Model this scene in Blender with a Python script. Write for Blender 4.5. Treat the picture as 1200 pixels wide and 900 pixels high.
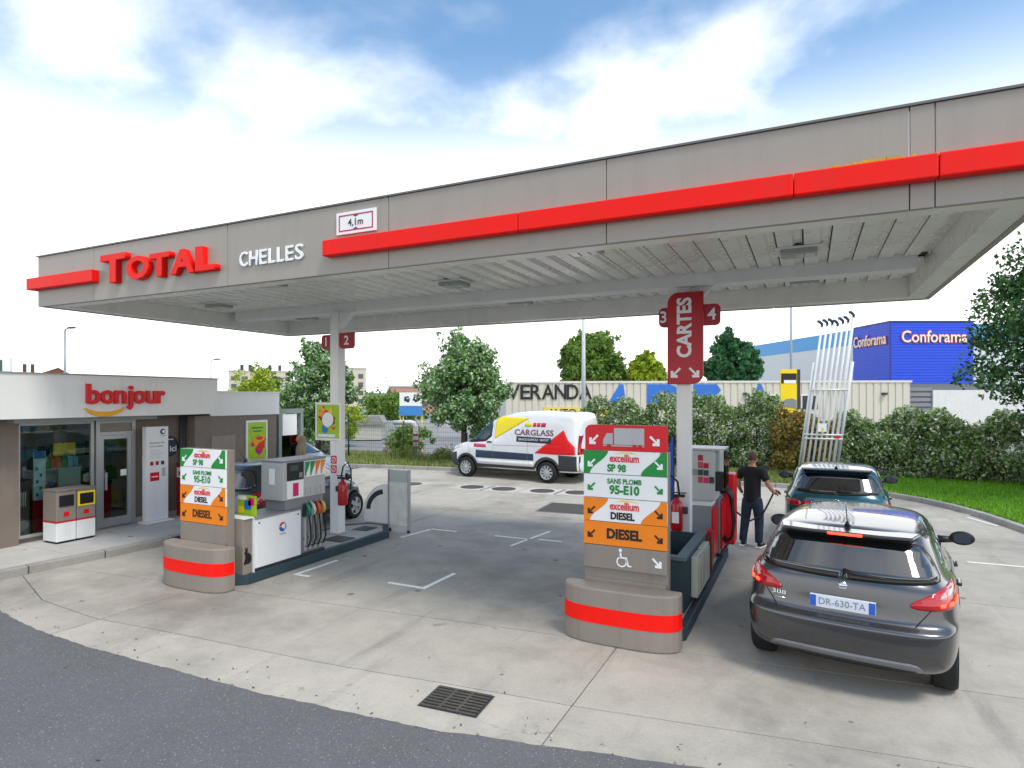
import bpy, bmesh, math, random
import numpy as np
from mathutils import Vector, Matrix
from mathutils.bvhtree import BVHTree

for o in list(bpy.data.objects):
    bpy.data.objects.remove(o)
scene = bpy.context.scene
COL = scene.collection
R = math.radians

# ------------------------------------------------------------------ camera, sky, sun, exposure
cam_data = bpy.data.cameras.new('camera')
cam = bpy.data.objects.new('camera', cam_data)
COL.objects.link(cam)
cam.location = (0, 0, 2.75)
cam.rotation_euler = (R(90), 0, math.atan(347 / 723))
cam_data.sensor_width = 36
cam_data.lens = 36 * 723 / 1200
cam_data.shift_y = 16 / 1200
cam_data.clip_start = 0.1
cam_data.clip_end = 6000
scene.camera = cam
scene.render.engine = 'CYCLES'

SUN_EL, SUN_AZ = R(58), R(118)          # azimuth measured from +Y towards +X
world = bpy.data.worlds.new('World')
scene.world = world
world.use_nodes = True
nt = world.node_tree
nt.nodes.clear()
N, L = nt.nodes.new, nt.links.new


def mathn(tree, op, a, b=None, c=None, clamp=False):
    n = tree.nodes.new('ShaderNodeMath')
    n.operation = op
    n.use_clamp = clamp
    for i, v in enumerate((a, b, c)):
        if v is None:
            continue
        if isinstance(v, (int, float)):
            n.inputs[i].default_value = v
        else:
            tree.links.new(v, n.inputs[i])
    return n.outputs[0]


def smooth(tree, v, lo, hi):
    n = tree.nodes.new('ShaderNodeMapRange')
    n.interpolation_type = 'SMOOTHSTEP'
    n.inputs['From Min'].default_value = lo
    n.inputs['From Max'].default_value = hi
    tree.links.new(v, n.inputs['Value'])
    return n.outputs[0]


out = N('ShaderNodeOutputWorld')
bg = N('ShaderNodeBackground')
sky = N('ShaderNodeTexSky')
sky.sky_type = 'NISHITA'
sky.sun_disc = False
sky.sun_elevation = SUN_EL
sky.sun_rotation = SUN_AZ
sky.air_density = 1.0
sky.dust_density = 0.6
sky.ozone_density = 2.0
tc = N('ShaderNodeTexCoord')
sep = N('ShaderNodeSeparateXYZ')
L(tc.outputs['Generated'], sep.inputs[0])
zz = mathn(nt, 'ADD', mathn(nt, 'MAXIMUM', sep.outputs[2], 0.0), 0.22)
px = mathn(nt, 'DIVIDE', sep.outputs[0], zz)
py = mathn(nt, 'DIVIDE', sep.outputs[1], zz)
comb = N('ShaderNodeCombineXYZ')
L(px, comb.inputs[0]); L(py, comb.inputs[1])
n1 = N('ShaderNodeTexNoise')
n1.inputs['Scale'].default_value = 1.05
n1.inputs['Detail'].default_value = 9
n1.inputs['Roughness'].default_value = 0.52
n1.inputs['Distortion'].default_value = 0.25
mp = N('ShaderNodeMapping')
mp.inputs['Location'].default_value = (3.1, 7.4, 0)
L(comb.outputs[0], mp.inputs[0]); L(mp.outputs[0], n1.inputs['Vector'])
cl = smooth(nt, n1.outputs[0], 0.46, 0.72)
haze_f = mathn(nt, 'SUBTRACT', 1.0, smooth(nt, sep.outputs[2], 0.12, 0.56))
n2 = N('ShaderNodeTexNoise')
n2.inputs['Scale'].default_value = 0.5
n2.inputs['Detail'].default_value = 3
mp2 = N('ShaderNodeMapping')
mp2.inputs['Location'].default_value = (0.3, 2.2, 0)
L(comb.outputs[0], mp2.inputs[0]); L(mp2.outputs[0], n2.inputs['Vector'])
veil = mathn(nt, 'MULTIPLY', haze_f, mathn(nt, 'ADD', 0.62, n2.outputs[0]), clamp=True)
veil = smooth(nt, veil, 0.05, 0.95)
cloud = mathn(nt, 'MAXIMUM', cl, veil)
cloud = mathn(nt, 'MULTIPLY', cloud, 0.97)
mix = N('ShaderNodeMix')
mix.data_type = 'RGBA'
L(cloud, mix.inputs['Factor'])
tint = N('ShaderNodeMix')
tint.data_type = 'RGBA'
tint.blend_type = 'MULTIPLY'
tint.inputs['Factor'].default_value = 1
L(sky.outputs[0], tint.inputs['A'])
tint.inputs['B'].default_value = (0.86, 1.0, 0.98, 1)
L(tint.outputs['Result'], mix.inputs['A'])
mix.inputs['B'].default_value = (7.6, 7.5, 7.4, 1)
L(mix.outputs['Result'], bg.inputs[0])
bg.inputs[1].default_value = 0.125
L(bg.outputs[0], out.inputs[0])

sd = bpy.data.lights.new('sun', 'SUN')
sd.energy = 1.2
sd.angle = R(16)
sd.color = (1.0, 0.95, 0.87)
sun = bpy.data.objects.new('sun', sd)
COL.objects.link(sun)
sun.location = (10, -10, 30)
sdir = Vector((math.sin(SUN_AZ) * math.cos(SUN_EL), math.cos(SUN_AZ) * math.cos(SUN_EL), math.sin(SUN_EL)))
sun.rotation_euler = (-sdir).to_track_quat('-Z', 'Y').to_euler()
vs = scene.view_settings
vs.view_transform = 'Standard'
vs.look = 'None'
vs.gamma = 1
vs.use_curve_mapping = False
vs.exposure = 1.0

# ------------------------------------------------------------------ helpers


def C(hx):
    hx = hx.lstrip('#')
    r = []
    for i in (0, 2, 4):
        v = int(hx[i:i + 2], 16) / 255
        r.append(v / 12.92 if v <= 0.04045 else ((v + 0.055) / 1.055) ** 2.4)
    return tuple(r)


MATS = {}


def mat(name, col, rough=0.5, metal=0.0, var=0.10, scale=3.0, bump=0.0, bscale=60.0, coat=0.0, spec=0.5, emit=None, trans=0.0, alpha=1.0, dirt=0.0):
    if name in MATS:
        return MATS[name]
    if isinstance(col, str):
        col = C(col)
    m = bpy.data.materials.new(name)
    m.use_nodes = True
    t = m.node_tree
    b = t.nodes['Principled BSDF']
    b.inputs['Roughness'].default_value = rough
    b.inputs['Metallic'].default_value = metal
    b.inputs['Specular IOR Level'].default_value = spec
    b.inputs['Coat Weight'].default_value = coat
    b.inputs['Coat Roughness'].default_value = 0.04
    b.inputs['Transmission Weight'].default_value = trans
    b.inputs['Alpha'].default_value = alpha
    co = t.nodes.new('ShaderNodeTexCoord')
    base = None
    if var > 0:
        no = t.nodes.new('ShaderNodeTexNoise')
        no.inputs['Scale'].default_value = scale
        no.inputs['Detail'].default_value = 7
        no.inputs['Roughness'].default_value = 0.6
        t.links.new(co.outputs['Object'], no.inputs['Vector'])
        mr = t.nodes.new('ShaderNodeMapRange')
        mr.inputs['From Min'].default_value = 0.3
        mr.inputs['From Max'].default_value = 0.7
        mr.inputs['To Min'].default_value = 1 - var
        mr.inputs['To Max'].default_value = 1 + var * 0.6
        t.links.new(no.outputs[0], mr.inputs['Value'])
        mx = t.nodes.new('ShaderNodeMix')
        mx.data_type = 'RGBA'
        mx.blend_type = 'MULTIPLY'
        mx.inputs['Factor'].default_value = 1
        mx.inputs['A'].default_value = (*col, 1)
        t.links.new(mr.outputs[0], mx.inputs['B'])
        base = mx.outputs['Result']
        if dirt > 0:
            nd = t.nodes.new('ShaderNodeTexNoise')
            nd.inputs['Scale'].default_value = 1.1
            nd.inputs['Detail'].default_value = 9
            nd.inputs['Roughness'].default_value = 0.68
            mpn = t.nodes.new('ShaderNodeMapping')
            mpn.inputs['Scale'].default_value = (5, 5, 0.45)
            t.links.new(co.outputs['Object'], mpn.inputs[0])
            t.links.new(mpn.outputs[0], nd.inputs['Vector'])
            sm = smooth(t, nd.outputs[0], 0.48, 0.72)
            sm = mathn(t, 'MULTIPLY', sm, dirt)
            m2 = t.nodes.new('ShaderNodeMix')
            m2.data_type = 'RGBA'
            t.links.new(sm, m2.inputs['Factor'])
            t.links.new(base, m2.inputs['A'])
            m2.inputs['B'].default_value = (0.10, 0.085, 0.065, 1)
            base = m2.outputs['Result']
        t.links.new(base, b.inputs['Base Color'])
        rr = t.nodes.new('ShaderNodeMapRange')
        rr.inputs['To Min'].default_value = max(0.02, rough - 0.12 * min(1, rough * 2))
        rr.inputs['To Max'].default_value = min(1, rough + 0.12 * min(1, rough * 2))
        t.links.new(no.outputs[0], rr.inputs['Value'])
        t.links.new(rr.outputs[0], b.inputs['Roughness'])
    else:
        b.inputs['Base Color'].default_value = (*col, 1)
    if bump > 0:
        nb = t.nodes.new('ShaderNodeTexNoise')
        nb.inputs['Scale'].default_value = bscale
        nb.inputs['Detail'].default_value = 5
        t.links.new(co.outputs['Object'], nb.inputs['Vector'])
        bn = t.nodes.new('ShaderNodeBump')
        bn.inputs['Strength'].default_value = bump
        bn.inputs['Distance'].default_value = 0.02
        t.links.new(nb.outputs[0], bn.inputs['Height'])
        t.links.new(bn.outputs[0], b.inputs['Normal'])
    if emit:
        b.inputs['Emission Color'].default_value = (*emit[0], 1)
        b.inputs['Emission Strength'].default_value = emit[1]
    MATS[name] = m
    return m


def tag(o, label=None, cat=None, group=None, kind=None):
    if label: o['label'] = label
    if cat: o['category'] = cat
    if group: o['group'] = group
    if kind: o['kind'] = kind
    return o


def thing(name, label, cat, loc=(0, 0, 0), rz=0.0, group=None):
    o = bpy.data.objects.new(name, None)
    o.empty_display_size = 0.2
    COL.objects.link(o)
    o.location = loc
    o.rotation_euler = (0, 0, rz)
    return tag(o, label, cat, group)


def link(name, me, m=None, parent=None, loc=None, rot=None):
    o = bpy.data.objects.new(name, me)
    COL.objects.link(o)
    if m is not None and not me.materials:
        me.materials.append(m)
    if parent: o.parent = parent
    if loc is not None: o.location = loc
    if rot is not None: o.rotation_euler = rot
    return o


def copy_tree(o, parent=None):
    c = o.copy()
    COL.objects.link(c)
    c.parent = parent
    for ch in list(o.children):
        copy_tree(ch, c)
    return c


class MB:
    """collects shapes, builds one mesh object"""
    def __init__(s):
        s.bm = bmesh.new()

    def box(s, x0, x1, y0, y1, z0, z1, bev=0.0, seg=2):
        b = bmesh.new()
        v = [b.verts.new(p) for p in ((x0, y0, z0), (x1, y0, z0), (x1, y1, z0), (x0, y1, z0), (x0, y0, z1), (x1, y0, z1), (x1, y1, z1), (x0, y1, z1))]
        for f in ((3, 2, 1, 0), (4, 5, 6, 7), (0, 1, 5, 4), (1, 2, 6, 5), (2, 3, 7, 6), (3, 0, 4, 7)):
            b.faces.new([v[i] for i in f])
        if bev > 0:
            bmesh.ops.bevel(b, geom=list(b.edges), offset=bev, segments=seg, affect='EDGES', profile=0.5)
        s._merge(b)
        return s

    def prism(s, pts, d0, d1, plane='xz', bev=0.0, seg=2):
        """polygon in a plane, extruded between two depths"""
        def P(p, d):
            return {'xz': (p[0], d, p[1]), 'yz': (d, p[0], p[1]), 'xy': (p[0], p[1], d)}[plane]
        b = bmesh.new()
        lo = [b.verts.new(P(p, d0)) for p in pts]
        hi = [b.verts.new(P(p, d1)) for p in pts]
        n = len(pts)
        b.faces.new(lo[::-1])
        b.faces.new(hi)
        for i in range(n):
            b.faces.new((lo[i], lo[(i + 1) % n], hi[(i + 1) % n], hi[i]))
        bmesh.ops.recalc_face_normals(b, faces=list(b.faces))
        if bev > 0:
            es = [e for e in b.edges if not (e.verts[0] in lo) != (e.verts[1] in lo)]
            es = [e for e in b.edges if len(e.link_faces) == 2 and e.calc_face_angle(0) > 0.6]
            bmesh.ops.bevel(b, geom=es, offset=bev, segments=seg, affect='EDGES', profile=0.5)
        s._merge(b)
        return s

    def tube(s, pts, r, n=10, caps=True):
        """round bar along a polyline; r may be a list"""
        pts = [Vector(p) for p in pts]
        rs = r if isinstance(r, (list, tuple)) else [r] * len(pts)
        b = s.bm
        rings = []
        up = None
        for i, p in enumerate(pts):
            t = (pts[min(i + 1, len(pts) - 1)] - pts[max(i - 1, 0)]).normalized()
            if up is None:
                up = Vector((0, 0, 1)) if abs(t.z) < 0.9 else Vector((1, 0, 0))
            a = t.cross(up).normalized()
            c = a.cross(t).normalized()
            up = c
            rings.append([b.verts.new(p + (a * math.cos(2 * math.pi * k / n) + c * math.sin(2 * math.pi * k / n)) * rs[i]) for k in range(n)])
        for i in range(len(rings) - 1):
            for k in range(n):
                f = b.faces.new((rings[i][k], rings[i][(k + 1) % n], rings[i + 1][(k + 1) % n], rings[i + 1][k]))
                f.smooth = True
        if caps:
            b.faces.new(rings[0][::-1])
            b.faces.new(rings[-1])
        return s

    def lathe(s, prof, n=24, axis='z', c=(0, 0, 0), smooth_=True, caps=True):
        """profile (r, h) turned about an axis"""
        b = bmesh.new()
        rings = []
        for r, hh in prof:
            ring = []
            for k in range(n):
                a = 2 * math.pi * k / n
                u, v = r * math.cos(a), r * math.sin(a)
                p = {'z': (u, v, hh), 'x': (hh, u, v), 'y': (u, hh, v)}[axis]
                ring.append(b.verts.new((p[0] + c[0], p[1] + c[1], p[2] + c[2])))
            rings.append(ring)
        for i in range(len(rings) - 1):
            for k in range(n):
                f = b.faces.new((rings[i][k], rings[i][(k + 1) % n], rings[i + 1][(k + 1) % n], rings[i + 1][k]))
                f.smooth = smooth_
        if caps:
            b.faces.new(rings[0][::-1])
            b.faces.new(rings[-1])
        bmesh.ops.recalc_face_normals(b, faces=list(b.faces))
        s._merge(b)
        return s

    def _merge(s, b):
        me = bpy.data.meshes.new('tmp')
        b.to_mesh(me)
        b.free()
        s.bm.from_mesh(me)
        bpy.data.meshes.remove(me)

    def mesh(s, name):
        me = bpy.data.meshes.new(name)
        s.bm.to_mesh(me)
        s.bm.free()
        return me

    def build(s, name, m, parent=None, loc=None, rot=None):
        return link(name, s.mesh(name), m, parent, loc, rot)


def box(name, m, x0, x1, y0, y1, z0, z1, parent=None, bev=0.0):
    return MB().box(x0, x1, y0, y1, z0, z1, bev).build(name, m, parent)


def struct(o, kind='structure'):
    o['kind'] = kind
    return o


def text_mesh(s, size, bold=0.0, extrude=0.004, xs=1.0, space=1.0, align='CENTER', bevel=0.0):
    cu = bpy.data.curves.new('t', 'FONT')
    cu.body = s
    cu.size = size
    cu.offset = bold
    cu.extrude = extrude
    cu.bevel_depth = bevel
    cu.space_character = space
    cu.align_x = align
    cu.align_y = 'CENTER'
    cu.resolution_u = 3
    o = bpy.data.objects.new('t', cu)
    COL.objects.link(o)
    dg = bpy.context.evaluated_depsgraph_get()
    me = bpy.data.meshes.new_from_object(o.evaluated_get(dg))
    me.materials.clear()
    bpy.data.objects.remove(o)
    bpy.data.curves.remove(cu)
    me.transform(Matrix.Diagonal((xs, 1, 1, 1)))
    return me


FRONT = Matrix.Rotation(R(90), 4, 'X')                                    # text reads from -Y
SIDE = Matrix.Rotation(R(90), 4, 'Z') @ Matrix.Rotation(R(90), 4, 'X')    # text reads from +X


def text(name, s, size, pos, m, parent=None, face=FRONT, spin=0.0, width=None, **k):
    me = text_mesh(s, size, **k)
    if width:
        xs = [v.co.x for v in me.vertices]
        w = max(xs) - min(xs)
        cx = (max(xs) + min(xs)) / 2
        me.transform(Matrix.Diagonal((width / w, 1, 1, 1)) @ Matrix.Translation((-cx, 0, 0)))
    if spin:
        me.transform(Matrix.Rotation(spin, 4, 'Z'))
    me.transform(Matrix.Translation(pos) @ face)
    me.name = name
    return link(name, me, m, parent)


def arrow_pts(cx, cz, s, right=True):
    """arrow pointing down-right (or down-left)"""
    a = 0.5 * s
    t = 0.17 * s
    q = [(-a, a - t * .9), (-a + t * .9, a), (a - t * 1.6, -a + t * 2.4), (a - t * 1.6, a * .35), (a, a * .35), (a, -a), (-a * .35, -a), (-a * .35, -a + t * 1.6), (a - t * 2.4, -a + t * 1.6)]
    # order: shaft upper-left, to head at lower-right
    return [(cx + (x if right else -x), cz + z) for x, z in q]


def disc_pts(cx, cz, r, n=20, a0=0, a1=2 * math.pi):
    full = abs(a1 - a0 - 2 * math.pi) < 1e-6
    return [(cx + r * math.cos(a0 + (a1 - a0) * i / (n if full else n - 1)), cz + r * math.sin(a0 + (a1 - a0) * i / (n if full else n - 1))) for i in range(n)]


def round_rect(x0, x1, z0, z1, r, n=5, corners=(1, 1, 1, 1)):
    """corners: bl, br, tr, tl"""
    p = []
    for (cx, cz, a), on in zip(((x0 + r, z0 + r, 180), (x1 - r, z0 + r, 270), (x1 - r, z1 - r, 0), (x0 + r, z1 - r, 90)), corners):
        if on:
            for i in range(n + 1):
                t = R(a + 90 * i / n)
                p.append((cx + r * math.cos(t), cz + r * math.sin(t)))
        else:
            p.append(({180: x0, 270: x1, 0: x1, 90: x0}[a], {180: z0, 270: z0, 0: z1, 90: z1}[a]))
    return p


# ------------------------------------------------------------------ materials
TAUPE = mat('taupe_paint', '#8a8177', 0.55, var=.07, bump=.05, bscale=200, dirt=.20)
TAUPE2 = mat('taupe_render', '#7d7268', 0.75, var=.10, bump=.25, bscale=150, dirt=.22)
FASC = mat('grey_fascia', '#9c968b', 0.45, var=.04, scale=1.2, dirt=.11)
RED = mat('signal_red', '#f51204', 0.5, var=.05, spec=.25, dirt=.08)
SREDL = mat('sign_red', '#d8081c', 0.38, var=.04)
DRED = mat('dark_red', '#a50d20', 0.42, var=.05)
WHITE = mat('white_paint', '#e9eae8', 0.45, var=.04, dirt=.08)
WHITEG = mat('white_gloss', '#e6e7e7', 0.3, var=.03, dirt=.03)
SOFF = mat('soffit_white', '#f0efe8', 0.28, var=.07, scale=1.4, dirt=.06, spec=.7)
LGREY = mat('light_grey', '#b4b5b4', 0.5, var=.06, dirt=.1)
MGREY = mat('mid_grey', '#85878a', 0.45, var=.06, dirt=.12)
DGREY = mat('dark_grey', '#35383b', 0.5, var=.08)
BLACK = mat('black_plastic', '#131416', 0.45, var=.08)
RUBBER = mat('black_rubber', '#17181a', 0.8, var=.15, bump=.1)
GREENS = mat('sign_green', '#0f8a35', 0.4, var=.03)
ORANGE = mat('sign_orange', '#f08410', 0.4, var=.03)
YELLOW = mat('sign_yellow', '#f2d307', 0.4, var=.04)
PETROL = mat('petrol_grey', '#2b4049', 0.55, var=.12, dirt=.18)
ALU = mat('aluminium', '#b3b5b6', 0.4, metal=.55, var=.05)
STEEL = mat('galvanised_steel', '#8d9294', 0.45, metal=.8, var=.12)
SIGNW = mat('sign_white', '#ecedeb', 0.4, var=.02)
LETW = mat('letter_white', '#eef1f2', 0.4, var=.02)
LIME = mat('poster_lime', '#a3c81e', 0.35, var=.15, scale=6)
PINK = mat('poster_pink', '#d51a6b', 0.35, var=.1)
BLUE = mat('poster_blue', '#2a6fb8', 0.35, var=.12)
NAVY = mat('navy', '#242c40', 0.4, var=.06)


def glass_mat(name, tint, rough=0.02, alpha=0.35):
    m = bpy.data.materials.new(name)
    m.use_nodes = True
    t = m.node_tree
    t.nodes.clear()
    o_ = t.nodes.new('ShaderNodeOutputMaterial')
    tr = t.nodes.new('ShaderNodeBsdfTransparent')
    tr.inputs[0].default_value = (*tint, 1)
    gl = t.nodes.new('ShaderNodeBsdfGlossy')
    gl.inputs['Roughness'].default_value = rough
    fr = t.nodes.new('ShaderNodeFresnel')
    fr.inputs[0].default_value = 1.5
    mx = t.nodes.new('ShaderNodeMixShader')
    t.links.new(fr.outputs[0], mx.inputs[0])
    t.links.new(tr.outputs[0], mx.inputs[1])
    t.links.new(gl.outputs[0], mx.inputs[2])
    t.links.new(mx.outputs[0], o_.inputs[0])
    return m


GLASS = glass_mat('clear_glass', (0.80, 0.88, 0.86))
CARGLASS = mat('tinted_glass', (0.006, 0.008, 0.009), 0.02, var=0, spec=1.0, coat=1.0)
TAIL = mat('tail_lamp_red', '#b3051a', 0.12, var=.15, scale=30, coat=.6)
TAILW = mat('tail_lamp_clear', '#d9a8a4', 0.12, var=.1, scale=40, coat=.6)
LAMPON = mat('brake_lamp_lit', '#ff2a1a', 0.2, var=0, emit=((1.0, 0.05, 0.02), 2.2))
CHROME = mat('chrome', '#c9ccce', 0.12, metal=1.0, var=.03)


def concrete(name, base, dark, scale=1.0, stain=0.6):
    m = bpy.data.materials.new(name)
    m.use_nodes = True
    t = m.node_tree
    b = t.nodes['Principled BSDF']
    geo = t.nodes.new('ShaderNodeNewGeometry')
    pos = geo.outputs['Position']

    def noise(sc, det=8, ro=.6, vec=None, mapscale=None):
        n = t.nodes.new('ShaderNodeTexNoise')
        n.inputs['Scale'].default_value = sc
        n.inputs['Detail'].default_value = det
        n.inputs['Roughness'].default_value = ro
        if mapscale:
            mp_ = t.nodes.new('ShaderNodeMapping')
            mp_.inputs['Scale'].default_value = mapscale
            t.links.new(pos, mp_.inputs[0])
            t.links.new(mp_.outputs[0], n.inputs['Vector'])
        else:
            t.links.new(pos, n.inputs['Vector'])
        return n.outputs[0]
    big = smooth(t, noise(.30 * scale, 9, .68), .43, .70)
    tracks = smooth(t, noise(1.0, 8, .7, mapscale=(1.6, .22, 1)), .50, .78)
    mid = noise(2.2 * scale, 9, .68)
    fine = noise(34, 6, .7)
    rnd = t.nodes.new('ShaderNodeObjectInfo').outputs['Random']
    mott = mathn(t, 'ADD', mathn(t, 'MULTIPLY', mid, .55), mathn(t, 'MULTIPLY', fine, .45))
    mott = mathn(t, 'ADD', mathn(t, 'MULTIPLY', mathn(t, 'SUBTRACT', mott, .5), 1.0), 1.0)
    slabv = mathn(t, 'ADD', mathn(t, 'MULTIPLY', rnd, .10), .95)
    mott = mathn(t, 'MULTIPLY', mott, slabv)
    f = mathn(t, 'MULTIPLY', mathn(t, 'MAXIMUM', big, tracks), stain)
    mx = t.nodes.new('ShaderNodeMix'); mx.data_type = 'RGBA'
    t.links.new(f, mx.inputs['Factor'])
    mx.inputs['A'].default_value = (*base, 1)
    mx.inputs['B'].default_value = (*dark, 1)
    mu = t.nodes.new('ShaderNodeMix'); mu.data_type = 'RGBA'; mu.blend_type = 'MULTIPLY'
    mu.inputs['Factor'].default_value = 1
    t.links.new(mx.outputs['Result'], mu.inputs['A'])
    t.links.new(mott, mu.inputs['B'])
    # oil spots
    sp = smooth(t, noise(3.1, 5, .5), .67, .76)
    sp = mathn(t, 'MULTIPLY', sp, .45)

    def voro(sc, feat):
        v_ = t.nodes.new('ShaderNodeTexVoronoi')
        v_.feature = feat
        v_.inputs['Scale'].default_value = sc
        return v_
    # small sharp drips and gum spots
    v1 = voro(2.6, 'F1')
    t.links.new(pos, v1.inputs['Vector'])
    sc_ = t.nodes.new('ShaderNodeSeparateColor')
    t.links.new(v1.outputs['Color'], sc_.inputs[0])
    rad = mathn(t, 'MULTIPLY', mathn(t, 'POWER', sc_.outputs[0], 6.0), .16)
    drip = mathn(t, 'MULTIPLY', smooth(t, mathn(t, 'SUBTRACT', rad, v1.outputs['Distance']), 0.0, .02), .6)
    # hair cracks, broken up
    wob = t.nodes.new('ShaderNodeTexNoise')
    wob.inputs['Scale'].default_value = 1.7
    wob.inputs['Detail'].default_value = 6
    t.links.new(pos, wob.inputs['Vector'])
    va = t.nodes.new('ShaderNodeVectorMath')
    va.operation = 'MULTIPLY_ADD'
    va.inputs[1].default_value = (.7, .7, 0)
    t.links.new(wob.outputs['Color'], va.inputs[0])
    t.links.new(pos, va.inputs[2])
    v2 = voro(.30, 'DISTANCE_TO_EDGE')
    t.links.new(va.outputs[0], v2.inputs['Vector'])
    crack = mathn(t, 'SUBTRACT', 1.0, smooth(t, v2.outputs['Distance'], .0004, .0018))
    crack = mathn(t, 'MULTIPLY', crack, mathn(t, 'MULTIPLY', smooth(t, noise(.55, 3, .5), .53, .62), .32))
    sp = mathn(t, 'MAXIMUM', sp, mathn(t, 'MAXIMUM', drip, crack))
    ms = t.nodes.new('ShaderNodeMix'); ms.data_type = 'RGBA'
    t.links.new(sp, ms.inputs['Factor'])
    t.links.new(mu.outputs['Result'], ms.inputs['A'])
    ms.inputs['B'].default_value = (.07, .068, .065, 1)
    t.links.new(ms.outputs['Result'], b.inputs['Base Color'])
    b.inputs['Roughness'].default_value = .82
    rr = t.nodes.new('ShaderNodeMapRange')
    rr.inputs['To Min'].default_value = .95
    rr.inputs['To Max'].default_value = .55
    t.links.new(f, rr.inputs['Value'])
    t.links.new(rr.outputs[0], b.inputs['Roughness'])
    bn = t.nodes.new('ShaderNodeBump')
    bn.inputs['Strength'].default_value = .25
    bn.inputs['Distance'].default_value = .008
    t.links.new(fine, bn.inputs['Height'])
    t.links.new(bn.outputs[0], b.inputs['Normal'])
    return m


def asphalt(name, base, speck=.25):
    m = bpy.data.materials.new(name)
    m.use_nodes = True
    t = m.node_tree
    b = t.nodes['Principled BSDF']
    pos = t.nodes.new('ShaderNodeNewGeometry').outputs['Position']
    v = t.nodes.new('ShaderNodeTexVoronoi')
    v.inputs['Scale'].default_value = 110
    t.links.new(pos, v.inputs['Vector'])
    sepc = t.nodes.new('ShaderNodeSeparateColor')
    t.links.new(v.outputs['Color'], sepc.inputs[0])
    n = t.nodes.new('ShaderNodeTexNoise')
    n.inputs['Scale'].default_value = .8
    n.inputs['Detail'].default_value = 9
    n.inputs['Roughness'].default_value = .65
    t.links.new(pos, n.inputs['Vector'])
    g = mathn(t, 'ADD', mathn(t, 'MULTIPLY', sepc.outputs[0], .42), mathn(t, 'ADD', .54, mathn(t, 'MULTIPLY', n.outputs[0], .5)))
    mu = t.nodes.new('ShaderNodeMix'); mu.data_type = 'RGBA'; mu.blend_type = 'MULTIPLY'
    mu.inputs['Factor'].default_value = 1
    mu.inputs['A'].default_value = (*base, 1)
    t.links.new(g, mu.inputs['B'])
    chip = smooth(t, sepc.outputs[1], .975, .99)
    chip = mathn(t, 'MULTIPLY', chip, speck)
    ms = t.nodes.new('ShaderNodeMix'); ms.data_type = 'RGBA'
    t.links.new(chip, ms.inputs['Factor'])
    t.links.new(mu.outputs['Result'], ms.inputs['A'])
    ms.inputs['B'].default_value = (.5, .5, .48, 1)
    t.links.new(ms.outputs['Result'], b.inputs['Base Color'])
    b.inputs['Roughness'].default_value = .85
    bn = t.nodes.new('ShaderNodeBump')
    bn.inputs['Strength'].default_value = .55
    bn.inputs['Distance'].default_value = .006
    t.links.new(v.outputs['Distance'], bn.inputs['Height'])
    t.links.new(bn.outputs[0], b.inputs['Normal'])
    return m


CONC = concrete('worn_concrete', (.425, .393, .338), (.165, .152, .132), stain=.74)
PAVE = concrete('pavement_concrete', (.47, .46, .43), (.33, .32, .30), stain=.5)
KERBM = concrete('kerb_concrete', (.36, .345, .315), (.2, .19, .17), stain=.7)
JOINT = mat('joint_filler', '#4f4b45', .9, var=.2)
ASPH = asphalt('road_asphalt', (.120, .121, .126), speck=.5)
ASPH2 = asphalt('yard_asphalt', (.22, .22, .22), speck=.4)
PAINT = mat('worn_road_paint', '#efeee8', .6, var=.18, scale=14)
SOIL = mat('turf_soil', '#3f4a22', .95, var=.35, scale=6)


def leaf_mat(name, cols, transl=.25, rough=.5):
    """random colour per leaf"""
    m = bpy.data.materials.new(name)
    m.use_nodes = True
    t = m.node_tree
    t.nodes.clear()
    o_ = t.nodes.new('ShaderNodeOutputMaterial')
    p = t.nodes.new('ShaderNodeBsdfPrincipled')
    p.inputs['Roughness'].default_value = rough
    p.inputs['Specular IOR Level'].default_value = .4
    tl = t.nodes.new('ShaderNodeBsdfTranslucent')
    mx = t.nodes.new('ShaderNodeMixShader')
    mx.inputs[0].default_value = transl
    g = t.nodes.new('ShaderNodeNewGeometry')
    cr = t.nodes.new('ShaderNodeValToRGB')
    cr.color_ramp.interpolation = 'LINEAR'
    el = cr.color_ramp.elements
    while len(el) < len(cols):
        el.new(0.5)
    for i, c in enumerate(cols):
        el[i].position = i / (len(cols) - 1)
        el[i].color = (*C(c), 1)
    t.links.new(g.outputs['Random Per Island'], cr.inputs[0])
    t.links.new(cr.outputs[0], p.inputs['Base Color'])
    t.links.new(cr.outputs[0], tl.inputs[0])
    t.links.new(p.outputs[0], mx.inputs[1])
    t.links.new(tl.outputs[0], mx.inputs[2])
    t.links.new(mx.outputs[0], o_.inputs[0])
    return m


BARK = mat('bark', '#4b4036', .95, var=.3, scale=9, bump=.5, bscale=25)
# ------------------------------------------------------------------ ground
struct(MB().box(-900, 900, -500, 1500, -.5, -.07).build('ground', ASPH2))
rng = random.Random(5)


def lerp(pts, x):
    if x <= pts[0][0]: return pts[0][1]
    for (a, b), (c, d) in zip(pts, pts[1:]):
        if x <= c:
            return b + (d - b) * (x - a) / (c - a)
    return pts[-1][1]


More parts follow.
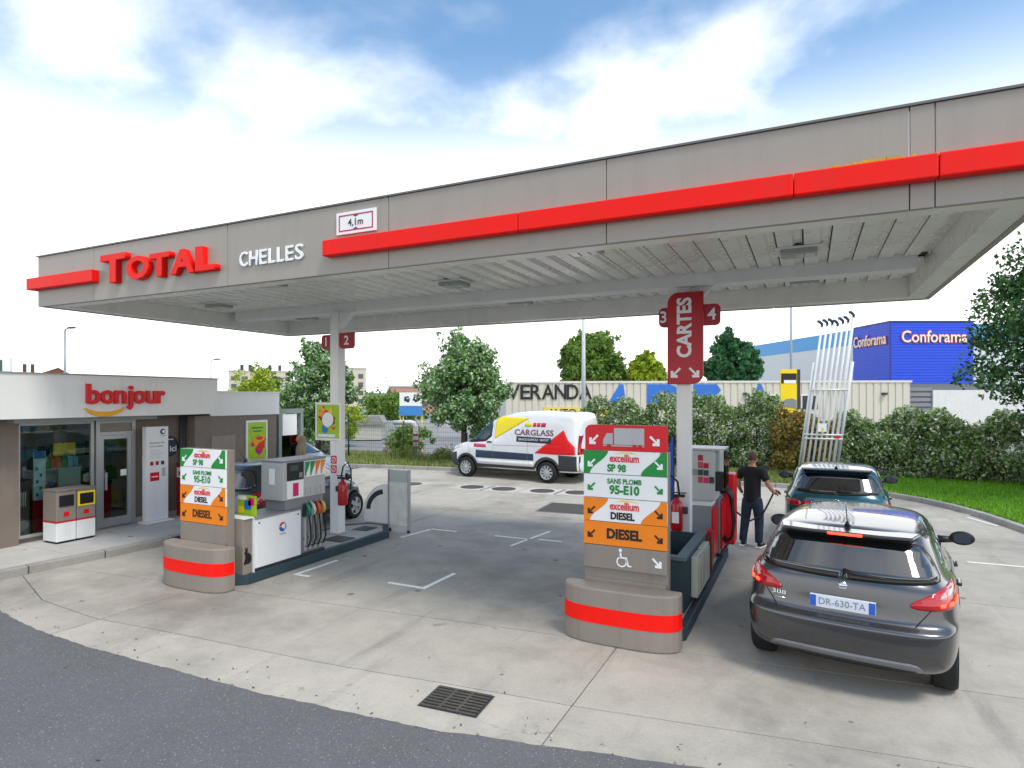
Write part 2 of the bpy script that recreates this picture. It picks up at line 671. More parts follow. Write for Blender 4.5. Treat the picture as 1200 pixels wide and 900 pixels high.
EDGE = [(-16, 6.6), (-12.5, 5.25), (-10.8, 4.72), (-9.32, 4.30), (-8.3, 4.16), (-7.22, 4.11), (-4.64, 4.16), (-2.85, 4.31), (-.73, 4.74), (1, 5.05), (4, 5.45), (12, 6.4)]
GUT = [(-16, 7.2), (-12.5, 5.85), (-9.4, 4.80), (-7.98, 4.68), (-6.96, 4.77), (-4.31, 4.93), (-3.19, 5.07), (-1.92, 5.19), (-.96, 5.33), (.98, 5.60), (4, 5.95), (12, 6.95)]
fore = struct(MB().box(-16, 12, 3.9, 24, -.068, -.014).build('forecourt', JOINT))
xs_e = [x for x, _ in EDGE]
road_pts = [(-60, -30), (60, -30), (60, 12), (12, 6.4)] + [(x, lerp(EDGE, x) + (math.sin(x * 7.3) * .005 + math.sin(x * 17) * .004 + rng.uniform(-.008, .006))) for x in np.arange(11.5, -16, -.06)] + [(-16, 6.6), (-60, 20)]
struct(MB().prism(road_pts, -.065, .003, 'xy').build('road', ASPH))


def slab(poly):
    """a cast slab with a joint gap round it"""
    c = Vector((sum(p[0] for p in poly) / len(poly), sum(p[1] for p in poly) / len(poly)))
    MB().prism(poly, -.06, rng.uniform(-.0012, .0012), 'xy').build('slab', CONC, fore)


cols = [-15.8, -11.2, -7.93, -1.9, 4.2, 7.4, 11.8]
rows = [None, lambda x: 6.93 + .098 * x, lambda x: 10.0 + .05 * x, lambda x: 13.2 + .02 * x, lambda x: 16.5 + .0 * x, lambda x: 20.6 + .0 * x, lambda x: 23.9 + 0 * x]
g = .006
for a, b in zip(cols, cols[1:]):
    xs_ = np.linspace(a + g, b - g, 10)
    # gutter piece between road and joint
    slab([(x, lerp(EDGE, x) - .02) for x in xs_] + [(x, lerp(GUT, x) - g) for x in xs_[::-1]])
    if a < -11.3:
        continue
    slab([(x, lerp(GUT, x) + g) for x in xs_] + [(x, max(rows[1](x), lerp(GUT, x) + .3) - g) for x in xs_[::-1]])
    for r0, r1 in zip(rows[1:], rows[2:]):
        slab([(a + g, max(r0(a), lerp(GUT, a) + .3) + g), (b - g, max(r0(b), lerp(GUT, b) + .3) + g), (b - g, r1(b) - g), (a + g, r1(a) - g)])
for y0, y1 in ((6.2, 10), (10, 13.3), (13.3, 16.5), (16.5, 20.6), (20.6, 23.9)):
    slab([(-15.8, y0 + g + (.9 if y0 < 7 else 0)), (-11.2 - g, y0 + g), (-11.2 - g, y1 - g), (-15.8, y1 - g)])

# painted corner marks of the bays
mk = 0


def mark(segs, lab):
    m_ = MB()
    for (x0, y0, x1, y1) in segs:
        d = Vector((x1 - x0, y1 - y0)).normalized()
        nn = Vector((-d.y, d.x)) * .035
        m_.prism([(x0 - nn.x, y0 - nn.y), (x1 - nn.x, y1 - nn.y), (x1 + nn.x, y1 + nn.y), (x0 + nn.x, y0 + nn.y)], .003, .0055, 'xy')
    tag(m_.build('road_marking', PAINT), lab, 'marking', 'painted bay corner marks')


mark([(-5.62, 7.47, -5.03, 7.47), (-4.995, 7.44, -4.98, 8.31)], 'worn white corner mark painted on the concrete in front of the middle lane')
mark([(-7.22, 9.98, -7.1, 10.86), (-7.1, 10.9, -6.5, 10.92)], 'white painted corner mark beside the end of the left pump island')
mark([(-5.62, 10.92, -4.85, 10.93), (-4.97, 10.29, -4.78, 11.76), (-4.7, 11.0, -4.24, 11.02)], 'crossed white painted bay marks in the middle of the forecourt')
mark([(-7.18, 7.16, -7.17, 8.11), (-7.13, 7.19, -6.9, 7.2)], 'faint white corner mark right beside the left fuel dispenser')
mark([(3.06, 19.25, 3.4, 17.6), (3.3, 17.3, 3.66, 16.4)], 'white line painted along the curved kerb at the right')
mark([(2.4, 12.6, 3.3, 12.62)], 'short white line on the concrete at the right edge lane')
mark([(-11.0, 7.6, -10.9, 8.9)], 'faint white line on the concrete along the shop kerb')

# manhole covers at the fill points
MH = mat('cast_iron', '#55524c', .65, metal=.3, var=.2, scale=12, bump=.4, bscale=40)
RIM = concrete('cover_surround', (.50, .48, .44), (.4, .39, .36), stain=.3)
for (x, y, lab) in ((-9.3, 16.55, 'round fill-point cover nearest the front wheel of the white van'), (-8.25, 16.62, 'round fill-point cover in a pale square, second from the van front'), (-7.05, 16.75, 'round fill-point cover set in the concrete below the van rear wheel'), (-6.0, 16.9, 'round fill-point cover beside the right price totem'), (-11.4, 16.3, 'round fill-point cover left of the white van')):
    t = thing('manhole_cover', lab, 'manhole cover', (x, y, 0), 0, 'round fill-point covers')
    box('surround', RIM, -.55, .55, -.55, .55, .0025, .0045, t)
    MB().lathe([(.36, .005), (.36, .016), (.33, .018), (.01, .018)], 28).build('cover', MH, t)
t = thing('access_hatch', 'dark rectangular steel hatch plate in the forecourt behind the totem', 'hatch', (-5.35, 14.4, 0), R(4))
box('frame', STEEL, -.66, .66, -.66, .66, .0025, .010, t)
box('plate', MH, -.6, .6, -.6, .6, .0105, .016, t)

# drain grate
t = thing('drain_grate', 'cast iron drain grate of parallel bars set in the concrete gutter', 'drain grate', (-2.87, 4.82, 0), R(4))
box('frame', DGREY, -.29, .29, -.205, .205, .0025, .006, t)
box('pit_shade', mat('pit_shade_black', (.004, .004, .004), .9, var=0), -.262, .262, -.18, .18, .0065, .008, t)  # thin near-black plate: shade of the pit below the bars, put into colour
for i in range(2):
    x = -.085 + .17 * i
    box('rib', MH, x - .014, x + .014, -.18, .18, .0085, .0165, t)
for i in range(8):
    y = -.18 + .36 * i / 7
    box('bar', MH, -.27, .27, y - .0135, y + .0135, .009, .017, t)

# blown leaves and grit
lit_ = np.random.default_rng(77)
V_, F_ = [], []
for i in range(420):
    x = lit_.uniform(-10, 4)
    y = lerp(EDGE, x) + abs(lit_.normal(0, .25)) - .03 if i % 2 else lit_.uniform(4.0, 19)
    if i % 5 == 0: y = lerp(EDGE, x) - lit_.uniform(.1, 2.5)
    s_ = lit_.uniform(.006, .022); a_ = lit_.uniform(0, 6.28)
    k0 = len(V_)
    for q_ in range(4):
        rr = s_ * (1 if q_ % 2 else .5)
        V_.append((x + rr * math.cos(a_ + q_ * 1.57), y + rr * math.sin(a_ + q_ * 1.57), .008 + .006 * (q_ % 2)))
    F_.append((k0, k0 + 1, k0 + 2, k0 + 3))
me = bpy.data.meshes.new('litter')
me.from_pydata(V_, [], F_)
tag(link('litter', me, leaf_mat('litter', ['#3a352c', '#6b5a3a', '#d5d2c8', '#8a7a50', '#2f2c28'], .1)), 'scattered dry leaves and grit along the road edge', 'litter', kind='stuff')

# ------------------------------------------------------------------ verge with kerb stones
VERGE = [(4.75, 6.3), (4.7, 9), (4.55, 12), (4.3, 14.2), (3.98, 15.8), (3.45, 17.8), (2.9, 18.9), (2.2, 19.8), (1.2, 20.35), (-.5, 20.55), (-4, 20.5), (-8, 20.2), (-12, 19.9), (-16, 19.3), (-20, 18.6), (-26, 17.4)]
verge_far = [(-26, 22.6), (-16, 23.2), (-8, 25.6), (0, 27), (30, 26), (30, 6.3)]
struct(MB().prism([(x, y) for x, y in VERGE] + verge_far, -.06, .11, 'xy').build('verge', SOIL))
kerb = struct(MB().prism([(x, y) for x, y in VERGE] + [(x + .10, y + .04) for x, y in VERGE[::-1]], -.05, .085, 'xy').build('kerb', JOINT))


def kerb_run(path, parent, w=.15, h=.13, step=1.0, inner=1):
    """stones laid end to end along a path"""
    P = [Vector(p) for p in path]
    D = [0]
    for a, b in zip(P, P[1:]): D.append(D[-1] + (b - a).length)

    def at(s):
        for i in range(len(P) - 1):
            if s <= D[i + 1] + 1e-6:
                return P[i].lerp(P[i + 1], (s - D[i]) / (D[i + 1] - D[i]))
        return P[-1]
    n = max(1, int(D[-1] / step))
    for i in range(n):
        a, b = at(D[-1] * i / n), at(D[-1] * (i + 1) / n)
        d = (b - a).normalized()
        a, b = a + d * .006, b - d * .006
        q = Vector((-d.y, d.x)) * inner
        MB().prism([a - q * .03, b - q * .03, b + q * (w - .03), a + q * (w - .03)], -.05, h + rng.uniform(-.004, .004), 'xy', bev=.018).build('kerb_stone', KERBM, parent)


kerb_run(VERGE, kerb, inner=-1)


def scatter_grass(name, polyf, n, hmin, hmax, m, label, cat, z0=.11, seed=1, bounds=(0, 1, 0, 1), wid=.012):
    r = np.random.default_rng(seed)
    x = r.uniform(bounds[0], bounds[1], n)
    y = r.uniform(bounds[2], bounds[3], n)
    k = polyf(x, y)
    x, y = x[k], y[k]
    n = len(x)
    a = r.uniform(0, 2 * np.pi, n)
    hh = r.uniform(hmin, hmax, n)
    w = r.uniform(.6, 1.3, n) * wid
    lean = r.uniform(.1, .9, n) * hh
    la = r.uniform(0, 2 * np.pi, n)
    V = np.zeros((n, 3, 3))
    V[:, 0] = np.stack([x - np.cos(a) * w, y - np.sin(a) * w, np.full(n, z0 - .01)], 1)
    V[:, 1] = np.stack([x + np.cos(a) * w, y + np.sin(a) * w, np.full(n, z0 - .01)], 1)
    V[:, 2] = np.stack([x + np.cos(la) * lean, y + np.sin(la) * lean, z0 + hh], 1)
    me = bpy.data.meshes.new(name)
    me.from_pydata(V.reshape(-1, 3).tolist(), [], np.arange(3 * n).reshape(-1, 3).tolist())
    o = link(name, me, m)
    return tag(o, label, cat, kind='stuff')


VX = np.array([p[0] for p in VERGE]); VY = np.array([p[1] for p in VERGE])


def right_verge(x, y):
    vx = np.interp(y, VY[:9], VX[:9])
    return ((x > vx + .14) & (y < 20.35)) | ((y > 20.5) & (x > -.4))


GRASS = leaf_mat('lawn_grass', ['#4f8a12', '#6fae1c', '#86c32a', '#9ccb45', '#5f9a1a'], .35)
GRASS2 = leaf_mat('rough_grass', ['#5c7c2a', '#7f9a3c', '#a3ad58', '#b9b27a', '#4d6b22'], .35)
scatter_grass('lawn_grass', right_verge, 95000, .04, .10, GRASS, 'bright green mown grass strip along the curved kerb', 'grass', seed=2, bounds=(2.0, 12, 12, 24), wid=.014)
scatter_grass('rough_grass', lambda x, y: (y > np.interp(x, VX[8:][::-1], VY[8:][::-1]) + .12), 45000, .05, .18, GRASS2, 'patchy rough grass strip behind the back kerb', 'grass', seed=3, bounds=(-25, 1, 17.4, 24), wid=.014)

# ------------------------------------------------------------------ canopy
CX0, CX1, CY0, CY1, CZ0, CZ1, SZ = -11.49, 1.67, 5.81, 11.28, 4.25, 5.07, 4.55
can = thing('canopy', 'long flat grey forecourt canopy with a red band on two white columns', 'canopy', (-1.67, 9.5, 0))


def W(o):                                   # part given in world coordinates, parent already placed
    o.matrix_parent_inverse = Matrix.Translation(o.parent.location).inverted() if o.parent.rotation_euler.z == 0 else o.parent.matrix_basis.inverted()
    return o


def cbox(name, m, *a, bev=0.0, parent=None):
    return W(box(name, m, *a, parent=parent or can, bev=bev))


# fascia panels, front (joints where the photograph shows them)
jx = [CX0, -9.97, -7.02, -4.37, -1.77, .73, .90, CX1]
for a, b in zip(jx, jx[1:]):
    cbox('fascia_panel', FASC, a + .004, b - .004, CY0, CY0 + .06, CZ0, CZ1, bev=.004)
for i in range(6):
    a = CX0 + (CX1 - CX0) * i / 6
    b = CX0 + (CX1 - CX0) * (i + 1) / 6
    cbox('fascia_panel', FASC, a + .004, b - .004, CY1 - .06, CY1, CZ0, CZ1, bev=.004)
for x0, x1 in ((CX0, CX0 + .06), (CX1 - .06, CX1)):
    for i in range(3):
        y0 = CY0 + .064 + (CY1 - CY0 - .128) * i / 3
        y1 = CY0 + .064 + (CY1 - CY0 - .128) * (i + 1) / 3
        cbox('fascia_panel', FASC, x0, x1, y0 + .003, y1 - .003, CZ0, CZ1, bev=.004)
# coping
cop = MB()
for a in ((CX0 - .02, CX1 + .02, CY0 - .02, CY0 + .10), (CX0 - .02, CX1 + .02, CY1 - .10, CY1 + .02), (CX0 - .02, CX0 + .1, CY0 + .1, CY1 - .1), (CX1 - .1, CX1 + .02, CY0 + .1, CY1 - .1)):
    cop.box(*a, CZ1 + .002, CZ1 + .022)
W(cop.build('coping', mat('coping_grey', '#6b6a68', .4, metal=.3), can))
cbox('roof_deck', DGREY, CX0 + .06, CX1 - .06, CY0 + .06, CY1 - .06, SZ + .06, SZ + .14)
# red band
for a, b in ((-5.27, -2.67), (-2.67, -.11), (-.11, .91), (.91, CX1 + .1)):
    cbox('red_band', RED, a + .003, b - .003, CY0 - .115, CY0 - .003, 4.45, 4.64, bev=.012)
cbox('red_band', RED, CX0 - .12, -9.83, CY0 - .115, CY0 - .003, 4.52, 4.71, bev=.012)
cbox('red_band', RED, CX0 - .12, CX0 - .003, CY0, CY0 + .5, 4.52, 4.71, bev=.012)
# leaves caught on the band
lf = MB()
for i in range(90):
    x = rng.gauss(.45, .18)
    lf.box(x - .012, x + .012, CY0 - .09 + rng.random() * .05, CY0 - .07 + rng.random() * .05, 4.641, 4.643 + rng.random() * .03)
W(lf.build('fallen_leaves', mat('fallen_leaf', '#c9a414', .8, var=.3), can))['kind'] = 'stuff'
# white underside: flat border with a step, then slats
bd = .30
for a in ((CX0 + .062, CX1 - .062, CY0 + .062, CY0 + bd), (CX0 + .062, CX1 - .062, CY1 - bd, CY1 - .062), (CX0 + .062, CX0 + bd, CY0 + bd + .003, CY1 - bd - .003), (CX1 - bd, CX1 - .062, CY0 + bd + .003, CY1 - bd - .003)):
    cbox('soffit_border', SOFF, *a, CZ0 + .012, SZ + .05)
BY = 9.4
n = 44
w = (CX1 - CX0 - 2 * bd) / n
for (y0, y1) in ((CY0 + bd + .004, BY - .165), (BY + .165, CY1 - bd - .004)):
    me = MB().prism([(0.012, 0), (w * .62, 0), (w * .70, .035), (w * .93, .035), (w * .985, 0), (w * .985, .048), (0.012, .048)], y0, y1, 'xz').mesh('slat')
    me.materials.append(SOFF)
    for i in range(n):
        W(link('soffit_slat', me, None, can, (CX0 + bd + i * w, 0, SZ + rng.uniform(-.002, .002))))
cbox('beam', WHITE, CX0 + .55, CX1 - .42, BY - .16, BY + .16, 4.385, SZ + .05, bev=.006)
FIX = mat('light_fitting', '#a7a9a4', .35, var=.08)
LENS = mat('light_lens', '#cfd4d0', .15, var=.1, scale=20)
for (x, y) in ((-.1, 8.25), (-.05, 10.35), (-4.95, 8.25), (-4.8, 10.35), (-10.2, 8.25), (-10.0, 10.35), (-7.5, 7.0), (-2.4, 7.0)):
    lt = W(box('soffit_light', FIX, x - .2, x + .2, y - .16, y + .16, SZ - .075, SZ - .002, can, bev=.012))
    box('frame', WHITE, x - .26, x + .26, y - .22, y + .22, SZ - .02, SZ - .004).parent = lt
    for k in range(3):
        xx = x - .12 + .12 * k
        l2 = box('lens', LENS, xx - .048, xx + .048, y - .12, y + .12, SZ - .086, SZ - .0755)
        l2.parent = lt
PIL = ((-8.16, 9.25, 4.385), (-1.67, 9.45, 4.385))
for (x, y, zt) in PIL:
    c_ = cbox('column', WHITE, x - .10, x + .10, y - .10, y + .10, .15, zt, bev=.008)
    W(MB().prism([(x - .10, zt - .002), (x - .10, zt - .06), (x + .10, zt - .30), (x + .42, zt - .004)], y - .06, y + .06, 'xz').build('haunch', WHITE, can))
    cbox('base_plate', LGREY, x - .16, x + .16, y - .16, y + .16, .151, .172)

# lettering on the fascia: raised letters
sg = thing('fascia_lettering', 'raised red TOTAL letters on the grey canopy fascia', 'sign', (-8.4, CY0, 4.45))


def letters(parent, word, sizes, x, zbase, m, y, ext, widths, bold, gap, bev=.006):
    for ch, s, w_ in zip(word, sizes, widths):
        me = text_mesh(ch, s, bold=bold * s, extrude=ext, align='LEFT', bevel=bev)
        vx = [v.co.x for v in me.vertices]; vy = [v.co.y for v in me.vertices]
        me.transform(Matrix.Diagonal((w_ / (max(vx) - min(vx)), 1, 1, 1)) @ Matrix.Translation((-min(vx), -min(vy), 0)))
        me.transform(Matrix.Translation((x, y, zbase)) @ FRONT)
        o = link('letter', me, m, parent)
        W(o)
        x += w_ + gap


letters(sg, 'TOTAL', (.56, .44, .44, .44, .44), -9.66, 4.47, RED, CY0 - .045, .04, (.60, .52, .44, .50, .40), .030, .012)
sg2 = thing('fascia_lettering', 'raised white CHELLES letters on the grey canopy fascia', 'sign', (-6.2, CY0, 4.47))
letters(sg2, 'CHELLES', (.27,) * 7, -6.77, 4.475, LETW, CY0 - .018, .010, (.145, .15, .125, .115, .115, .125, .135), .012, .034, 0)
hs = thing('height_limit_sign', 'white 4,1m height limit sign with red border on the fascia', 'sign', (-4.825, CY0, 4.83))
W(box('plate', SIGNW, -5.12, -4.53, CY0 - .03, CY0 - .003, 4.70, 4.965, hs, bev=.004))
MAG = mat('sign_magenta', '#b01850', .4, var=.02)
fr = MB()
for a in ((-5.08, -4.57, 4.735, 4.75), (-5.08, -4.57, 4.915, 4.93), (-5.08, -5.065, 4.75, 4.915), (-4.585, -4.57, 4.75, 4.915)):
    fr.box(a[0], a[1], CY0 - .033, CY0 - .0302, a[2], a[3])
W(fr.build('border', MAG, hs))
W(text('lettering', '4,1m', .115, (-4.825, CY0 - .033, 4.83), DGREY, hs, extrude=.002, bold=.001))
W(MB().prism([(-4.865, 4.913), (-4.785, 4.913), (-4.825, 4.893)], CY0 - .033, CY0 - .0302).prism([(-4.865, 4.752), (-4.825, 4.772), (-4.785, 4.752)], CY0 - .033, CY0 - .0302).build('pointer', DGREY, hs))

# signs on the columns


def num_sign(x0, x1, z0, z1, y, s, corners, lab):
    t_ = thing('number_sign', lab, 'sign', ((x0 + x1) / 2, y, z0), 0, 'pump number signs')
    W(MB().prism(round_rect(x0, x1, z0, z1, .07, corners=corners), y - .05, y + .0).build('plate', DRED, t_))
    W(text('numeral', s, .24, ((x0 + x1) / 2, y - .053, (z0 + z1) / 2), LETW, t_, extrude=.002, bold=.004))


x, y = PIL[0][:2]
num_sign(-8.50, -8.27, 3.68, 3.96, y - .02, '1', (1, 0, 0, 1), 'dark red pump number one plate on the shop side of the left column')
num_sign(-8.05, -7.72, 3.68, 3.98, y - .02, '2', (1, 1, 0, 0), 'dark red pump number two plate on the van side of the left column')
x, y = PIL[1][:2]
num_sign(-2.02, -1.88, 3.80, 4.09, y - .10, '3', (1, 0, 0, 1), 'dark red sign with number 3 left of the tall red sign')
num_sign(-1.37, -1.14, 3.80, 4.11, y - .10, '4', (0, 1, 1, 0), 'dark red sign with number 4 right of the tall red sign')
ct = thing('column_sign', 'tall red CARTES sign with two white arrows on the right column', 'sign', (x, y - .13, 3.0))
yy = y - .14
W(MB().prism(round_rect(-1.885, -1.375, 2.95, 4.30, .16, corners=(0, 1, 0, 1), n=7), yy - .05, yy + .035, bev=.006).build('panel', SREDL if False else mat('cartes_red', '#b80d20', .4, var=.04), ct))
W(text('lettering', 'CARTES', .28, (-1.63, yy - .054, 3.78), LETW, ct, extrude=.003, bold=.010, spin=R(90), width=.88))
for cx_, rt in ((-1.76, False), (-1.50, True)):
    W(MB().prism(arrow_pts(cx_, 3.12, .15, rt), yy - .056, yy - .0505).build('arrow', LETW, ct))

# ------------------------------------------------------------------ islands


def island(x0, x1, y0, y1, lab, notch=None):
    t_ = thing('pump_island', lab, 'island', ((x0 + x1) / 2, (y0 + y1) / 2, 0))
    c = .22
    out_ = [(x0 + c, y0), (x1 - c, y0), (x1, y0 + c), (x1, y1 - c * 2), (x1 - c * 1.6, y1), (x0 + c * 1.6, y1), (x0, y1 - c * 2), (x0, y0 + c)]
    inn = [(px_ + (.09 if px_ < (x0 + x1) / 2 else -.09), py_ + (.09 if py_ < (y0 + y1) / 2 else -.09)) for px_, py_ in out_]
    W(MB().prism(inn, .0, .147, 'xy').build('island_top', PAVE, t_))
    for i in range(len(out_)):
        j = (i + 1) % len(out_)
        W(MB().prism([out_[i], out_[j], inn[j], inn[i]], .0, .155, 'xy', bev=.012).build('kerb_stone', PETROL, t_))
    return t_


island(-8.62, -7.40, 6.28, 10.3, 'long raised pump island with dark kerb near the shop')
island(-2.42, -1.24, 6.92, 11.65, 'long raised pump island with dark kerb beside the grey car')
cv = box('island_cover', MH, -8.0, -7.55, 8.65, 9.05, .150, .158)
tag(cv, 'dark square inspection cover on the left island in front of the column', 'cover')
cv = box('island_cover', MH, -8.1, -7.75, 9.6, 9.95, .150, .158)
tag(cv, 'dark square inspection cover at the far end of the left island', 'cover')

# ------------------------------------------------------------------ price totems


def wave(x0, x1, z0, z1, left=True):
    """green or orange corner field with an S-curved edge"""
    p = []
    for i in range(13):
        u = i / 12
        s_ = u * u * (3 - 2 * u)
        p.append((u, s_))
    w_ = x1 - x0
    if left:
        return [(x0, z0)] + [(x0 + w_ * (.25 + .75 * s_), z0 + (z1 - z0) * u) for u, s_ in p] + [(x0, z1)]
    return [(x1, z1)] + [(x1 - w_ * (.25 + .75 * s_), z1 - (z1 - z0) * u) for u, s_ in p] + [(x1, z0)]


EXR = mat('excellium_red', '#e01a28', .4, var=.02)
BLK = mat('sign_black', '#1d1a16', .45, var=.02)


def totem(cx, y, zt, truck, access, lab, dx=0, wt=1.0):
    """panel stack 0.98 wide on a rounded plinth; zt is the top of the green panel"""
    t_ = thing('price_totem', lab, 'price totem', (cx, y, 0))
    hw = .49
    z_ = zt
    # core cabinet
    box('core', TAUPE, -hw, hw, .0, .13, .15, zt, t_, bev=.008)
    ph = .275
    f0, f1 = -.034, -.003

    def panel(z1, m, name, h_=ph):
        return box(name, m, -hw + .004, hw - .004, f0, f1, z1 - h_ + .007, z1, t_, bev=.003)

    def arrows(p, z1, m, left=True, right=True):
        zc = z1 - ph / 2 - .005
        for on, sx, rt in ((left, -hw + .10, False), (right, hw - .10, True)):
            if on:
                MB().prism(arrow_pts(sx, zc, .095, rt), f0 - .006, f0 - .0025).build('arrow', m, p)

    def exc(p, zc):
        text('lettering', 'excellium', .125, (.0, f0 - .004, zc), EXR, p, extrude=.002, bold=.0028 * wt, width=.34)
        MB().prism([(-.11, zc + .05), (-.02, zc + .077), (.09, zc + .072), (.17, zc + .05), (.09, zc + .060), (-.02, zc + .062)], f0 - .005, f0 - .002).build('swoosh', YELLOW, p)
    p = panel(z_, SIGNW, 'fuel_panel')
    for lf_ in (True, False):
        xa, xb = (-hw + .004, -hw + .30) if lf_ else (hw - .30, hw - .004)
        MB().prism(wave(xa, xb, z_ - ph + .007, z_, lf_), f0 - .0025, f0 - .0003).build('colour_field', GREENS, p)
    arrows(p, z_, LETW); exc(p, z_ - .085)
    text('lettering', 'SP 98', .115, (-.09, f0 - .004, z_ - .2), GREENS, p, extrude=.002, bold=.0045 * wt, width=.22)
    z_ -= ph
    p = panel(z_, SIGNW, 'fuel_panel'); arrows(p, z_, GREENS)
    text('lettering', 'SANS PLOMB', .082, (0, f0 - .004, z_ - .075), GREENS, p, extrude=.002, bold=.0022 * wt, width=.40)
    text('lettering', '95-E10', .135, (0, f0 - .004, z_ - .175), GREENS, p, extrude=.002, bold=.0055 * wt, width=.35)
    z_ -= ph
    p = panel(z_, SIGNW, 'fuel_panel')
    for lf_ in (True, False):
        xa, xb = (-hw + .004, -hw + .30) if lf_ else (hw - .30, hw - .004)
        MB().prism(wave(xa, xb, z_ - ph + .007, z_, lf_), f0 - .0025, f0 - .0003).build('colour_field', ORANGE, p)
    arrows(p, z_, BLK); exc(p, z_ - .085)
    text('lettering', 'DIESEL', .112, (-.02, f0 - .004, z_ - .2), BLK, p, extrude=.002, bold=.0045 * wt, width=.28)
    z_ -= ph
    p = panel(z_, ORANGE, 'fuel_panel'); arrows(p, z_, BLK)
    text('lettering', 'DIESEL', .155, (0, f0 - .004, z_ - .135), BLK, p, extrude=.002, bold=.0065 * wt, width=.41)
    z_ -= ph
    p = panel(z_, TAUPE, 'blank_panel', .27)
    if access:
        zc = z_ - .13
        a = MB()
        for k in range(14):
            a0_, a1_ = R(100 + 300 * k / 14), R(100 + 300 * (k + 1) / 14)
            a.prism([(-.03 + q_ * math.cos(b_), zc - .035 + q_ * math.sin(b_)) for q_, b_ in ((.062, a0_), (.062, a1_), (.046, a1_), (.046, a0_))], f0 - .006, f0 - .002)
        a.prism(disc_pts(-.045, zc + .095, .02, 12), f0 - .006, f0 - .002)
        a.prism([(-.055, zc + .07), (-.035, zc + .07), (-.028, zc + .02), (.03, zc + .02), (.055, zc - .07), (.085, zc - .07), (.085, zc - .085), (.04, zc - .085), (.012, zc + .002), (-.047, zc + .002)], f0 - .006, f0 - .002)
        a.build('wheelchair_symbol', LETW, p)
        MB().prism(arrow_pts(hw - .12, zc - .005, .11, True), f0 - .006, f0 - .002).build('arrow', LETW, p)
    if truck:
        h_ = MB().prism(round_rect(-hw + .02, hw - .005, zt + .005, zt + .30, .07, corners=(0, 0, 0, 1)), -.034, .02, bev=.003).build('truck_panel', SREDL, t_)
        q = MB()
        q.prism([(-.12, zt + .075), (.23, zt + .075), (.23, zt + .265), (-.12, zt + .265)], -.039, -.0345)
        q.prism([(-.25, zt + .075), (-.135, zt + .075), (-.135, zt + .205), (-.205, zt + .205), (-.25, zt + .13)], -.039, -.0345)
        q.prism([(-.25, zt + .055), (.23, zt + .055), (.23, zt + .068), (-.25, zt + .068)], -.039, -.0345)
        q.build('truck_symbol', LGREY, h_)
        q = MB()
        for xx in (-.18, .12, .18):
            q.prism(disc_pts(xx, zt + .055, .026, 14), -.043, -.0395)
        q.build('truck_wheel_symbol', mat('symbol_red', '#c41022', .4, var=.02), h_)
        for sx, rt in ((-.36, False), (.345, True)):
            MB().prism(arrow_pts(sx, zt + .13, .115, rt), -.04, -.0345).build('arrow', LETW, h_)
    # plinth with bowed front
    def bow(hw_, d0, d1, n_=14):
        pts = []
        for i in range(n_ + 1):
            u = -1 + 2 * i / n_
            xx = hw_ * (math.sin(u * math.pi / 2))
            yy_ = d0 - .20 * (max(0, 1 - abs(xx / hw_) ** 3.4)) ** .55
            pts.append((xx, yy_))
        return pts + [(hw_, d1), (-hw_, d1)]
    hwp = .665
    mp_ = MB().prism([(x_ + dx, y_) for x_, y_ in bow(hwp, -.15, -.04)], .0, .62, 'xy', bev=.02)
    pl = mp_.build('plinth', TAUPE, t_)
    rb = MB().prism([(x_ * 1.004 + dx, y_ - .004) for x_, y_ in bow(hwp, -.15, -.06)], .235, .415, 'xy').build('red_stripe', RED, pl)
    box('plinth_core', TAUPE, -.47, .47, -.038, -.002, .0, .66, t_)
    return t_


totem(-1.895, 6.95, 2.135, True, True, 'tall price totem with red truck panel on top of the fuel panels', -.01)
totem(-8.08, 6.28, 1.985, False, False, 'price totem of green, white and orange fuel panels nearer the shop', .04, .55)

# ------------------------------------------------------------------ left fuel dispenser and its cabinets
bay = thing('cabinet', 'taupe island cabinet with a dark hare decal between totem and dispenser', 'cabinet', (-8.0, 6.5, .15))
W(box('body', TAUPE, -8.2, -7.44, 6.42, 6.585, .15, .98, bay, bev=.01))
W(MB().prism([(6.42, .985), (6.59, .985), (6.615, .96), (6.615, .15), (6.598, .15), (6.595, .95), (6.58, .965), (6.42, .965)][::-1], -8.22, -7.42, 'yz').build('white_edging', WHITE, bay))
hare = [(6.66, .30), (6.76, .30), (6.80, .34), (6.80, .40), (6.765, .455), (6.725, .47), (6.735, .50), (6.73, .545), (6.715, .535), (6.712, .50), (6.70, .545), (6.685, .55), (6.688, .50), (6.672, .475), (6.672, .45), (6.69, .435), (6.685, .38), (6.665, .33)]
W(MB().prism([(q_ - .225, z_) for q_, z_ in hare], -7.4395, -7.4375, 'yz').build('hare_decal', BLACK, bay))
pm = thing('fuel_dispenser', 'white and grey fuel dispenser with four coloured nozzles near the shop', 'fuel dispenser', (-7.95, 7.4, .15))
xr = -7.42
W(box('base', DGREY, -7.95, -7.45, 6.62, 8.12, .15, .20, pm))
lo = W(box('lower_cabinet', WHITEG, -7.96, xr, 6.63, 7.55, .20, .93, pm, bev=.012))
W(box('cabinet_lid', MGREY, -7.98, xr + .012, 6.625, 7.56, .932, .955, pm, bev=.004))
for yk in (6.70, 7.48):
    W(MB().lathe([(.014, xr + .001), (.014, xr + .006), (.004, xr + .007)], 12, 'x', (0, yk, .87)).build('lock', BLACK, pm))
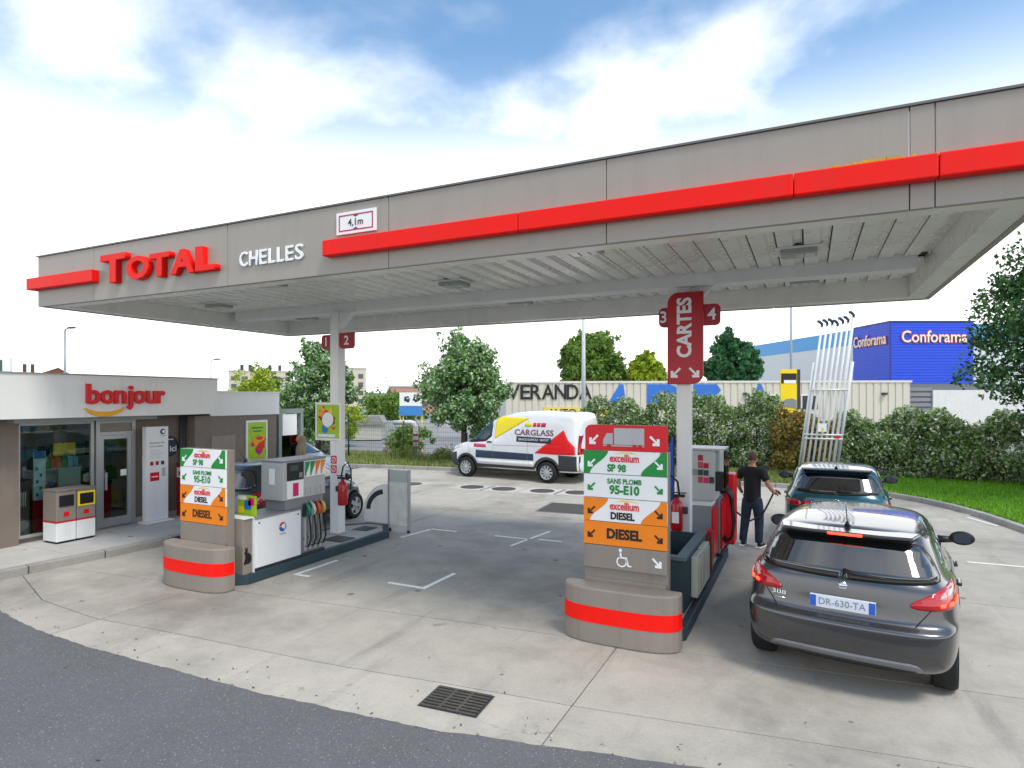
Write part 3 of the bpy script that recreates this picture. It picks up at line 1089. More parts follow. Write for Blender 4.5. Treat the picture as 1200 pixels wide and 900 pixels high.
# round three-colour emblem
lg = MB()
emb_c = (7.16, .73)
for col_, a0, a1 in (('#d21f2b', 60, 170), ('#2b5fae', 180, 290), ('#47a9d8', 300, 410)):
    pts = disc_pts(emb_c[0], emb_c[1], .075, 9, R(a0), R(a1)) + disc_pts(emb_c[0] + .012, emb_c[1] + .008, .038, 9, R(a0), R(a1))[::-1]
    W(MB().prism(pts, xr + .0015, xr + .0035, 'yz').build('emblem', mat('emblem' + col_, col_, .35, var=.02), pm))
W(text('lettering', 'TOTAL', .05, (xr + .0025, 7.16, .62), MGREY, pm, face=SIDE, extrude=.001, width=.13))
W(box('nozzle_bay', MGREY, -7.92, xr - .06, 7.57, 8.10, .20, 1.0, pm))
W(box('housing', LGREY, -7.92, xr - .015, 7.19, 8.12, 1.12, 1.72, pm, bev=.01))
W(box('neck', MGREY, -7.88, xr - .05, 7.25, 8.10, .958, 1.119, pm))
W(box('top_rail', MGREY, -7.94, xr + .0, 7.18, 8.13, 1.722, 1.75, pm, bev=.005))
# end face toward the road: notices
W(box('notice', SIGNW, -7.74, -7.62, 7.182, 7.188, 1.37, 1.62, pm))
W(box('notice', LGREY, -7.76, -7.58, 7.182, 7.188, 1.18, 1.29, pm))
W(box('display', BLACK, xr - .014, xr + .006, 7.26, 7.60, 1.43, 1.71, pm, bev=.004))
W(box('display_window', mat('lcd', '#4f5a58', .15), xr + .0065, xr + .009, 7.31, 7.48, 1.58, 1.67, pm))
W(box('keypad', MGREY, xr + .0065, xr + .010, 7.50, 7.57, 1.46, 1.54, pm))
W(box('price_label', SIGNW, xr - .014, xr + .002, 7.26, 7.60, 1.14, 1.42, pm))
W(box('payment_decal', PINK, xr + .0025, xr + .0045, 7.37, 7.49, 1.17, 1.38, pm))
nz = [('#1f7f63', '#1c8a4a'), ('#bfc7c4', '#1c8a4a'), ('#d8542c', '#e4701d'), ('#c9a04a', '#e88b12')]
for i, (h_, l_) in enumerate(nz):
    y0 = 7.63 + .12 * i
    W(box('fuel_label', SIGNW, xr - .014, xr + .003, y0, y0 + .115, 1.45, 1.71, pm))
    fl = W(MB().prism(wave(y0 + .002, y0 + .113, 1.47, 1.70, True), xr + .0035, xr + .005, 'yz').build('colour_field', mat('fl' + l_, l_, .4, var=.03), pm))
    yc = 7.68 + .115 * i - .005
    W(box('holster', DGREY, xr - .055, xr - .02, yc - .045, yc + .045, .80, 1.0, pm, bev=.006))
    W(box('flap', LGREY, xr - .014, xr + .002, yc - .018, yc + .018, 1.16, 1.28, pm))
    hm = mat('nozzle' + h_, h_, .4, var=.06)
    b_ = MB()
    b_.tube([(xr - .02, yc, 1.02), (xr + .03, yc + .005, .97), (xr + .055, yc + .01, .90), (xr + .045, yc + .01, .82)], [.018, .028, .026, .018], 10)
    b_.box(xr + .0, xr + .012, yc - .012, yc + .03, .80, .95, bev=.004)
    W(b_.build('nozzle', hm, pm))
    W(MB().tube([(xr - .02, yc, 1.02), (xr - .025, yc - .004, 1.05)], [.011, .011], 8).build('spout', ALU, pm))
    W(MB().tube([(xr + .045, yc + .01, .82), (xr + .05, yc + .03, .62), (xr + .045, yc + .045, .42), (xr + .01, yc + .03, .30), (xr - .04, yc + .0, .30), (xr - .058, yc - .01, .45)], .014, 8).build('hose', RUBBER, pm))
    W(box('hose_guide', LGREY, xr - .058, xr - .03, yc - .02, yc + .02, .24, .78, pm))
# lime leaflet stand on the cabinet
lsn = thing('leaflet_board', 'small lime green advert board standing on the left dispenser cabinet', 'board', (-7.7, 6.68, .957))
W(box('board', LIME, -7.84, -7.46, 6.675, 6.69, .958, 1.27, lsn))
for (a, b_, c_, d_, m_) in ((-7.70, -7.56, 1.06, 1.20, BLUE), (-7.62, -7.50, 1.12, 1.24, PINK), (-7.83, -7.72, 1.0, 1.10, YELLOW), (-7.84, -7.66, 1.20, 1.26, SIGNW)):
    W(MB().prism(round_rect(a, b_, c_, d_, .025), 6.670, 6.6745).build('print', m_, lsn))

# ------------------------------------------------------------------ fire extinguishers


def extinguisher(x, y, z, lab, side=1):
    t_ = thing('fire_extinguisher', lab, 'fire extinguisher', (x, y, z), 0, 'fire extinguishers on the columns')
    xr_ = mat('extinguisher_red', '#b3101f', .3, var=.06, coat=.3)
    MB().lathe([(.02, 0), (.085, .004), (.092, .03), (.092, .36), (.075, .42), (.035, .455), (.03, .49)], 22).build('cylinder', xr_, t_)
    MB().box(-.05, .12, -.02, .02, .49, .53, .006).box(-.04, .14, -.015, .015, .545, .56, .004).build('valve', BLACK, t_)
    MB().tube([(.04, 0, .52), (.02, -.03, .72), (-.06, -.06, .80), (-.15, -.05, .70), (-.17, -.04, .50), (-.14, -.05, .30)], .014, 8).build('hose', RUBBER, t_)
    box('label', SIGNW, -.05, .05, -.096, -.0925, .12, .28, t_)
    box('bracket', DGREY, .088, .16, -.02, .02, .25, .35, t_)
    return t_


extinguisher(-7.93, 9.13, .72, 'red fire extinguisher hung on the left column').rotation_euler = (0, 0, R(180))
extinguisher(-1.745, 9.235, .80, 'red fire extinguisher hung on the right column')

# pictograms and poster on the left column
x, y = PIL[0][:2]
ps = thing('poster_panel', 'colourful lime framed poster fixed to the left column', 'poster', (x - .2, y - .13, 1.9))
W(box('frame', WHITE, -8.60, -7.96, y - .135, y - .105, 1.93, 2.66, ps, bev=.006))
W(box('print', LIME, -8.555, -8.005, y - .139, y - .1355, 1.975, 2.615, ps))
prng = random.Random(3)


def blobs(parent, x0, x1, z0, z1, yv, n_, cols_, plane='xz', r=(.03, .08)):
    for i in range(n_):
        cx_, cz_ = prng.uniform(x0, x1), prng.uniform(z0, z1)
        rr = prng.uniform(*r)
        pts = [(cx_ + rr * (1 + .35 * math.sin(3 * a + i)) * math.cos(a), cz_ + rr * (1 + .3 * math.cos(2 * a + i)) * math.sin(a)) for a in [2 * math.pi * k / 14 for k in range(14)]]
        s_ = -1 if plane == 'xz' else 1
        d = yv + s_ * (.0006 * i)
        W(MB().prism(pts, d, d + s_ * .0005, plane).build('print', mat('print' + cols_[i % len(cols_)], cols_[i % len(cols_)], .35, var=.1), parent))


blobs(ps, -8.48, -8.08, 2.13, 2.53, y - .140, 16, ['#e0312a', '#f09a12', '#2f7fc4', '#d81f66', '#f0c81a', '#8a1f2c'])
W(MB().prism(disc_pts(-8.27, 2.33, .14, 18), y - .153, y - .1515).build('print', SIGNW, ps))
W(text('lettering', 'GAGNEZ', .06, (-8.27, y - .154, 2.34), PINK, ps, extrude=.001, width=.2) if False else box('print', SIGNW, -8.52, -8.10, y - .141, y - .1395, 2.0, 2.05, ps))
for i in range(2):
    z0 = 1.49 - .18 * i
    pg = thing('safety_pictogram', ['upper red safety pictogram on the left column', 'lower red safety pictogram on the left column'][i], 'pictogram', (x - .02, y - .1, z0), 0, 'red pictograms on the left column')
    W(MB().prism(round_rect(-8.235, -8.095, z0, z0 + .15, .02), y - .104, y - .1005).build('plate', SREDL, pg))
    q = MB().prism(disc_pts(-8.165, z0 + .075, .052, 18), y - .106, y - .1042)
    W(q.build('ring', LETW, pg))
    W(MB().prism(disc_pts(-8.165, z0 + .075, .040, 18), y - .1075, y - .1062).build('inner_disc', SREDL, pg))
    W(MB().prism([(-8.205, z0 + .035), (-8.195, z0 + .03), (-8.125, z0 + .115), (-8.135, z0 + .12)], y - .109, y - .1077).build('bar', LETW, pg))

# ------------------------------------------------------------------ perspex barrier at the end of the left island
bt = thing('windscreen_barrier', 'white barrier with rounded arch and clear panel at the island end', 'barrier', (-7.8, 10.42, .0))
arch = [(-8.42, .16)] + [(-7.80 - .62 * math.cos(R(a)), .42 + .55 * math.sin(R(a))) for a in range(0, 91, 10)] + [(-7.80, .16)]
hole = [(-8.32, .30), (-8.27, .30)]
W(MB().prism(arch, 10.36, 10.44).build('arch_panel', WHITE, bt))
ring_ = [(-7.86 - .50 * math.cos(R(a)), .42 + .44 * math.sin(R(a))) for a in range(0, 81, 8)] + [(-7.86 - .40 * math.cos(R(a)), .42 + .34 * math.sin(R(a))) for a in range(80, -1, -8)]
W(MB().prism(ring_, 10.352, 10.3595).build('dark_slot', DGREY, bt))
W(MB().prism([(-7.79, .14), (-7.30, .14), (-7.30, 1.02), (-7.79, 1.02)], 10.37, 10.41).build('side_panel', mat('worn_pale_panel', '#e0e0da', .4, var=.15, scale=6, dirt=.2), bt))
W(MB().prism([(-7.79, 1.02), (-7.30, 1.02), (-7.30, 1.27), (-7.79, 1.27)], 10.38, 10.40).build('clear_pane', mat('frosted_pane', '#b9c0bd', .25, var=.08), bt))
for xx in (-7.795, -7.305):
    W(box('post', ALU, xx - .012, xx + .012, 10.35, 10.43, .05, 1.28, bt))
for xx in (-7.78, -7.32):
    W(MB().lathe([(.028, .0), (.034, .03), (.02, .07)], 12, 'z', (xx, 10.39, 0)).build('foot', BLACK, bt))

# ------------------------------------------------------------------ right island: open steel guard, panels, terminal, dispenser
gd = thing('column_guard', 'dark petrol grey open-topped steel guard box on the right island', 'guard', (-1.8, 8.4, .15))
gx0, gx1, gy0, gy1, gz0, gz1 = -2.25, -1.34, 7.60, 9.28, .155, .78
W(box('front_wall', PETROL, gx0, gx1, gy0, gy0 + .05, gz0, gz1, gd))
W(box('side_wall', PETROL, gx1 - .05, gx1, gy0 + .052, gy1, gz0, gz1, gd))
W(box('side_wall', PETROL, gx0, gx0 + .05, gy0 + .052, gy1, gz0, gz1, gd))
W(box('back_wall', PETROL, gx0 + .052, gx1 - .052, gy1 - .05, gy1, gz0, gz1, gd))
rm = MB()
rm.box(gx0 - .02, gx1 + .02, gy0 - .03, gy0 + .07, gz1 + .002, gz1 + .05, .006).box(gx1 - .10, gx1 + .02, gy0 + .072, gy1, gz1 + .002, gz1 + .05, .006).box(gx0 - .02, gx0 + .08, gy0 + .072, gy1, gz1 + .002, gz1 + .05, .006)
W(rm.build('rim', mat('petrol_rim', '#5e7078', .5, var=.15, dirt=.2), gd))
for i, (ya, yb) in enumerate(((8.02, 8.42), (8.52, 8.98))):
    pb = thing('wiper_box', ['cream dispenser box on the side of the guard, nearer the grey car', 'cream dispenser box on the side of the guard, nearer the red pump'][i], 'box', (gx1 + .05, (ya + yb) / 2, .25), 0, 'cream boxes on the guard')
    cm = mat('cream_plastic', '#cfccba', .5, var=.08, dirt=.2)
    W(box('body', cm, gx1 + .003, gx1 + .09, ya, yb, .22, .74, pb, bev=.012))
    for k in range(3):
        yk = ya + (yb - ya) * (k + .5) / 3
        W(box('rib', cm, gx1 + .0905, gx1 + .105, yk - .035, yk + .035, .26, .70, pb, bev=.005))
rb = thing('red_bollard', 'narrow rusty red post between the guard and the right dispenser', 'post', (-1.36, 9.7, .15))
W(box('shaft', mat('faded_red', '#8f3327', .6, var=.2, dirt=.3), -1.42, -1.30, 9.62, 9.76, .15, .70, rb, bev=.012))
W(box('cap', SREDL, -1.425, -1.295, 9.615, 9.765, .702, .75, rb, bev=.01))
term = thing('payment_terminal', 'pale card payment terminal covered in notices by the right column', 'terminal', (-1.6, 10.2, .15))
W(box('pedestal', MGREY, -1.84, -1.36, 10.02, 10.5, .15, 1.05, term, bev=.01))
W(box('head', LGREY, -1.86, -1.30, 9.98, 10.55, 1.14, 1.93, term, bev=.012))
W(box('neck', WHITE, -1.80, -1.36, 10.05, 10.5, 1.052, 1.138, term))
W(box('hood', ALU, -1.88, -1.16, 9.95, 10.58, 1.932, 1.96, term))
W(box('screen_guard', GLASS, -1.17, -1.16, 9.95, 10.55, 1.35, 1.931, term))
tr_ = random.Random(8)
for i in range(4):
    for j in range(4):
        if tr_.random() < .25: continue
        xa = -1.64 + .085 * i; za = 1.42 + .115 * j
        W(box('notice', [DRED, MGREY, PINK, DGREY, mat('notice_red', '#b5404a', .5)][tr_.randrange(5)], xa, xa + .075, 9.972, 9.978, za, za + .10 - .02 * tr_.random(), term))
W(box('card_reader', BLACK, -1.298, -1.19, 10.0, 10.12, 1.3, 1.6, term, bev=.01))
p2 = thing('fuel_dispenser', 'grey and red fuel dispenser beside the man in black', 'fuel dispenser', (-1.6, 11.0, .15))
W(box('base', DGREY, -1.85, -1.26, 10.55, 11.5, .15, .2, p2))
W(box('cabinet', MGREY, -1.84, -1.30, 10.56, 11.48, .2, 1.10, p2, bev=.01))
W(box('red_door', SREDL, -1.298, -1.265, 10.6, 11.44, .25, 1.05, p2, bev=.012))
W(box('red_door', SREDL, -1.358, -1.325, 10.03, 10.49, .25, 1.02, p2, bev=.012))
W(box('housing', LGREY, -1.84, -1.32, 10.6, 11.48, 1.10, 1.85, p2, bev=.012))
W(box('red_side', SREDL, -1.318, -1.12, 11.05, 11.45, .25, 1.45, p2, bev=.03))
for i in range(3):
    yc = 10.62 + .12 * i
    W(MB().tube([(-1.30, yc, 1.2), (-1.2, yc, 1.22), (-1.14, yc, 1.15), (-1.13, yc, 1.0)], [.03, .035, .03, .02], 8).build('nozzle', BLACK, p2))
    W(MB().tube([(-1.13, yc, 1.0), (-1.1, yc + .02, .7), (-1.13, yc, .45), (-1.22, yc, .38), (-1.30, yc, .5)], .016, 8).build('hose', RUBBER, p2))
fl = thing('feather_flag', 'narrow blue advertising flag standing left of the right column', 'flag', (-1.8, 9.32, .15))
W(MB().tube([(-1.80, 9.32, .15), (-1.80, 9.32, 2.2)], .009, 8).build('pole', BLACK, fl))
fpts = [(-1.805, .80), (-1.91, .83), (-1.895, 1.2), (-1.935, 1.6), (-1.90, 1.9), (-1.83, 2.16), (-1.805, 2.16)]
W(MB().prism(fpts, 9.315, 9.322).build('cloth', mat('flag_blue', '#1f56b5', .6, var=.25, scale=9), fl))
W(MB().prism([(-1.81, .82), (-1.90, .85), (-1.89, 1.1), (-1.81, 1.0)], 9.310, 9.3145).build('print', SIGNW, fl))
# ------------------------------------------------------------------ shop pavement
pv = struct(MB().prism([(-19, 2.6), (-11.12, 3.2), (-11.0, 5.0), (-10.86, 6.6), (-10.78, 8.0), (-11.0, 9.2), (-11.5, 10.2), (-12.2, 11.9), (-19, 12.2)], -.06, .118, 'xy').build('pavement', JOINT))
for pts in ([(-12.9, 3.2), (-11.30, 3.2), (-11.15, 5.0), (-11.05, 6.1), (-12.9, 6.1)], [(-12.9, 6.108), (-11.05, 6.108), (-10.95, 7.4), (-12.9, 7.4)], [(-12.9, 7.408), (-10.95, 7.408), (-10.92, 8.0), (-11.13, 9.1), (-12.9, 9.1)], [(-12.9, 9.108), (-11.13, 9.108), (-11.6, 10.1), (-12.3, 11.8), (-12.9, 11.8)]):
    MB().prism(pts, .0, .128, 'xy').build('paving_slab', PAVE, pv)
kerb_run([(-11.14, 3.2), (-11.02, 5.0), (-10.88, 6.6), (-10.80, 8.0), (-11.02, 9.2), (-11.52, 10.2), (-12.2, 11.8)], pv, inner=1, w=.16, h=.135)

# ------------------------------------------------------------------ shop
XW, XF, XA = -12.72, -12.10, -12.38
shop = thing('shop_building', 'low taupe station shop with white fascia and glazed front', 'building', (XW, 8, .12))


def sb(name, m, *a, bev=0.0, parent=None):
    o = box(name, m, *a, parent=parent or shop, bev=bev)
    if parent is None: W(o)
    return o


PANELW = mat('fascia_white', '#e6e6e2', .42, var=.03, scale=.8, dirt=.07)
sb('wall', TAUPE2, XW - .25, XW + .10, 2.8, 6.08, .10, 2.42)
sb('wall', TAUPE2, XW - .25, XW, 8.22, 9.40, .10, 2.42)
sb('wall', TAUPE2, XW - .25, XW - .02, 6.08, 7.40, .10, .22)
sb('annex_wall', TAUPE2, XA - .30, XA, 9.38, 11.72, .10, 2.34)
sb('annex_wall', TAUPE2, -18, XA - .302, 11.45, 11.72, .10, 2.34)
sb('back_wall', TAUPE2, -18.2, -18, 2.8, 11.72, .10, 2.6)
sb('inner_wall', mat('interior_wall', '#b9b09c', .8), -17.9, XW - .26, 9.2, 9.34, .10, 2.45)
sb('inner_back', mat('interior_back', '#8d7f63', .8, var=.3, scale=2), -15.9, -15.8, 2.9, 9.2, .10, 2.45)
sb('floor', mat('shop_floor', '#9b958a', .4), -17.9, XW - .02, 2.9, 9.2, .10, .132)
sb('ceiling', mat('shop_ceiling', '#c9c6bd', .8), -17.9, XW - .26, 2.9, 9.2, 2.42, 2.45)
sb('wall_base', LGREY, XW + .001, XW + .02, 8.24, 9.37, .13, .24)
# fascia in tall panels
for y0, y1 in ((2.7, 4.1), (4.1, 5.5), (5.5, 6.9), (6.9, 8.3), (8.3, 9.75)):
    sb('fascia_panel', PANELW, XF - .05, XF, y0 + .0015, y1 - .0015, 2.385, 3.165)
sb('fascia_side', PANELW, -18.2, XF - .052, 9.70, 9.75, 2.385, 3.165)
sb('fascia_cap', mat('cap_grey', '#9a9b9a', .4), XF - .10, XF + .02, 2.68, 9.78, 3.167, 3.19)
sb('fascia_soffit', mat('eaves_grey', '#8b8e8c', .5), XW - .2, XF - .052, 2.75, 9.69, 2.43, 2.47)
sb('roof', DGREY, -18.2, XF - .06, 2.75, 9.69, 2.98, 3.05)
sb('shutter_box', mat('shutter_grey', '#9aa29f', .45), XW + .102, XW + .34, 5.9, 8.5, 2.30, 2.425, bev=.01)
for y0, y1 in ((9.76, 10.75), (10.75, 11.8)):
    sb('annex_fascia', PANELW, XA - .02, XA + .03, y0 + .0015, y1 - .0015, 2.325, 2.87)
sb('annex_fascia', PANELW, -18.2, XA - .021, 11.75, 11.80, 2.325, 2.87)
sb('fascia_cap', PANELW, XA - .05, XA + .05, 9.76, 11.82, 2.872, 2.90)
sb('roof', DGREY, -18.2, XA - .03, 9.76, 11.74, 2.70, 2.76)
for y0 in (9.20, 9.275):
    W(MB().tube([(XW + .06, y0 + .05, .15), (XW + .06, y0 + .05, 2.42)], .035, 10).build('downpipe', mat('pipe_grey', '#4c4a48', .5), shop))
# service hatch on annex
hd = sb('hatch', TAUPE, XA + .002, XA + .018, 9.80, 10.46, .5, 1.86, bev=.004)
sb('handle', DGREY, XA + .019, XA + .04, 9.86, 9.89, 1.35, 1.5, parent=hd)
# big window
win = sb('window_frame', ALU, XW - .03, XW + .03, 6.085, 6.135, .22, 2.30)
for a in ((7.345, 7.40, .22, 2.30), (6.136, 7.344, 2.245, 2.30), (6.136, 7.344, .22, .275)):
    sb('window_frame', ALU, XW - .03, XW + .03, *a)
sb('pane', GLASS, XW - .006, XW + .006, 6.136, 7.344, .276, 2.244)
# door
for a in ((7.43, 7.50, .13, 2.30), (8.15, 8.22, .13, 2.30), (7.501, 8.149, 2.235, 2.30), (7.501, 8.149, 2.0, 2.06)):
    sb('door_frame', ALU, XW - .04, XW + .05, *a)
sb('transom_panel', TAUPE, XW - .02, XW + .02, 7.502, 8.148, 2.062, 2.234)
dr = sb('door', ALU, XW - .02, XW + .03, 7.505, 7.585, .15, 1.995)
for a in ((8.065, 8.145, .15, 1.995), (7.586, 8.064, 1.915, 1.995), (7.586, 8.064, .15, .33)):
    sb('rail', ALU, XW - .02, XW + .03, *a, parent=dr)
sb('door_pane', GLASS, XW + .0, XW + .01, 7.586, 8.064, .331, 1.914, parent=dr)
sb('door_handle', ALU, XW + .032, XW + .075, 7.60, 7.63, .9, 1.25, parent=dr)
sb('door_notice', SIGNW, XW + .012, XW + .015, 7.93, 8.05, 1.15, 1.28, parent=dr)

# stock behind the glass: each shelf unit is a thing, its goods are things
grng = random.Random(21)
CN = {'#b8202a': 'red', '#e2c21c': 'yellow', '#2d62a8': 'blue', '#d9d6cc': 'white', '#3c8a4a': 'green', '#c96a1e': 'orange', '#20242a': 'black', '#7fb4c9': 'pale blue'}
GOODS = ['#b8202a', '#e2c21c', '#2d62a8', '#d9d6cc', '#3c8a4a', '#c96a1e', '#20242a', '#7fb4c9']


def goods_row(prefix, x, y0, y1, z, h, n_, cols_, group, where):
    w_ = (y1 - y0) / n_
    for i in range(n_):
        c_ = cols_[grng.randrange(len(cols_))]
        hh = h * grng.uniform(.75, 1.0)
        ya = y0 + i * w_
        m_ = MB().box(x - .09, x + .09, ya + .006, ya + w_ - .006, z, z + hh * .82, .008).box(x - .04, x + .04, ya + w_ * .3, ya + w_ * .7, z + hh * .82, z + hh, .004)
        o = m_.build(prefix, mat('goods' + c_, c_, .4, var=.2, scale=15))
        tag(o, CN[c_] + ' ' + where, prefix.replace('_', ' '), group)


for k, (xx, y0, y1, ztop, lab) in enumerate(((-13.10, 6.45, 7.33, 1.45, 'low shelf of goods just behind the shop window'), (-14.6, 5.2, 9.0, 2.1, 'tall shelf of goods deep inside the shop'))):
    st = thing('shop_shelf', lab, 'shelf', (xx, (y0 + y1) / 2, .132))
    nlev = 3 if k == 0 else 4
    W(box('back', LGREY, xx - .16, xx - .13, y0, y1, .132, ztop, st))
    for j in range(nlev):
        zz_ = .30 + (ztop - .35) * j / (nlev - 1)
        W(box('shelf_board', LGREY, xx - .13, xx + .14, y0, y1, zz_ - .025, zz_, st))
        goods_row('packet', xx, y0 + .03, y1 - .03, zz_ + .001, .28 if k == 0 else .33, 8 if k == 0 else 16, [GOODS[(j * 2 + q) % 8] for q in range(4)], 'goods on the %s' % ('window shelf' if k == 0 else 'deep shelf'), ['packet on the low shelf behind the shop window', 'packet on the tall shelf deep inside the shop'][k])
dc = thing('drinks_cooler', 'dark drinks cooler with claw-mark logo at the left of the window', 'cooler', (-12.95, 6.3, .132))
W(box('body', BLACK, -13.25, -12.90, 6.14, 6.42, .132, 1.25, dc, bev=.01))
CLAW = mat('claw_pale', '#c8d2c4', .4, var=.1)
for k in range(3):
    yv = 6.24 + .035 * k
    W(MB().prism([(yv, 1.02), (yv + .02, 1.03), (yv + .012, .86), (yv + .014, .74), (yv - .004, .80)], -12.899, -12.895, 'yz').build('claw_mark', CLAW, dc))
W(MB().prism(disc_pts(6.28, .42, .09, 16), -12.899, -12.896, 'yz').build('logo_disc', MGREY, dc))
st = thing('window_banner', 'tall pale blue advert strip standing in the shop window', 'banner', (-12.86, 6.52, .3))
W(box('strip', mat('banner_pale', '#c3dbe0', .4, var=.06), -12.87, -12.86, 6.43, 6.63, .85, 1.75, st))
W(box('header', BLUE, -12.858, -12.856, 6.44, 6.62, 1.62, 1.76, st))
for k in range(5):
    W(box('print', [BLUE, GREENS, NAVY][k % 3], -12.858, -12.856, 6.47 + .06 * (k % 2), 6.51 + .06 * (k % 2), .92 + .12 * k, .98 + .12 * k, st))
W(box('lower_stand', DRED, -12.9, -12.86, 6.43, 6.63, .28, .849, st))
st = thing('window_sheet', 'pale green sheet of notices leaning inside the shop window', 'notice', (-12.9, 7.05, .9))
W(box('sheet', mat('sheet_green', '#9fb8b0', .5, var=.06), -12.93, -12.92, 6.88, 7.28, 1.0, 1.38, st))
st = thing('window_counter', 'pale counter edge inside the shop window above the bins', 'counter', (-12.85, 7.0, .13))
W(box('top', WHITE, -12.955, -12.80, 6.68, 7.33, .88, .95, st))
W(box('leg', LGREY, -12.95, -12.86, 6.72, 7.30, .132, .88, st))
st = thing('red_display', 'dark red display stand seen through the shop door', 'display', (-13.4, 7.85, .132))
W(box('body', DRED, -13.6, -13.2, 7.62, 8.05, .132, .95, st, bev=.01))
W(box('tray', BLACK, -13.6, -13.18, 7.62, 8.05, .952, 1.02, st))
goods_row('sweet_box', -13.4, 7.64, 8.03, 1.022, .2, 4, ['#b8202a', '#e2c21c', '#d9d6cc'], 'boxes on the red display', 'small box on the red stand inside the door')
st = thing('yellow_display', 'yellow topped snack display inside the shop window', 'display', (-13.2, 7.1, 1.46))
W(box('board', YELLOW, -13.22, -13.18, 6.95, 7.33, 1.62, 1.86, st))
W(box('bracket', LGREY, -13.21, -13.19, 7.1, 7.18, 1.47, 1.62, st))

# bonjour sign
bj = thing('shop_sign', 'raised red bonjour letters with a yellow smile on the shop fascia', 'sign', (XF, 7.7, 2.4))
BJR = mat('bonjour_red', '#d80f1c', .35, var=.04)
yy = 6.90
for ch, w_ in zip('bonjour', (.25, .25, .235, .13, .25, .235, .17)):
    me = text_mesh(ch, .51, bold=.009, extrude=.025, align='LEFT', bevel=.005)
    vx = [v.co.x for v in me.vertices]
    me.transform(Matrix.Diagonal((w_ / (max(vx) - min(vx)), 1, 1, 1)) @ Matrix.Translation((-min(vx), 0, 0)))
    me.transform(Matrix.Translation((XF + .034, yy, 2.80)) @ SIDE)
    W(link('letter', me, BJR, bj))
    yy += w_ + .005
sm_ = [(7.24 + .38 * math.cos(R(a)) * 1.0, 2.615 + .225 * math.sin(R(a))) for a in range(196, 345, 8)] + [(7.24 + .37 * math.cos(R(a)), 2.60 + .12 * math.sin(R(a))) for a in range(344, 195, -8)]
W(MB().prism(sm_, XF + .004, XF + .045, 'yz', bev=.004).build('smile', mat('smile_yellow', '#efa514', .35, var=.04), bj))

# waste bins
for i, (y0, y1) in enumerate(((6.40, 6.73), (6.745, 7.07))):
    t_ = thing('waste_bin', ['taupe and white waste bin with plain dark slot, nearer the window corner', 'taupe and white waste bin with yellow rimmed slot by the shop door'][i], 'waste bin', (-12.3, (y0 + y1) / 2, .13), 0, 'waste bins by the shop window')
    xf = -12.08
    W(box('foot', BLACK, -12.48, xf - .02, y0 + .02, y1 - .02, .13, .165, t_))
    W(box('lower_body', WHITE, -12.50, xf, y0, y1, .166, .50, t_, bev=.008))
    W(box('stripe', SREDL, -12.502, xf + .002, y0 - .002, y1 + .002, .501, .525, t_))
    W(box('upper_body', TAUPE, -12.50, xf, y0, y1, .526, 1.06, t_, bev=.008))
    W(box('lid', TAUPE2, -12.52, xf + .015, y0 - .008, y1 + .008, 1.062, 1.09, t_, bev=.006))
    yc = (y0 + y1) / 2
    if i: W(box('slot_rim', YELLOW, xf + .001, xf + .012, yc - .15, yc + .15, .76, 1.02, t_))
    W(box('slot', BLACK, xf + .001, xf + .016, yc - .12, yc + .12, .79, .99, t_))
    W(MB().prism([(yc - .05, .60), (yc + .05, .61), (yc + .04, .69), (yc - .04, .685)], xf + .001, xf + .004, 'yz').build('sticker', SREDL, t_))

# white information totem
t_ = thing('information_totem', 'tall white information totem standing against the shop wall', 'totem', (-12.45, 8.5, .13))
W(box('body', WHITEG, -12.52, -12.38, 8.26, 8.75, .165, 2.14, t_, bev=.012))
W(box('foot_plate', WHITE, -12.58, -12.26, 8.20, 8.81, .13, .164, t_, bev=.008))
xt = -12.379
for pts, c_ in ((disc_pts(8.62, 2.03, .06, 18), DGREY),):
    W(MB().prism(pts, xt, xt + .003, 'yz').build('emblem', c_, t_))
W(MB().prism(disc_pts(8.635, 2.03, .035, 14), xt + .0032, xt + .005, 'yz').build('emblem', WHITEG, t_))
W(text('lettering', 'TOTAL', .045, (xt + .002, 8.62, 1.94), MGREY, t_, face=SIDE, extrude=.001))
W(text('lettering', 'Bienvenue dans', .062, (xt + .002, 8.5, 1.80), MGREY, t_, face=SIDE, extrude=.001, width=.34))
W(text('lettering', 'votre station', .062, (xt + .002, 8.47, 1.73), MGREY, t_, face=SIDE, extrude=.001, width=.30))
for k in range(5):
    W(box('print_line', LGREY, xt, xt + .002, 8.33, 8.33 + .22 + .09 * ((k * 37) % 3) / 2, 1.64 - .04 * k, 1.648 - .04 * k, t_))
for k in range(3):
    W(box('icon', [DRED, DRED, DGREY][k], xt, xt + .003, 8.34 + .12 * k, 8.41 + .12 * k, 1.33, 1.41, t_))
W(box('red_notice', SREDL, xt, xt + .003, 8.34, 8.54, 1.0, 1.18, t_))
W(box('notice_text', LETW, xt + .0032, xt + .004, 8.37, 8.51, 1.08, 1.10, t_))
W(box('icon', LGREY, xt, xt + .003, 8.60, 8.68, 1.08, 1.26, t_))

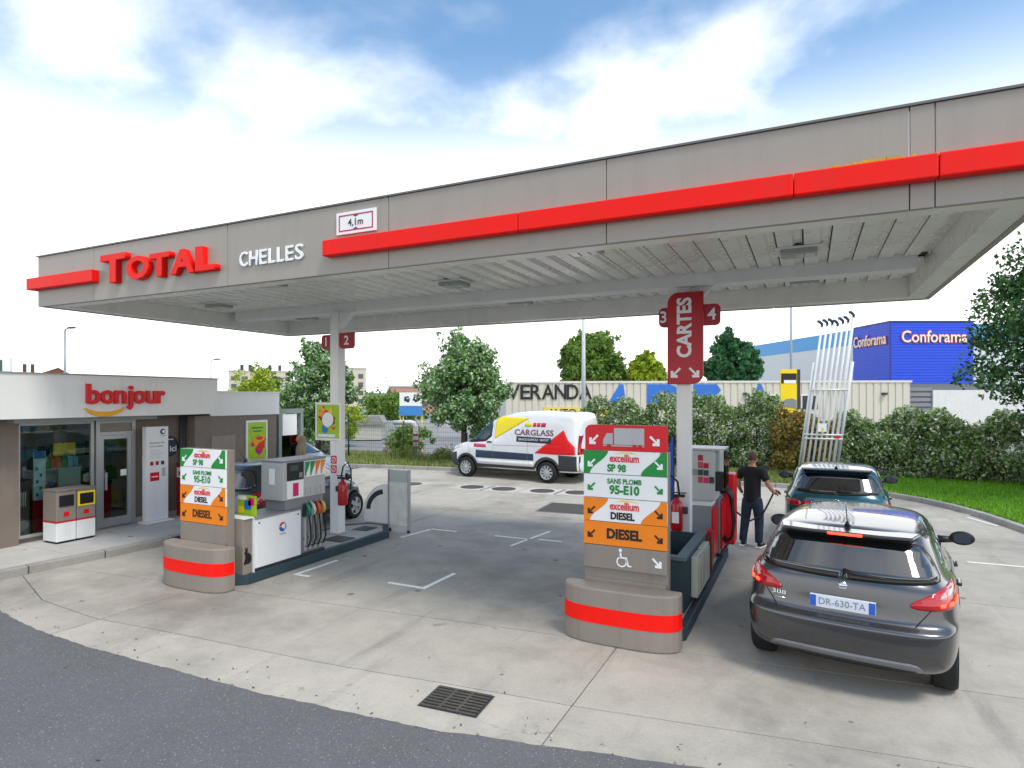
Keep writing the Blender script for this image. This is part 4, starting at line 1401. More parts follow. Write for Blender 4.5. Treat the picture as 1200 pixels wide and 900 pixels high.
# round "ici" sign
t_ = thing('round_sign', 'round navy sign reading ici on the shop wall beside the totem', 'sign', (XW + .01, 9.08, 1.6))
W(MB().lathe([(.235, XW + .003), (.235, XW + .02), (.23, XW + .022)], 32, 'x', (0, 8.99, 1.68)).build('disc', NAVY, t_))
for ch, yy in (('i', 9.02), ('c', 9.085), ('i', 9.15)):
    W(text('letter', ch, .19, (XW + .025, yy, 1.62), LETW, t_, face=SIDE, extrude=.002, bold=.004))
W(text('lettering', 'RELAIS', .06, (XW + .025, 9.02, 1.83), LETW, t_, face=SIDE, extrude=.002) if False else box('print_line', LETW, XW + .0225, XW + .025, 8.95, 9.09, 1.82, 1.84, t_))
for k, c_ in enumerate(('#d8b9b0', '#c07f86', '#b9c4d8', '#e5dfd6')):
    W(box('print', mat('ici' + c_, c_, .4), XW + .0225, XW + .0245, 8.84 + .06 * (k % 2), 8.89 + .06 * (k % 2), 1.58 - .07 * (k // 2), 1.64 - .07 * (k // 2), t_))

# red cabinet by the downpipes
t_ = thing('hose_cabinet', 'narrow red cabinet with white notice against the shop wall', 'cabinet', (-12.5, 9.25, .13))
W(box('body', mat('cabinet_red', '#a5121d', .5, dirt=.2), -12.68, -12.36, 9.15, 9.37, .13, 1.30, t_, bev=.012))
W(box('notice', SIGNW, -12.66, -12.40, 9.143, 9.149, .98, 1.2, t_))
W(box('print', SREDL, -12.60, -12.46, 9.139, 9.1425, 1.03, 1.12, t_))

# poster on annex
t_ = thing('poster_panel', 'lime green framed poster with red and blue print on the annex wall', 'poster', (XA, 11.1, 1.1))
W(box('frame', WHITE, XA + .002, XA + .03, 10.76, 11.42, 1.07, 2.19, t_, bev=.006))
W(box('print', LIME, XA + .0305, XA + .033, 10.81, 11.37, 1.25, 2.14, t_))
W(box('footer', SIGNW, XA + .0305, XA + .033, 10.81, 11.37, 1.11, 1.245, t_))
blobs(t_, 10.93, 11.24, 1.38, 1.74, XA + .0335, 12, ['#d81f66', '#e0312a', '#2f7fc4', '#f0a51a', '#d81f66'], 'yz', (.05, .11))
W(box('print_line', GREENS, XA + .0335, XA + .0345, 10.92, 11.26, 1.98, 2.02, t_))
W(box('print_line', GREENS, XA + .0335, XA + .0345, 10.96, 11.22, 1.90, 1.94, t_))

# glazed shelter beyond the annex
t_ = thing('glazed_shelter', 'grey-green framed glazed shelter beyond the annex', 'shelter', (-12.6, 12.2, .0))
SG = mat('frame_green_grey', '#7d8c86', .5, var=.08)
for yv in (11.95, 12.72):
    W(box('post', SG, -12.62, -12.52, yv, yv + .10, .0, 2.45, t_))
W(box('top_rail', SG, -12.62, -12.52, 12.052, 12.718, 2.33, 2.45, t_))
W(box('mid_rail', SG, -12.6, -12.54, 12.052, 12.718, 1.0, 1.06, t_))
W(box('notice_board', SIGNW, -12.57, -12.54, 12.1, 12.6, 1.75, 2.31, t_))
W(box('pane', GLASS, -12.575, -12.565, 12.052, 12.718, 1.062, 1.74, t_))
# ------------------------------------------------------------------ vehicles


def zline(zs, t):
    return lerp(zs, t)


def ring_points(rg):
    """rounded plan outline: rear centre, right side, front centre (half)"""
    yr, yf = rg['y']
    wr, wm, wf = rg['w']
    cr, cf = rg.get('c', (.35, .45))
    zs = rg['z']
    pts = [(0, yr), (.5 * wr, yr + .05 * cr), (.83 * wr, yr + .26 * cr), (.975 * wr, yr + .72 * cr)]
    ya, yb = yr + .72 * cr, yf - .72 * cf
    for u in (.16, .33, .5, .67, .84):
        if u < .5:
            s_ = u / .5
            w_ = wr + (wm - wr) * (1 - (1 - s_) ** 2)
        else:
            s_ = (u - .5) / .5
            w_ = wm + (wf - wm) * s_ ** 2
        pts.append((w_, ya + (yb - ya) * u))
    pts += [(.975 * wf, yf - .72 * cf), (.83 * wf, yf - .26 * cf), (.5 * wf, yf - .05 * cf), (0, yf)]
    out_ = []
    for x_, y_ in pts:
        t_ = (y_ - yr) / (yf - yr)
        out_.append((x_, y_, lerp(zs, t_)))
    return out_


def body_mesh(rings, sub=3):
    bm = bmesh.new()
    loops = []
    for rg in rings:
        h = ring_points(rg)
        right = [bm.verts.new(p) for p in h]
        left = [right[0]] + [bm.verts.new((-p[0], p[1], p[2])) for p in h[1:-1]] + [right[-1]]
        loops.append((right, left))
    n_ = len(loops[0][0])
    for (r0, l0), (r1, l1) in zip(loops, loops[1:]):
        for i in range(n_ - 1):
            bm.faces.new((r0[i], r0[i + 1], r1[i + 1], r1[i]))
            bm.faces.new((l0[i + 1], l0[i], l1[i], l1[i + 1]))
    for (r_, l_), flip in ((loops[0], True), (loops[-1], False)):
        for i in range(n_ - 1):
            vs_ = [r_[i], r_[i + 1], l_[i + 1], l_[i]]
            vs_ = list(dict.fromkeys(vs_))
            if len(vs_) > 2:
                bm.faces.new(vs_)
    bmesh.ops.recalc_face_normals(bm, faces=list(bm.faces))
    for f in bm.faces: f.smooth = True
    me = bpy.data.meshes.new('body')
    bm.to_mesh(me); bm.free()
    o = bpy.data.objects.new('tmp', me)
    COL.objects.link(o)
    md = o.modifiers.new('s', 'SUBSURF')
    md.levels = sub; md.render_levels = sub
    return o


def cut_wheels(o, wheels, paint, under):
    """wheel arches cut out of the shell"""
    o.data.materials.append(paint)
    dg = bpy.context.evaluated_depsgraph_get()
    base = bpy.data.meshes.new_from_object(o.evaluated_get(dg))
    bvh = BVHTree.FromPolygons([v.co.copy() for v in base.vertices], [list(p.vertices) for p in base.polygons])
    cm = MB()
    for (x_, y_, z_, r_) in wheels:
        for s_ in (1, -1):
            cm.lathe([(r_, s_ * (x_ - .26)), (r_, s_ * (x_ + .5))], 40, 'x', (0, y_, z_))
    co = cm.build('cut', under)
    o2 = bpy.data.objects.new('tmp2', base)
    COL.objects.link(o2)
    md = o2.modifiers.new('b', 'BOOLEAN')
    md.operation = 'DIFFERENCE'; md.object = co; md.solver = 'EXACT'
    try: md.material_mode = 'TRANSFER'
    except Exception: pass
    dg = bpy.context.evaluated_depsgraph_get()
    fin = bpy.data.meshes.new_from_object(o2.evaluated_get(dg))
    for q in (o, o2, co): bpy.data.objects.remove(q)
    return fin, bvh


DIRS = {'rear': (lambda u, v: Vector((u, -6, v)), Vector((0, 1, 0))), 'front': (lambda u, v: Vector((u, 6, v)), Vector((0, -1, 0))),
        'right': (lambda u, v: Vector((4, u, v)), Vector((-1, 0, 0))), 'left': (lambda u, v: Vector((-4, u, v)), Vector((1, 0, 0))), 'top': (lambda u, v: Vector((u, v, 5)), Vector((0, 0, -1)))}


def project(bvh, u, v, axis, off, along=None):
    o_, d = DIRS[axis][0](u, v), DIRS[axis][1]
    hit, nrm, _, _ = bvh.ray_cast(o_, d)
    if hit is None:
        hit, nrm, _, _ = bvh.find_nearest(o_ + d * (o_.length - 1.6))
    if nrm.dot(d) > 0: nrm = -nrm
    return hit + nrm * off


def chaikin(p, n_=1):
    for _ in range(n_):
        q = []
        for a, b in zip(p, p[1:] + p[:1]):
            q.append((a[0] * .78 + b[0] * .22, a[1] * .78 + b[1] * .22))
            q.append((a[0] * .22 + b[0] * .78, a[1] * .22 + b[1] * .78))
        p = q
    return p


def patch(name, bvh, outline, axis, off, m, parent, cell=.07, rnd=1, depth=.012):
    """a piece of skin laid on the body: outline seen along an axis, projected on the shell"""
    outline = chaikin(list(outline), rnd)
    bm = bmesh.new()
    bm.faces.new([bm.verts.new((a, b, 0)) for a, b in outline])
    us = [p[0] for p in outline]; vs_ = [p[1] for p in outline]
    for k, (lo_, hi_) in enumerate(((min(us), max(us)), (min(vs_), max(vs_)))):
        n_ = int((hi_ - lo_) / cell)
        for i in range(1, n_ + 1):
            c_ = lo_ + (hi_ - lo_) * i / (n_ + 1)
            co = Vector((c_, 0, 0)) if k == 0 else Vector((0, c_, 0))
            no = Vector((1, 0, 0)) if k == 0 else Vector((0, 1, 0))
            bmesh.ops.bisect_plane(bm, geom=list(bm.verts) + list(bm.edges) + list(bm.faces), plane_co=co, plane_no=no, dist=1e-5)
    bmesh.ops.triangulate(bm, faces=list(bm.faces))
    d = DIRS[axis][1]
    for v in bm.verts:
        v.co = project(bvh, v.co.x, v.co.y, axis, off)
    bmesh.ops.recalc_face_normals(bm, faces=list(bm.faces))
    s_ = sum((f.normal.dot(d) for f in bm.faces))
    if s_ > 0: bmesh.ops.reverse_faces(bm, faces=list(bm.faces))
    for f in bm.faces: f.smooth = True
    be = [e for e in bm.edges if len(e.link_faces) == 1]
    ex = bmesh.ops.extrude_edge_only(bm, edges=be)
    for v in [g_ for g_ in ex['geom'] if isinstance(g_, bmesh.types.BMVert)]:
        v.co += d * depth
    me = bpy.data.meshes.new(name)
    bm.to_mesh(me); bm.free()
    return link(name, me, m, parent)


def seam(name, bvh, pts, axis, m, parent, r=.005, off=.0):
    """thin dark shut line following the shell"""
    P = []
    for (a, b), (c_, d_) in zip(pts, pts[1:]):
        n_ = max(2, int(math.hypot(c_ - a, d_ - b) / .05))
        for i in range(n_):
            P.append((a + (c_ - a) * i / n_, b + (d_ - b) * i / n_))
    P.append(pts[-1])
    return MB().tube([project(bvh, a, b, axis, off) for a, b in P], r, 6).build(name, m, parent)


def mirror_x(p):
    return [(-a, b) for a, b in p]


def wheel(parent, x_, y_, z_, r_, w_, spokes, steer=0.0, rimm=None, name='wheel'):
    """tyre, rim with spokes; outer face towards +x when x_ > 0"""
    s_ = 1 if x_ > 0 else -1
    e = bpy.data.objects.new(name, None)
    COL.objects.link(e); e.parent = parent; e.location = (x_, y_, z_); e.rotation_euler = (0, 0, steer)
    e.empty_display_size = .1
    h = w_ / 2
    MB().lathe([(r_ * .66, -h), (r_ * .93, -h), (r_, -h * .7), (r_, h * .7), (r_ * .93, h), (r_ * .66, h), (r_ * .64, h * .6), (r_ * .64, -h * .6), (r_ * .66, -h)], 36, 'x', caps=False).build('tyre', RUBBER, e)
    rm = rimm or ALU
    MB().lathe([(r_ * .655, s_ * (h - .005)), (r_ * .61, s_ * (h - .008)), (r_ * .58, s_ * (h - .05)), (r_ * .58, -s_ * h * .8)], 32, 'x', caps=False).build('rim', rm, e)
    MB().lathe([(r_ * .575, s_ * (h - .07)), (.02, s_ * (h - .07))], 24, 'x').build('brake', BLACK, e)
    sp = MB()
    for k in range(spokes):
        a = 2 * math.pi * k / spokes
        c_, q = math.cos(a), math.sin(a)
        wd = r_ * (1.5 / spokes) * .55
        pts = [(.02, -wd * .8), (r_ * .60, -wd), (r_ * .60, wd), (.02, wd * .8)]
        sp.prism([(c_ * u - q * v, q * u + c_ * v) for u, v in pts], s_ * (h - .03), s_ * (h - .008), 'yz')
    sp.lathe([(.055, s_ * (h - .02)), (.055, s_ * (h - .002)), (.03, s_ * (h + .002))], 16, 'x')
    sp.build('spokes', rm, e)
    return e


def mirror_part(parent, bvh, x_, y_, z_, m, s_):
    sh = MB()
    b = bmesh.new()
    bmesh.ops.create_uvsphere(b, u_segments=16, v_segments=10, radius=1)
    for v in b.verts:
        v.co.x *= .13; v.co.y *= .08; v.co.z *= .085
        if v.co.y < -.03: v.co.y = -.03
        v.co += Vector((s_ * (x_ + .17), y_, z_ + .04))
    for f in b.faces: f.smooth = True
    sh._merge(b)
    o = sh.build('door_mirror', m, parent)
    MB().tube([(s_ * (x_ - .16), y_ + .03, z_ - .01), (s_ * (x_ + .10), y_ + .01, z_ + .015)], [.055, .035], 10).build('stalk', BLACK, o)
    MB().prism(round_rect(s_ * (x_ + .17) - .085, s_ * (x_ + .17) + .085, z_ - .015, z_ + .095, .04), y_ - .037, y_ - .0305).build('mirror_glass', mat('mirror_glass', '#56606a', .05, metal=.6, var=0), o)
    return o


def paint(name, col, rough=.28, metal=.55):
    return mat(name, col, rough, metal=metal, var=.04, scale=2, coat=1.0)


UNDER = mat('wheel_well', (.012, .012, .013), .9, var=.1)
SEAM = mat('shut_line', (.008, .008, .009), .8, var=0)
PLATEW = mat('plate_white', '#d7dde6', .35, var=.05)


def text_on(name, s, size, bvh, u, v, axis, off, m, parent, width=None, bold=0, flip=False):
    me = text_mesh(s, size, bold=bold, extrude=0)
    xs_ = [q.co.x for q in me.vertices]
    k = width / (max(xs_) - min(xs_)) if width else 1
    cx = (max(xs_) + min(xs_)) / 2
    for q in me.vertices:
        a = (q.co.x - cx) * k
        q.co = project(bvh, u + (-a if flip else a), v + q.co.y, axis, off)
    me.name = name
    return link(name, me, m, parent)


def steering_car(kind, label, loc, rz, pm, name='car'):
    t_ = thing(name, label, 'car', loc, rz)
    return t_


def hatchback(label, loc, rz, pm, spec, steer=0.0, lit=True, plate=True, sc=1.0):
    S = spec
    t_ = thing('hatchback_car' if S.get('nm') is None else S['nm'], label, 'car', loc, rz)
    t_.scale = (sc, sc, sc)
    o = body_mesh(S['rings'], 3)
    wr = S['wr']
    fin, bvh = cut_wheels(o, [(S['tx'], S['ya'], wr, wr + .05), (S['tx'], S['yb'], wr, wr + .05)], pm, UNDER)
    body = link('body', fin, None, t_)
    for s_ in (1, -1):
        wheel(t_, s_ * S['tx'], S['ya'], wr, wr, .215, S.get('sp', 5))
        wheel(t_, s_ * S['tx'], S['yb'], wr, wr, .215, S.get('sp', 5), steer)
    # glass: black surround then pane
    rg = S['rear_glass']
    full = rg + mirror_x(rg)[::-1]
    patch('rear_window_trim', bvh, [(a * 1.035, b + (.018 if b > S['rg_mid'] else -.018)) for a, b in full], 'rear', .003, BLACK, t_)
    patch('rear_window', bvh, full, 'rear', .006, CARGLASS, t_)
    for ax in ('right', 'left'):
        for q in S['side_glass']:
            cx_ = sum(p[0] for p in q) / len(q); cz_ = sum(p[1] for p in q) / len(q)
            patch('window_trim', bvh, [(cx_ + (a - cx_) * 1.05, cz_ + (b - cz_) * 1.10) for a, b in q], ax, .002, CHROME if S.get('chrome') else BLACK, t_)
            patch('side_window', bvh, q, ax, .006, CARGLASS, t_)
        for sm in S['seams']:
            seam('shut_line', bvh, sm, ax, SEAM, body)
        for (yh, zh) in S['handles']:
            p0 = project(bvh, yh, zh, ax, .02)
            sx = 1 if ax == 'right' else -1
            MB().box(p0.x - .018, p0.x + .018, yh - .10, yh + .10, zh - .018, zh + .018, .008).build('door_handle', pm, body)
        fw = S['sill']
        patch('sill_trim', bvh, fw, ax, .004, BLACK, t_, rnd=0)
    ws = S['windscreen']
    patch('windscreen', bvh, ws + mirror_x(ws)[::-1], 'front', .005, CARGLASS, t_)
    for s_ in (1, -1):
        mirror_part(t_, bvh, S['mx'], S['my'], S['mz'], S.get('mirror_m', pm), s_)
    # lamps
    for fn in (lambda p: p, mirror_x):
        for (ol, m_) in S['lamps']:
            patch('tail_lamp', bvh, fn(ol), 'rear', .012, m_, t_, cell=.05)
        for ol in S.get('lit', []):
            if lit: patch('lit_segment', bvh, fn(ol), 'rear', .017, LAMPON, t_, cell=.03)
        patch('head_lamp', bvh, fn(S['head']), 'front', .008, mat('head_lamp', '#c9d2d6', .08, coat=1), t_)
    for sm in S.get('rear_seams', []):
        seam('shut_line', bvh, sm, 'rear', SEAM, body)
        seam('shut_line', bvh, mirror_x(sm), 'rear', SEAM, body)
    for (ol, m_, nm) in S.get('rear_parts', []):
        patch(nm, bvh, ol, 'rear', .006, m_, t_, rnd=0)
    if plate:
        (z0, z1, hw) = S['plate']
        yb_ = project(bvh, 0, (z0 + z1) / 2, 'rear', 0).y
        yz0 = min(project(bvh, 0, z0, 'rear', 0).y, project(bvh, 0, z1, 'rear', 0).y, project(bvh, hw, z0, 'rear', 0).y) - .012
        pl = box('number_plate', PLATEW, -hw, hw, yz0 - .006, yz0 + .03, z0, z1, t_, bev=.003)
        box('plate_band', mat('plate_blue', '#2f5fc0', .4), -hw + .002, -hw + .055, yz0 - .0085, yz0 - .0062, z0 + .004, z1 - .004, pl)
        box('plate_band', mat('plate_blue', '#2f5fc0', .4), hw - .055, hw - .002, yz0 - .0085, yz0 - .0062, z0 + .004, z1 - .004, pl)
        text('plate_characters', S.get('reg', 'DR-630-TA'), (z1 - z0) * .78, (0, yz0 - .0075, (z0 + z1) / 2), mat('plate_grey', '#7d8694', .5), pl, extrude=.0008, width=2 * hw - .16)
    # aerial
    ay, az = S['aerial']
    zt = project(bvh, 0, ay, 'top', 0).z
    MB().tube([(0, ay, zt), (0, ay - .02, zt + .04)], [.03, .012], 8).tube([(0, ay - .02, zt + .03), (0, ay - .16, zt + .24)], [.006, .003], 6).build('aerial', BLACK, t_)
    return t_, body, bvh


# grey five-door hatchback
GREY_SPEC = dict(
    rings=[
        dict(y=(-1.95, 2.0), w=(.70, .74, .68), z=[(0, .24), (1, .22)]),
        dict(y=(-2.10, 2.10), w=(.84, .90, .80), z=[(0, .30), (.2, .22), (.8, .22), (1, .24)]),
        dict(y=(-2.185, 2.18), w=(.905, .935, .86), z=[(0, .37), (.2, .34), (.8, .34), (1, .36)], c=(.36, .6)),
        dict(y=(-2.225, 2.21), w=(.925, .95, .88), z=[(0, .52), (.5, .55), (1, .52)], c=(.36, .7)),
        dict(y=(-2.225, 2.20), w=(.93, .95, .88), z=[(0, .665), (.5, .68), (1, .62)], c=(.36, .7)),
        dict(y=(-2.215, 2.19), w=(.93, .95, .88), z=[(0, .70), (.5, .70), (1, .64)], c=(.36, .7)),
        dict(y=(-2.145, 2.17), w=(.925, .945, .87), z=[(0, .728), (.3, .74), (.5, .74), (1, .68)], c=(.36, .75)),
        dict(y=(-2.125, 2.10), w=(.918, .94, .85), z=[(0, .775), (.3, .84), (.6, .86), (1, .74)], c=(.38, .8)),
        dict(y=(-2.10, 2.02), w=(.90, .93, .82), z=[(0, 1.0), (.3, .965), (.6, .93), (1, .78)], c=(.40, .8)),
        dict(y=(-2.075, 1.25), w=(.845, .885, .76), z=[(0, 1.07), (.3, 1.04), (.7, .985), (1, 1.0)], c=(.38, .5)),
        dict(y=(-2.05, 1.10), w=(.815, .86, .73), z=[(0, 1.10), (.3, 1.075), (.7, 1.01), (1, 1.04)], c=(.36, .5)),
        dict(y=(-1.83, .55), w=(.70, .73, .66), z=[(0, 1.40), (.3, 1.39), (.7, 1.36), (1, 1.34)], c=(.32, .4)),
        dict(y=(-1.80, .38), w=(.66, .67, .61), z=[(0, 1.465), (.3, 1.475), (.7, 1.46), (1, 1.43)], c=(.30, .4)),
        dict(y=(-1.60, .20), w=(.47, .50, .46), z=[(0, 1.505), (.4, 1.53), (1, 1.475)], c=(.2, .3)),
    ],
    wr=.335, tx=.805, ya=-1.40, yb=1.28, sp=10, chrome=True,
    rear_glass=[(.0, 1.40), (.42, 1.397), (.60, 1.385), (.69, 1.25), (.755, 1.125), (.70, 1.105), (.35, 1.09), (0, 1.085)], rg_mid=1.24,
    side_glass=[[(-.05, 1.04), (.80, 1.035), (.95, 1.05), (.55, 1.30), (.25, 1.40), (-.05, 1.405)], [(-.10, 1.04), (-1.0, 1.08), (-1.0, 1.37), (-.55, 1.41), (-.10, 1.405)], [(-1.06, 1.09), (-1.45, 1.16), (-1.35, 1.27), (-1.06, 1.36)]],
    seams=[[(-.075, .98), (-.08, .40)], [(.92, .98), (.90, .40)], [(-1.03, 1.05), (-1.0, .86), (-.92, .55), (-.90, .40)], [(.90, .40), (-.9, .40)]],
    handles=[(.12, .87), (-.88, .90)],
    sill=[(-.95, .27), (.85, .27), (.85, .36), (-.95, .36)],
    windscreen=[(0, 1.08), (.45, 1.08), (.66, 1.09), (.56, 1.36), (.4, 1.40), (0, 1.41)],
    mx=.865, my=.66, mz=1.03, mirror_m=BLACK,
    lamps=[([(.53, .925), (.55, .885), (.72, .875), (.90, .885), (.905, .99), (.87, 1.055), (.78, 1.06), (.66, .995)], TAIL), ([(.74, .955), (.885, .965), (.875, 1.03), (.79, 1.035)], TAILW)],
    lit=[[(.755, .905), (.80, .906), (.80, .935), (.755, .934)], [(.815, .908), (.855, .91), (.855, .94), (.815, .938)], [(.868, .912), (.897, .915), (.897, .945), (.868, .942)]],
    head=[(.45, .66), (.80, .72), (.84, .78), (.55, .74)],
    rear_seams=[[(.58, .735), (.70, .885)]],
    rear_parts=[([(-.36, .745), (.36, .745), (.36, .755), (.30, .985), (-.30, .985), (-.36, .755)], mat('tailgate_recess', '#37363a', .35, metal=.5, coat=.8), 'plate_recess')] if False else [],
    plate=(.79, .905, .275), aerial=(-1.62, 1.5))
GREYP = paint('metallic_grey_paint', '#505154', .27, .8)
gc, gb, gbvh = hatchback('dark grey five-door hatchback with lit brake lights in the right lane', (.575, 8.56, 0), R(-8), GREYP, GREY_SPEC, steer=R(-14), sc=.985)
# spoiler with high brake light
sp = MB().prism([(-.62, -1.60), (.62, -1.60), (.56, -1.865), (.30, -1.905), (-.30, -1.905), (-.56, -1.865)], 1.455, 1.485, 'xy', bev=.012).build('spoiler', GREYP, gc)
box('high_brake_light', LAMPON, -.15, .15, -1.914, -1.896, 1.452, 1.474, gc, bev=.003)
# wiper, badge, diffuser, lower line
MB().tube([project(gbvh, u, 1.115 + (.02 if u < .02 else 0) - .015 * abs(u - .05) / .36, 'rear', .028) for u in (.0, .1, .2, .3, .38)], [.022, .018, .014, .010, .006], 8).build('rear_wiper', BLACK, gc)
patch('emblem', gbvh, [(-.04, .985), (.03, .98), (.045, 1.02), (.01, 1.055), (-.035, 1.04)], 'rear', .008, CHROME, gc)
text_on('badge_lettering', '308', .055, gbvh, -.56, .855, 'rear', .008, CHROME, gc, width=.13)
patch('badge', gbvh, [(-.63, .80), (-.50, .795), (-.50, .808), (-.63, .813)], 'rear', .007, CHROME, gc, rnd=0)
patch('bumper_valance', gbvh, [(-.66, .30), (.66, .30), (.62, .40), (.50, .425), (-.50, .425), (-.62, .40)], 'rear', .005, mat('valance_grey', '#77787b', .4, metal=.4, coat=.3), gc, rnd=1)
patch('under_bumper', gbvh, [(-.60, .265), (.60, .265), (.58, .345), (-.58, .345)], 'rear', .008, BLACK, gc, rnd=1)

# teal crossover ahead
TEAL_SPEC = dict(
    rings=[
        dict(y=(-1.85, 1.95), w=(.70, .74, .68), z=[(0, .28), (1, .26)]),
        dict(y=(-2.0, 2.02), w=(.84, .88, .80), z=[(0, .34), (.2, .28), (1, .28)]),
        dict(y=(-2.07, 2.08), w=(.89, .91, .86), z=[(0, .45), (.5, .40), (1, .42)], c=(.35, .6)),
        dict(y=(-2.08, 2.08), w=(.90, .92, .88), z=[(0, .66), (.5, .62), (1, .62)], c=(.35, .65)),
        dict(y=(-2.05, 2.05), w=(.90, .92, .87), z=[(0, .74), (.5, .76), (1, .74)], c=(.36, .7)),
        dict(y=(-2.04, 1.98), w=(.885, .91, .84), z=[(0, 1.00), (.3, 1.0), (.7, .96), (1, .86)], c=(.38, .7)),
        dict(y=(-2.00, 1.2), w=(.82, .87, .78), z=[(0, 1.09), (.3, 1.06), (.7, 1.03), (1, 1.04)], c=(.36, .5)),
        dict(y=(-1.97, 1.08), w=(.79, .84, .74), z=[(0, 1.13), (.3, 1.10), (.7, 1.06), (1, 1.08)], c=(.36, .5)),
        dict(y=(-1.72, .5), w=(.68, .72, .66), z=[(0, 1.45), (.3, 1.45), (.7, 1.42), (1, 1.40)], c=(.3, .4)),
        dict(y=(-1.68, .35), w=(.64, .66, .62), z=[(0, 1.51), (.3, 1.53), (.7, 1.52), (1, 1.47)], c=(.3, .4)),
        dict(y=(-1.50, .2), w=(.45, .48, .45), z=[(0, 1.545), (.4, 1.565), (1, 1.51)], c=(.2, .3)),
    ],
    wr=.33, tx=.785, ya=-1.35, yb=1.25,
    rear_glass=[(.0, 1.44), (.40, 1.438), (.57, 1.42), (.66, 1.28), (.72, 1.15), (.35, 1.125), (0, 1.12)], rg_mid=1.28,
    side_glass=[[(-.05, 1.10), (.78, 1.10), (.90, 1.11), (.52, 1.36), (.25, 1.45), (-.05, 1.46)], [(-.10, 1.10), (-1.45, 1.16), (-1.30, 1.36), (-.55, 1.47), (-.10, 1.46)]],
    seams=[[(-.075, 1.0), (-.08, .45)], [(.90, 1.0), (.88, .45)]],
    handles=[(.12, .94), (-.88, .96)],
    sill=[(-.9, .32), (.8, .32), (.8, .5), (-.9, .5)],
    windscreen=[(0, 1.12), (.45, 1.12), (.66, 1.13), (.56, 1.42), (.4, 1.46), (0, 1.46)],
    mx=.86, my=.62, mz=1.10, mirror_m=BLACK,
    lamps=[([(.36, .865), (.56, .86), (.56, .965), (.38, .97)], TAIL), ([(.585, .86), (.88, .865), (.885, .975), (.585, .965)], TAIL), ([(.40, .875), (.54, .872), (.54, .90), (.40, .905)], TAILW)],
    head=[(.45, .72), (.80, .76), (.84, .82), (.55, .80)],
    rear_seams=[[(0, .70), (.5, .72), (.62, .85)]],
    plate=(.58, .69, .26), aerial=(-1.5, 1.5))
TEALP = paint('teal_paint', '#17505c', .28, .5)
tc_, tb_, tbvh = hatchback('teal compact crossover being refuelled ahead of the grey hatchback', (.507, 14.0, 0), R(-2), TEALP, TEAL_SPEC, lit=False, sc=.955)
for dz in (0, .045):
    MB().tube([project(tbvh, u, .985 + dz - abs(u) * .55, 'rear', .008) for u in (-.07, -.035, 0, .035, .07)], .007, 6).build('emblem', CHROME, tc_)
text_on('badge_lettering', 'CITROËN', .06, tbvh, 0, .87, 'rear', .006, CHROME, tc_, width=.30)
MB().prism([(-.6, -1.5), (.6, -1.5), (.54, -1.76), (-.54, -1.76)], 1.505, 1.535, 'xy', bev=.012).build('spoiler', BLACK, tc_)
MB().tube([project(tbvh, u, 1.15 + .04 * u, 'rear', .02) for u in (0, .12, .25, .36)], [.02, .014, .01, .006], 8).build('rear_wiper', BLACK, tc_)
patch('bumper_cladding', tbvh, [(-.8, .36), (.8, .36), (.84, .55), (-.84, .55)], 'rear', .006, BLACK, tc_, rnd=0)

